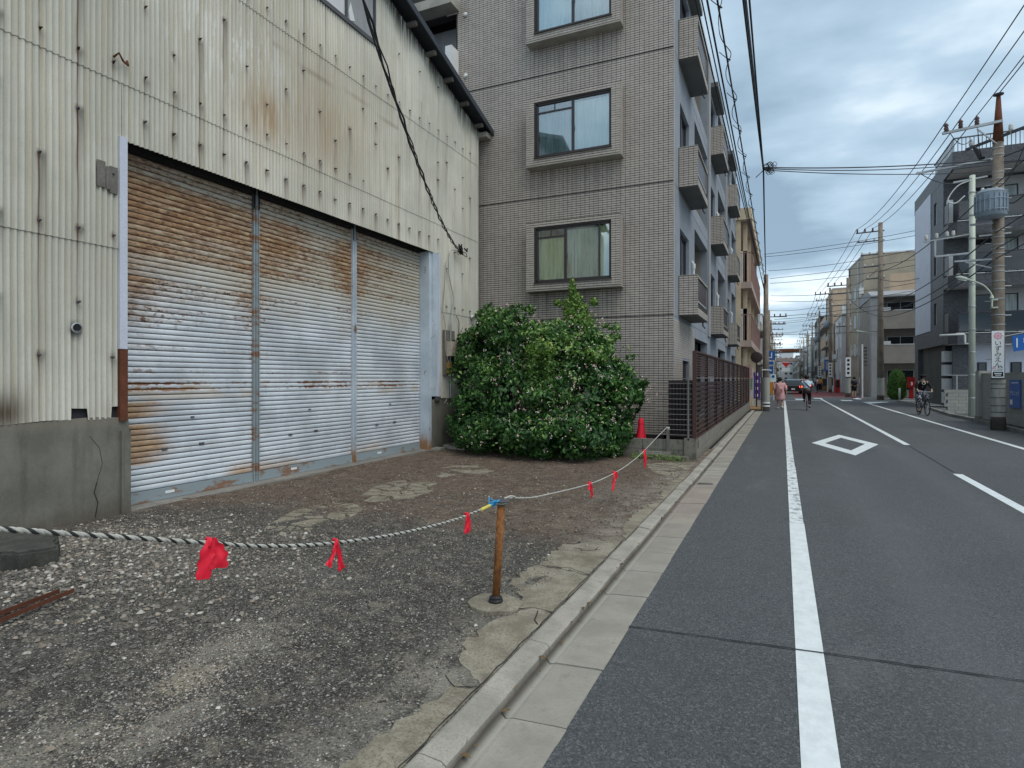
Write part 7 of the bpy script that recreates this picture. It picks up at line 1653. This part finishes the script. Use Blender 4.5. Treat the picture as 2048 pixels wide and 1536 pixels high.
# ================================================================== VEHICLES
def car(x, y, rz, paint, label):
    t = thing('car', (0,0,0), label, 'car'); L = 4.4; W2 = .85
    prof = [(-2.2,.35),(-2.2,.85),(-2.05,.95),(-1.75,1.38),(-1.2,1.50),(.1,1.50),(.75,1.02),(2.0,.88),(2.2,.65),(2.2,.35)]      # (y, z), rear at -y
    def bodypart(pr, w0, name, mt): m = MB(); m.prismx(pr, -w0, w0); return m.build(name, mt, t)
    bodypart([(-2.2,.30),(-2.22,.82),(-2.05,.95),(.75,1.0),(2.0,.88),(2.2,.65),(2.2,.30)], W2, 'body', M[paint])
    m = MB(); a = [(-1.98,.94),(-1.65,1.42),(-1.2,1.50),(.1,1.50),(.72,.99)]; m.add([(s_*(W2-.03 if z < 1.1 else W2-.18), y_, z) for s_ in (-1,1) for y_, z in a], [(0,1,2,3,4),(9,8,7,6,5),(0,5,6,1),(1,6,7,2),(2,7,8,3),(3,8,9,4)]); m.build('cabin', M[paint], t)
    m = MB(); m.add([(-.62,-1.945,1.02),(.62,-1.945,1.02),(.55,-1.70,1.38),(-.55,-1.70,1.38)], [(0,1,2,3)]); m.build('rear_window', M['glassdark'], t)
    m = MB(); m.add([(-.66,.66,1.05),(-.58,.16,1.45),(.58,.16,1.45),(.66,.66,1.05)], [(0,1,2,3)]); m.build('windscreen', M['glassdark'], t)
    for s_ in (-1, 1):
        m = MB(); m.add([(s_*.815,-1.6,1.02),(s_*.815,.5,1.04),(s_*.70,.1,1.42),(s_*.70,-1.45,1.42)], [(0,1,2,3)]); m.build('side_window', M['glassdark'], t)
        m = MB(); m.box(min(s_*.84,s_*.58), max(s_*.84,s_*.58), -2.235, -2.19, .68, .86); m.build('tail_lamp', M['tail'], t)
        for yy in (-1.35, 1.35):
            m = MB(); m.lathe([(.12,-.10),(.31,-.10),(.31,.10),(.12,.10)], n=16); w = piece(m.mesh('wheel', M['black']), 'wheel', t, (s_*.76, yy, .31), rot=(0,math.pi/2,0))
            m = MB(); m.lathe([(.02,-.105),(.19,-.105),(.19,.105),(.02,.105)], n=12); r_ = D.objects.new('rim', m.mesh('rim', M['steel'])); COL.objects.link(r_); r_.parent = w
    m = MB(); m.box(-.17,.17,-2.245,-2.225,.45,.60); m.build('number_plate', M['white_sign'], t)
    m = MB(); m.box(-.84,.84,-2.26,-2.15,.30,.42); m.build('bumper', M['black'], t)
    t.location = (x,y,0); t.rotation_euler = (0,0,rz); return t
car(.95, 70, .02, 'taxi', 'black car with lit tail lamps stopped beyond the person in pink')
car(2.3, 84, .02, 'redcar', 'dark red car waiting behind the cyclist in light blue')
car(1.0, 98, 0, 'taxi', 'farther black car in the queue down the street')

# ================================================================== PEOPLE AND BICYCLES
def skin(name, verts, edges, mat, parent, sub=1, root=0):
    """verts: (x,y,z,r) joints"""
    me = D.meshes.new(name); me.from_pydata([v[:3] for v in verts], edges, []); o = D.objects.new(name, me); COL.objects.link(o)
    md = o.modifiers.new('s', 'SKIN'); md.use_smooth_shade = True; ss = o.modifiers.new('u', 'SUBSURF'); ss.levels = sub; ss.render_levels = sub
    for i, v in enumerate(verts):
        sv = me.skin_vertices[0].data[i]; sv.radius = (v[3], v[3]*(v[4] if len(v) > 4 else 1)); sv.use_root = (i == root)
    dg = bpy.context.evaluated_depsgraph_get(); nm = D.meshes.new_from_object(o.evaluated_get(dg)); D.objects.remove(o); D.meshes.remove(me)
    nm.materials.clear(); nm.materials.append(M[mat]); nm.name = name
    r = D.objects.new(name, nm); COL.objects.link(r); r.parent = parent; return r
def person(label, J, clothes, hair='hair', head_r=.10, shoes='ink'):
    """J: joints in local coordinates (figure faces +y)"""
    t = thing('person', (0,0,0), label, 'person')
    V = [(*J['pelvis'],.13),(*J['waist'],.115),(*J['chest'],.145),(*J['neck0'],.07),(*J['neck'],.052),(*J['head'],.098),(*J['crown'],.085),(*J['face'],.05),(*J['nose'],.018)]
    E_ = [(0,1),(1,2),(2,3),(3,4),(4,5),(5,6),(5,7),(7,8)]
    for s_ in 'LR':
        b = len(V); V += [(*J['hip'+s_],.095),(*J['knee'+s_],.058),(*J['ankle'+s_],.04),(*J['toe'+s_],.032)]; E_ += [(0,b),(b,b+1),(b+1,b+2),(b+2,b+3)]
        b = len(V); V += [(*J['sh'+s_],.055),(*J['el'+s_],.04),(*J['wr'+s_],.028),(*J['hand'+s_],.034)]; E_ += [(2,b),(b,b+1),(b+1,b+2),(b+2,b+3)]
        h = Vector(J['hand'+s_]); w = Vector(J['wr'+s_]); d = (h-w).normalized(); sd = Vector((1,0,0)); b2 = b+3
        for q in range(4): k = len(V); p = h+d*.05+sd*(-.03+.02*q); V += [(*(h+d*.02+sd*(-.022+.015*q)),.010),(*p,.008)]; E_ += [(b2,k),(k,k+1)]
        k = len(V); V.append((*(h+sd*(.035 if s_ == 'L' else -.035)+d*.01),.010)); E_.append((b2,k))
    hd = Vector(J['head']); 
    skin('body', V, E_, 'skin', t, 1)
    for s_ in (-1, 1):
        m = MB(); m.sphere(hd+Vector((s_*.095,0,-.01)), .022, 6, 4, (.5,1,1.3)); o = m.build('ear', M['skin']); o.parent = t; o.location = Vector(o.location)
        m = MB(); m.sphere((Vector(J['face'])+Vector((s_*.032,.045,.02))), .010, 6, 4); o = m.build('eye', M['ink']); o.parent = t
    m = MB(); m.sphere(hd+Vector((0,-.018,.035)), .118, 14, 10, (1,1.03,1.0)); o = m.build('hair', M[hair], None, True); o.parent = t
    for nm, vs, es, mt in clothes: skin(nm, vs, es, mt, t, 1)
    for s_ in 'LR':
        a = Vector(J['ankle'+s_]); b = Vector(J['toe'+s_]); m = MB(); m.tube([a+Vector((0,-.05,-.03)), (a+b)/2+Vector((0,0,-.02)), b+Vector((0,.04,-.01))], [.045,.05,.035], 8); o = m.build('shoe', M[shoes], None, True); o.parent = t
    return t
# the walker in pink, seen from behind
J = dict(pelvis=(0,0,.90), waist=(0,.01,1.05), chest=(0,.03,1.25), neck0=(0,.04,1.38), neck=(0,.05,1.44), head=(0,.07,1.53), crown=(0,.07,1.60), face=(0,.125,1.51), nose=(0,.19,1.51),
  hipL=(-.09,0,.86), kneeL=(-.10,.10,.48), ankleL=(-.10,.02,.09), toeL=(-.10,.16,.04), hipR=(.09,0,.86), kneeR=(.10,.02,.48), ankleR=(.10,-.22,.16), toeR=(.10,-.12,.05),
  shL=(-.19,.03,1.32), elL=(-.27,-.02,1.08), wrL=(-.26,.08,.88), handL=(-.26,.10,.80), shR=(.19,.03,1.32), elR=(.27,-.02,1.08), wrR=(.30,.02,.86), handR=(.31,.04,.78))
dress = [('dress', [(0,.02,1.36,.10,.8),(0,.02,1.24,.20,.7),(0,.0,1.02,.215,.75),(0,-.01,.78,.255,.8),(0,-.01,.55,.29,.8),(0,-.01,.42,.30,.8),(-.20,.03,1.32,.085),(-.28,-.02,1.10,.085),(-.28,.03,.96,.08),(.20,.03,1.32,.085),(.28,-.02,1.10,.085),(.30,.0,.96,.08)], [(0,1),(1,2),(2,3),(3,4),(4,5),(1,6),(6,7),(7,8),(1,9),(9,10),(10,11)], 'pinkcloth')]
pk = person('person in a loose pale pink dress walking away with a small shoulder bag', J, dress, shoes='white'); pk.location = (-.12,34.5,0); pk.rotation_euler = (0,0,.05)
bgp = thing('shoulder_bag', (0,0,0), 'small dusty pink bag on the back of the person in the pink dress', 'bag')
m = MB(); m.box(-.12,.12,-.34,-.24,.86,1.05); o = m.build('pouch', M['bagpink']); o.parent = bgp; o.location = (0,-.29,.86)
m = MB(); m.tube(spl([(-.19,.05,1.40),(-.12,-.19,1.2),(.0,-.27,1.0)]), .014, 5); o = m.build('strap', M['brown_dk']); off_ = o.location.copy(); o.parent = bgp; o.location = off_
bgp.location = (-.12,34.5,0)
# bicycle builder
def bicycle(label, frame='steel_dark', basket=False):
    t = thing('bicycle', (0,0,0), label, 'bicycle')
    def tub(name, pts, r, mt): m = MB(); m.tube(pts, r, 7); o = m.mesh(name, M[mt]); o_ = D.objects.new(name, o); COL.objects.link(o_); o_.parent = t; return o_
    for y, nm in ((-.52,'wheel'),(.52,'wheel')):
        m = MB(); n = 26; pts = [(0, y+.32*math.cos(2*math.pi*i/n), .34+.32*math.sin(2*math.pi*i/n)) for i in range(n+1)]; m.tube(pts, .022, 6, False); me = m.mesh('wheel', M['black']); w = D.objects.new('wheel', me); COL.objects.link(w); w.parent = t
        m = MB()
        for i in range(12): a = math.pi*i/6; m.tube([(0,y,.34),(0,y+.31*math.cos(a),.34+.31*math.sin(a))], .003, 3)
        m.lathe([(.03,-.05),(.03,.05)], (0,y,.34), 8); s_ = D.objects.new('spokes', m.mesh('spokes', M['steel'])); COL.objects.link(s_); s_.parent = w; s_['kind'] = 'stuff'
    tub('frame', [(0,-.52,.34),(0,-.12,.30),(0,.40,.78),(0,-.20,.72),(0,-.12,.30)], .018, frame); tub('seat_tube', [(0,-.12,.30),(0,-.26,.92)], .016, frame); tub('seat_stay', [(0,-.52,.34),(0,-.21,.74)], .012, frame)
    tub('fork', [(0,.52,.34),(0,.42,.72),(0,.38,1.0)], .016, frame); tub('handlebar', [(-.28,.25,1.04),(-.2,.38,1.02),(.2,.38,1.02),(.28,.25,1.04)], .013, 'steel'); tub('crank', [(-.1,-.12,.14),(-.1,-.12,.30),(.1,-.12,.30),(.1,-.12,.46)], .012, 'steel')
    m = MB(); m.sphere((0,-.28,.95), .12, 10, 6, (.8,1.15,.35)); o = D.objects.new('saddle', m.mesh('saddle', M['black'], True)); COL.objects.link(o); o.parent = t
    tub('mudguard', [(0,-.52+.36*math.cos(a), .34+.36*math.sin(a)) for a in [.2+.25*i for i in range(11)]], .02, frame)
    m = MB(); m.lathe([(.035,0),(.03,.02)], n=10); o = D.objects.new('rear_reflector', m.mesh('rear_reflector', M['redbox'])); COL.objects.link(o); o.parent = t; o.location = (0,-.88,.52); o.rotation_euler = (math.pi/2,0,0)
    if basket:
        m = MB()
        for k in range(7): m.box(-.18,.18,.46,.465,.78+.035*k,.787+.035*k); m.box(-.18,.18,.68,.685,.78+.035*k,.787+.035*k); m.box(-.18,-.175,.46,.685,.78+.035*k,.787+.035*k); m.box(.175,.18,.46,.685,.78+.035*k,.787+.035*k)
        o = D.objects.new('basket', m.mesh('basket', M['steel_dark'])); COL.objects.link(o); o.parent = t; o['kind'] = 'stuff'
    return t
def riderJ(lean=.0):
    return dict(pelvis=(0,-.27,1.02), waist=(0,-.22,1.16), chest=(0,-.12+lean,1.38), neck0=(0,-.08+lean,1.50), neck=(0,-.07+lean,1.55), head=(0,-.05+lean,1.64), crown=(0,-.05+lean,1.71), face=(0,.005+lean,1.62), nose=(0,.07+lean,1.62),
      hipL=(-.09,-.25,.99), kneeL=(-.13,.12,.80), ankleL=(-.12,-.08,.50), toeL=(-.12,.07,.48), hipR=(.09,-.25,.99), kneeR=(.13,.07,.62), ankleR=(.12,-.12,.20), toeR=(.12,.03,.15),
      shL=(-.18,-.10+lean,1.44), elL=(-.29,.02+lean,1.22), wrL=(-.26,.22,1.08), handL=(-.25,.28,1.05), shR=(.18,-.10+lean,1.44), elR=(.29,.02+lean,1.22), wrR=(.26,.22,1.08), handR=(.25,.28,1.05))
def rider_clothes(top, legs, lean=0, long=True):
    c = [('shirt', [(0,-.27,1.0,.165,.85),(0,-.22,1.16,.165,.75),(0,-.12+lean,1.38,.175,.72),(0,-.09+lean,1.48,.09),(-.19,-.10+lean,1.43,.075),(-.28,.0+lean,1.25,.062),(.19,-.10+lean,1.43,.075),(.28,.0+lean,1.25,.062)]+([(-.27,.17,1.12,.045),(.27,.17,1.12,.045)] if long else []), [(0,1),(1,2),(2,3),(2,4),(4,5),(2,6),(6,7)]+([(5,8),(7,9)] if long else []), top),
         ('trousers', [(0,-.27,1.0,.150,.9),(-.09,-.25,.98,.115),(-.13,.12,.80,.085),(-.12,-.08,.54,.06),(.09,-.25,.98,.115),(.13,.07,.62,.085),(.12,-.12,.26,.06)], [(0,1),(1,2),(2,3),(0,4),(4,5),(5,6)], legs)]
    return c
bk = bicycle('bicycle ridden away by the person in light blue'); bk.location = (1.13,34.0,0); bk.rotation_euler = (0,0,-.03)
rd = person('cyclist in a light blue shirt with a dark strap across the back', riderJ(.03), rider_clothes('lightblue','blackcloth',.03,False)); rd.location = (1.13,34.0,0); rd.rotation_euler = (0,0,-.03)
st_ = MB(); st_.tube(spl([(-.17,-.26,1.46),(-.03,-.30,1.32),(.13,-.34,1.14)]), .026, 6); o = st_.build('bag_strap', M['navy']); o.location = Vector(o.location)+Vector((1.13,34,0)); tag(o, 'dark strap across the back of the cyclist in light blue', 'strap')
m = MB(); m.sphere((0,-.42,.98), .17, 12, 8, (1.15,.6,.9)); o = m.build('hip_bag', M['brown_dk'], None, True); o.location = Vector(o.location)+Vector((1.13,34,0)); tag(o, 'dark brown bag at the hip of the cyclist in light blue', 'bag')
bk = bicycle('black bicycle with a front basket ridden towards the camera', basket=True); bk.location = (5.6,31.3,0); bk.rotation_euler = (0,0,math.pi+.12)
rd = person('cyclist in black top and cap with patterned trousers riding towards the camera', riderJ(.05), rider_clothes('blackcloth','patterned',.05)); rd.location = (5.6,31.3,0); rd.rotation_euler = (0,0,math.pi+.12)
def local_part(parent, m, name, mat, smooth=False):
    o = D.objects.new(name, m.mesh(name, M[mat], smooth)); COL.objects.link(o); o.parent = parent; return o
m = MB(); m.sphere((0,0,1.70), .122, 14, 8, (1,1.05,.75)); m.box(-.08,.08,.10,.20,1.665,1.68); local_part(rd, m, 'cap', 'blackcloth', True)
m = MB(); m.lathe([(.05,0),(.075,.012),(.05,.02)], n=14, cap=False); o = local_part(rd, m, 'chest_print', 'creamprint'); o.location = (0,.10,1.40); o.rotation_euler = (math.pi/2,0,0)
# pedestrians at the crossing
def stander(label, x, y, rz, top, legs, skirt=False):
    J = dict(pelvis=(0,0,.95), waist=(0,0,1.10), chest=(0,.0,1.32), neck0=(0,.0,1.46), neck=(0,.01,1.51), head=(0,.02,1.61), crown=(0,.02,1.69), face=(0,.075,1.59), nose=(0,.14,1.59),
      hipL=(-.09,0,.92), kneeL=(-.10,.02,.50), ankleL=(-.11,-.02,.09), toeL=(-.11,.11,.04), hipR=(.09,0,.92), kneeR=(.10,.04,.50), ankleR=(.11,.02,.09), toeR=(.11,.15,.04),
      shL=(-.19,0,1.40), elL=(-.25,-.03,1.12), wrL=(-.24,.05,.90), handL=(-.24,.07,.82), shR=(.19,0,1.40), elR=(.25,-.03,1.12), wrR=(.24,.05,.90), handR=(.24,.07,.82))
    c = [('shirt', [(0,0,.98,.165,.8),(0,0,1.14,.16,.75),(0,0,1.34,.175,.7),(0,0,1.45,.09),(-.20,0,1.39,.075),(-.26,-.03,1.14,.06),(.20,0,1.39,.075),(.26,-.03,1.14,.06)], [(0,1),(1,2),(2,3),(2,4),(4,5),(2,6),(6,7)], top),
         ('shorts' if skirt else 'trousers', [(0,0,.95,.15),(-.09,0,.9,.12),(-.10,.02,.55,.10),(.09,0,.9,.12),(.10,.04,.55,.10)]+([] if skirt else [(-.11,0,.14,.07),(.11,.03,.14,.07)]), [(0,1),(1,2),(0,3),(3,4)]+([] if skirt else [(2,5),(4,6)]), legs)]
    p = person(label, J, c); p.location = (x,y,0); p.rotation_euler = (0,0,rz); return p
stander('pedestrian in black top and shorts standing by the advert board pole', 5.35, 56.3, .4, 'blackcloth', 'blackcloth', True)
m = MB(); m.sphere((5.38,56.05,1.25), .2, 10, 8, (.9,.6,1.2)); tag(m.build('backpack', M['black'], None, True), 'black backpack worn by the pedestrian at the crossing', 'backpack')
for i, (x, y, a, b_, l) in enumerate([(-.5,66,'navy','blackcloth','distant pedestrian in navy left of the black car'),(3.6,76,'whitewall','navy','distant pedestrian in white on the red crossing'),(4.3,84,'orange','blackcloth','distant pedestrian in orange near the vending machines'),(-1.0,92,'redp','navy','distant pedestrian in red far down the left side')]): stander(l, x, y, i*1.3, a, b_)
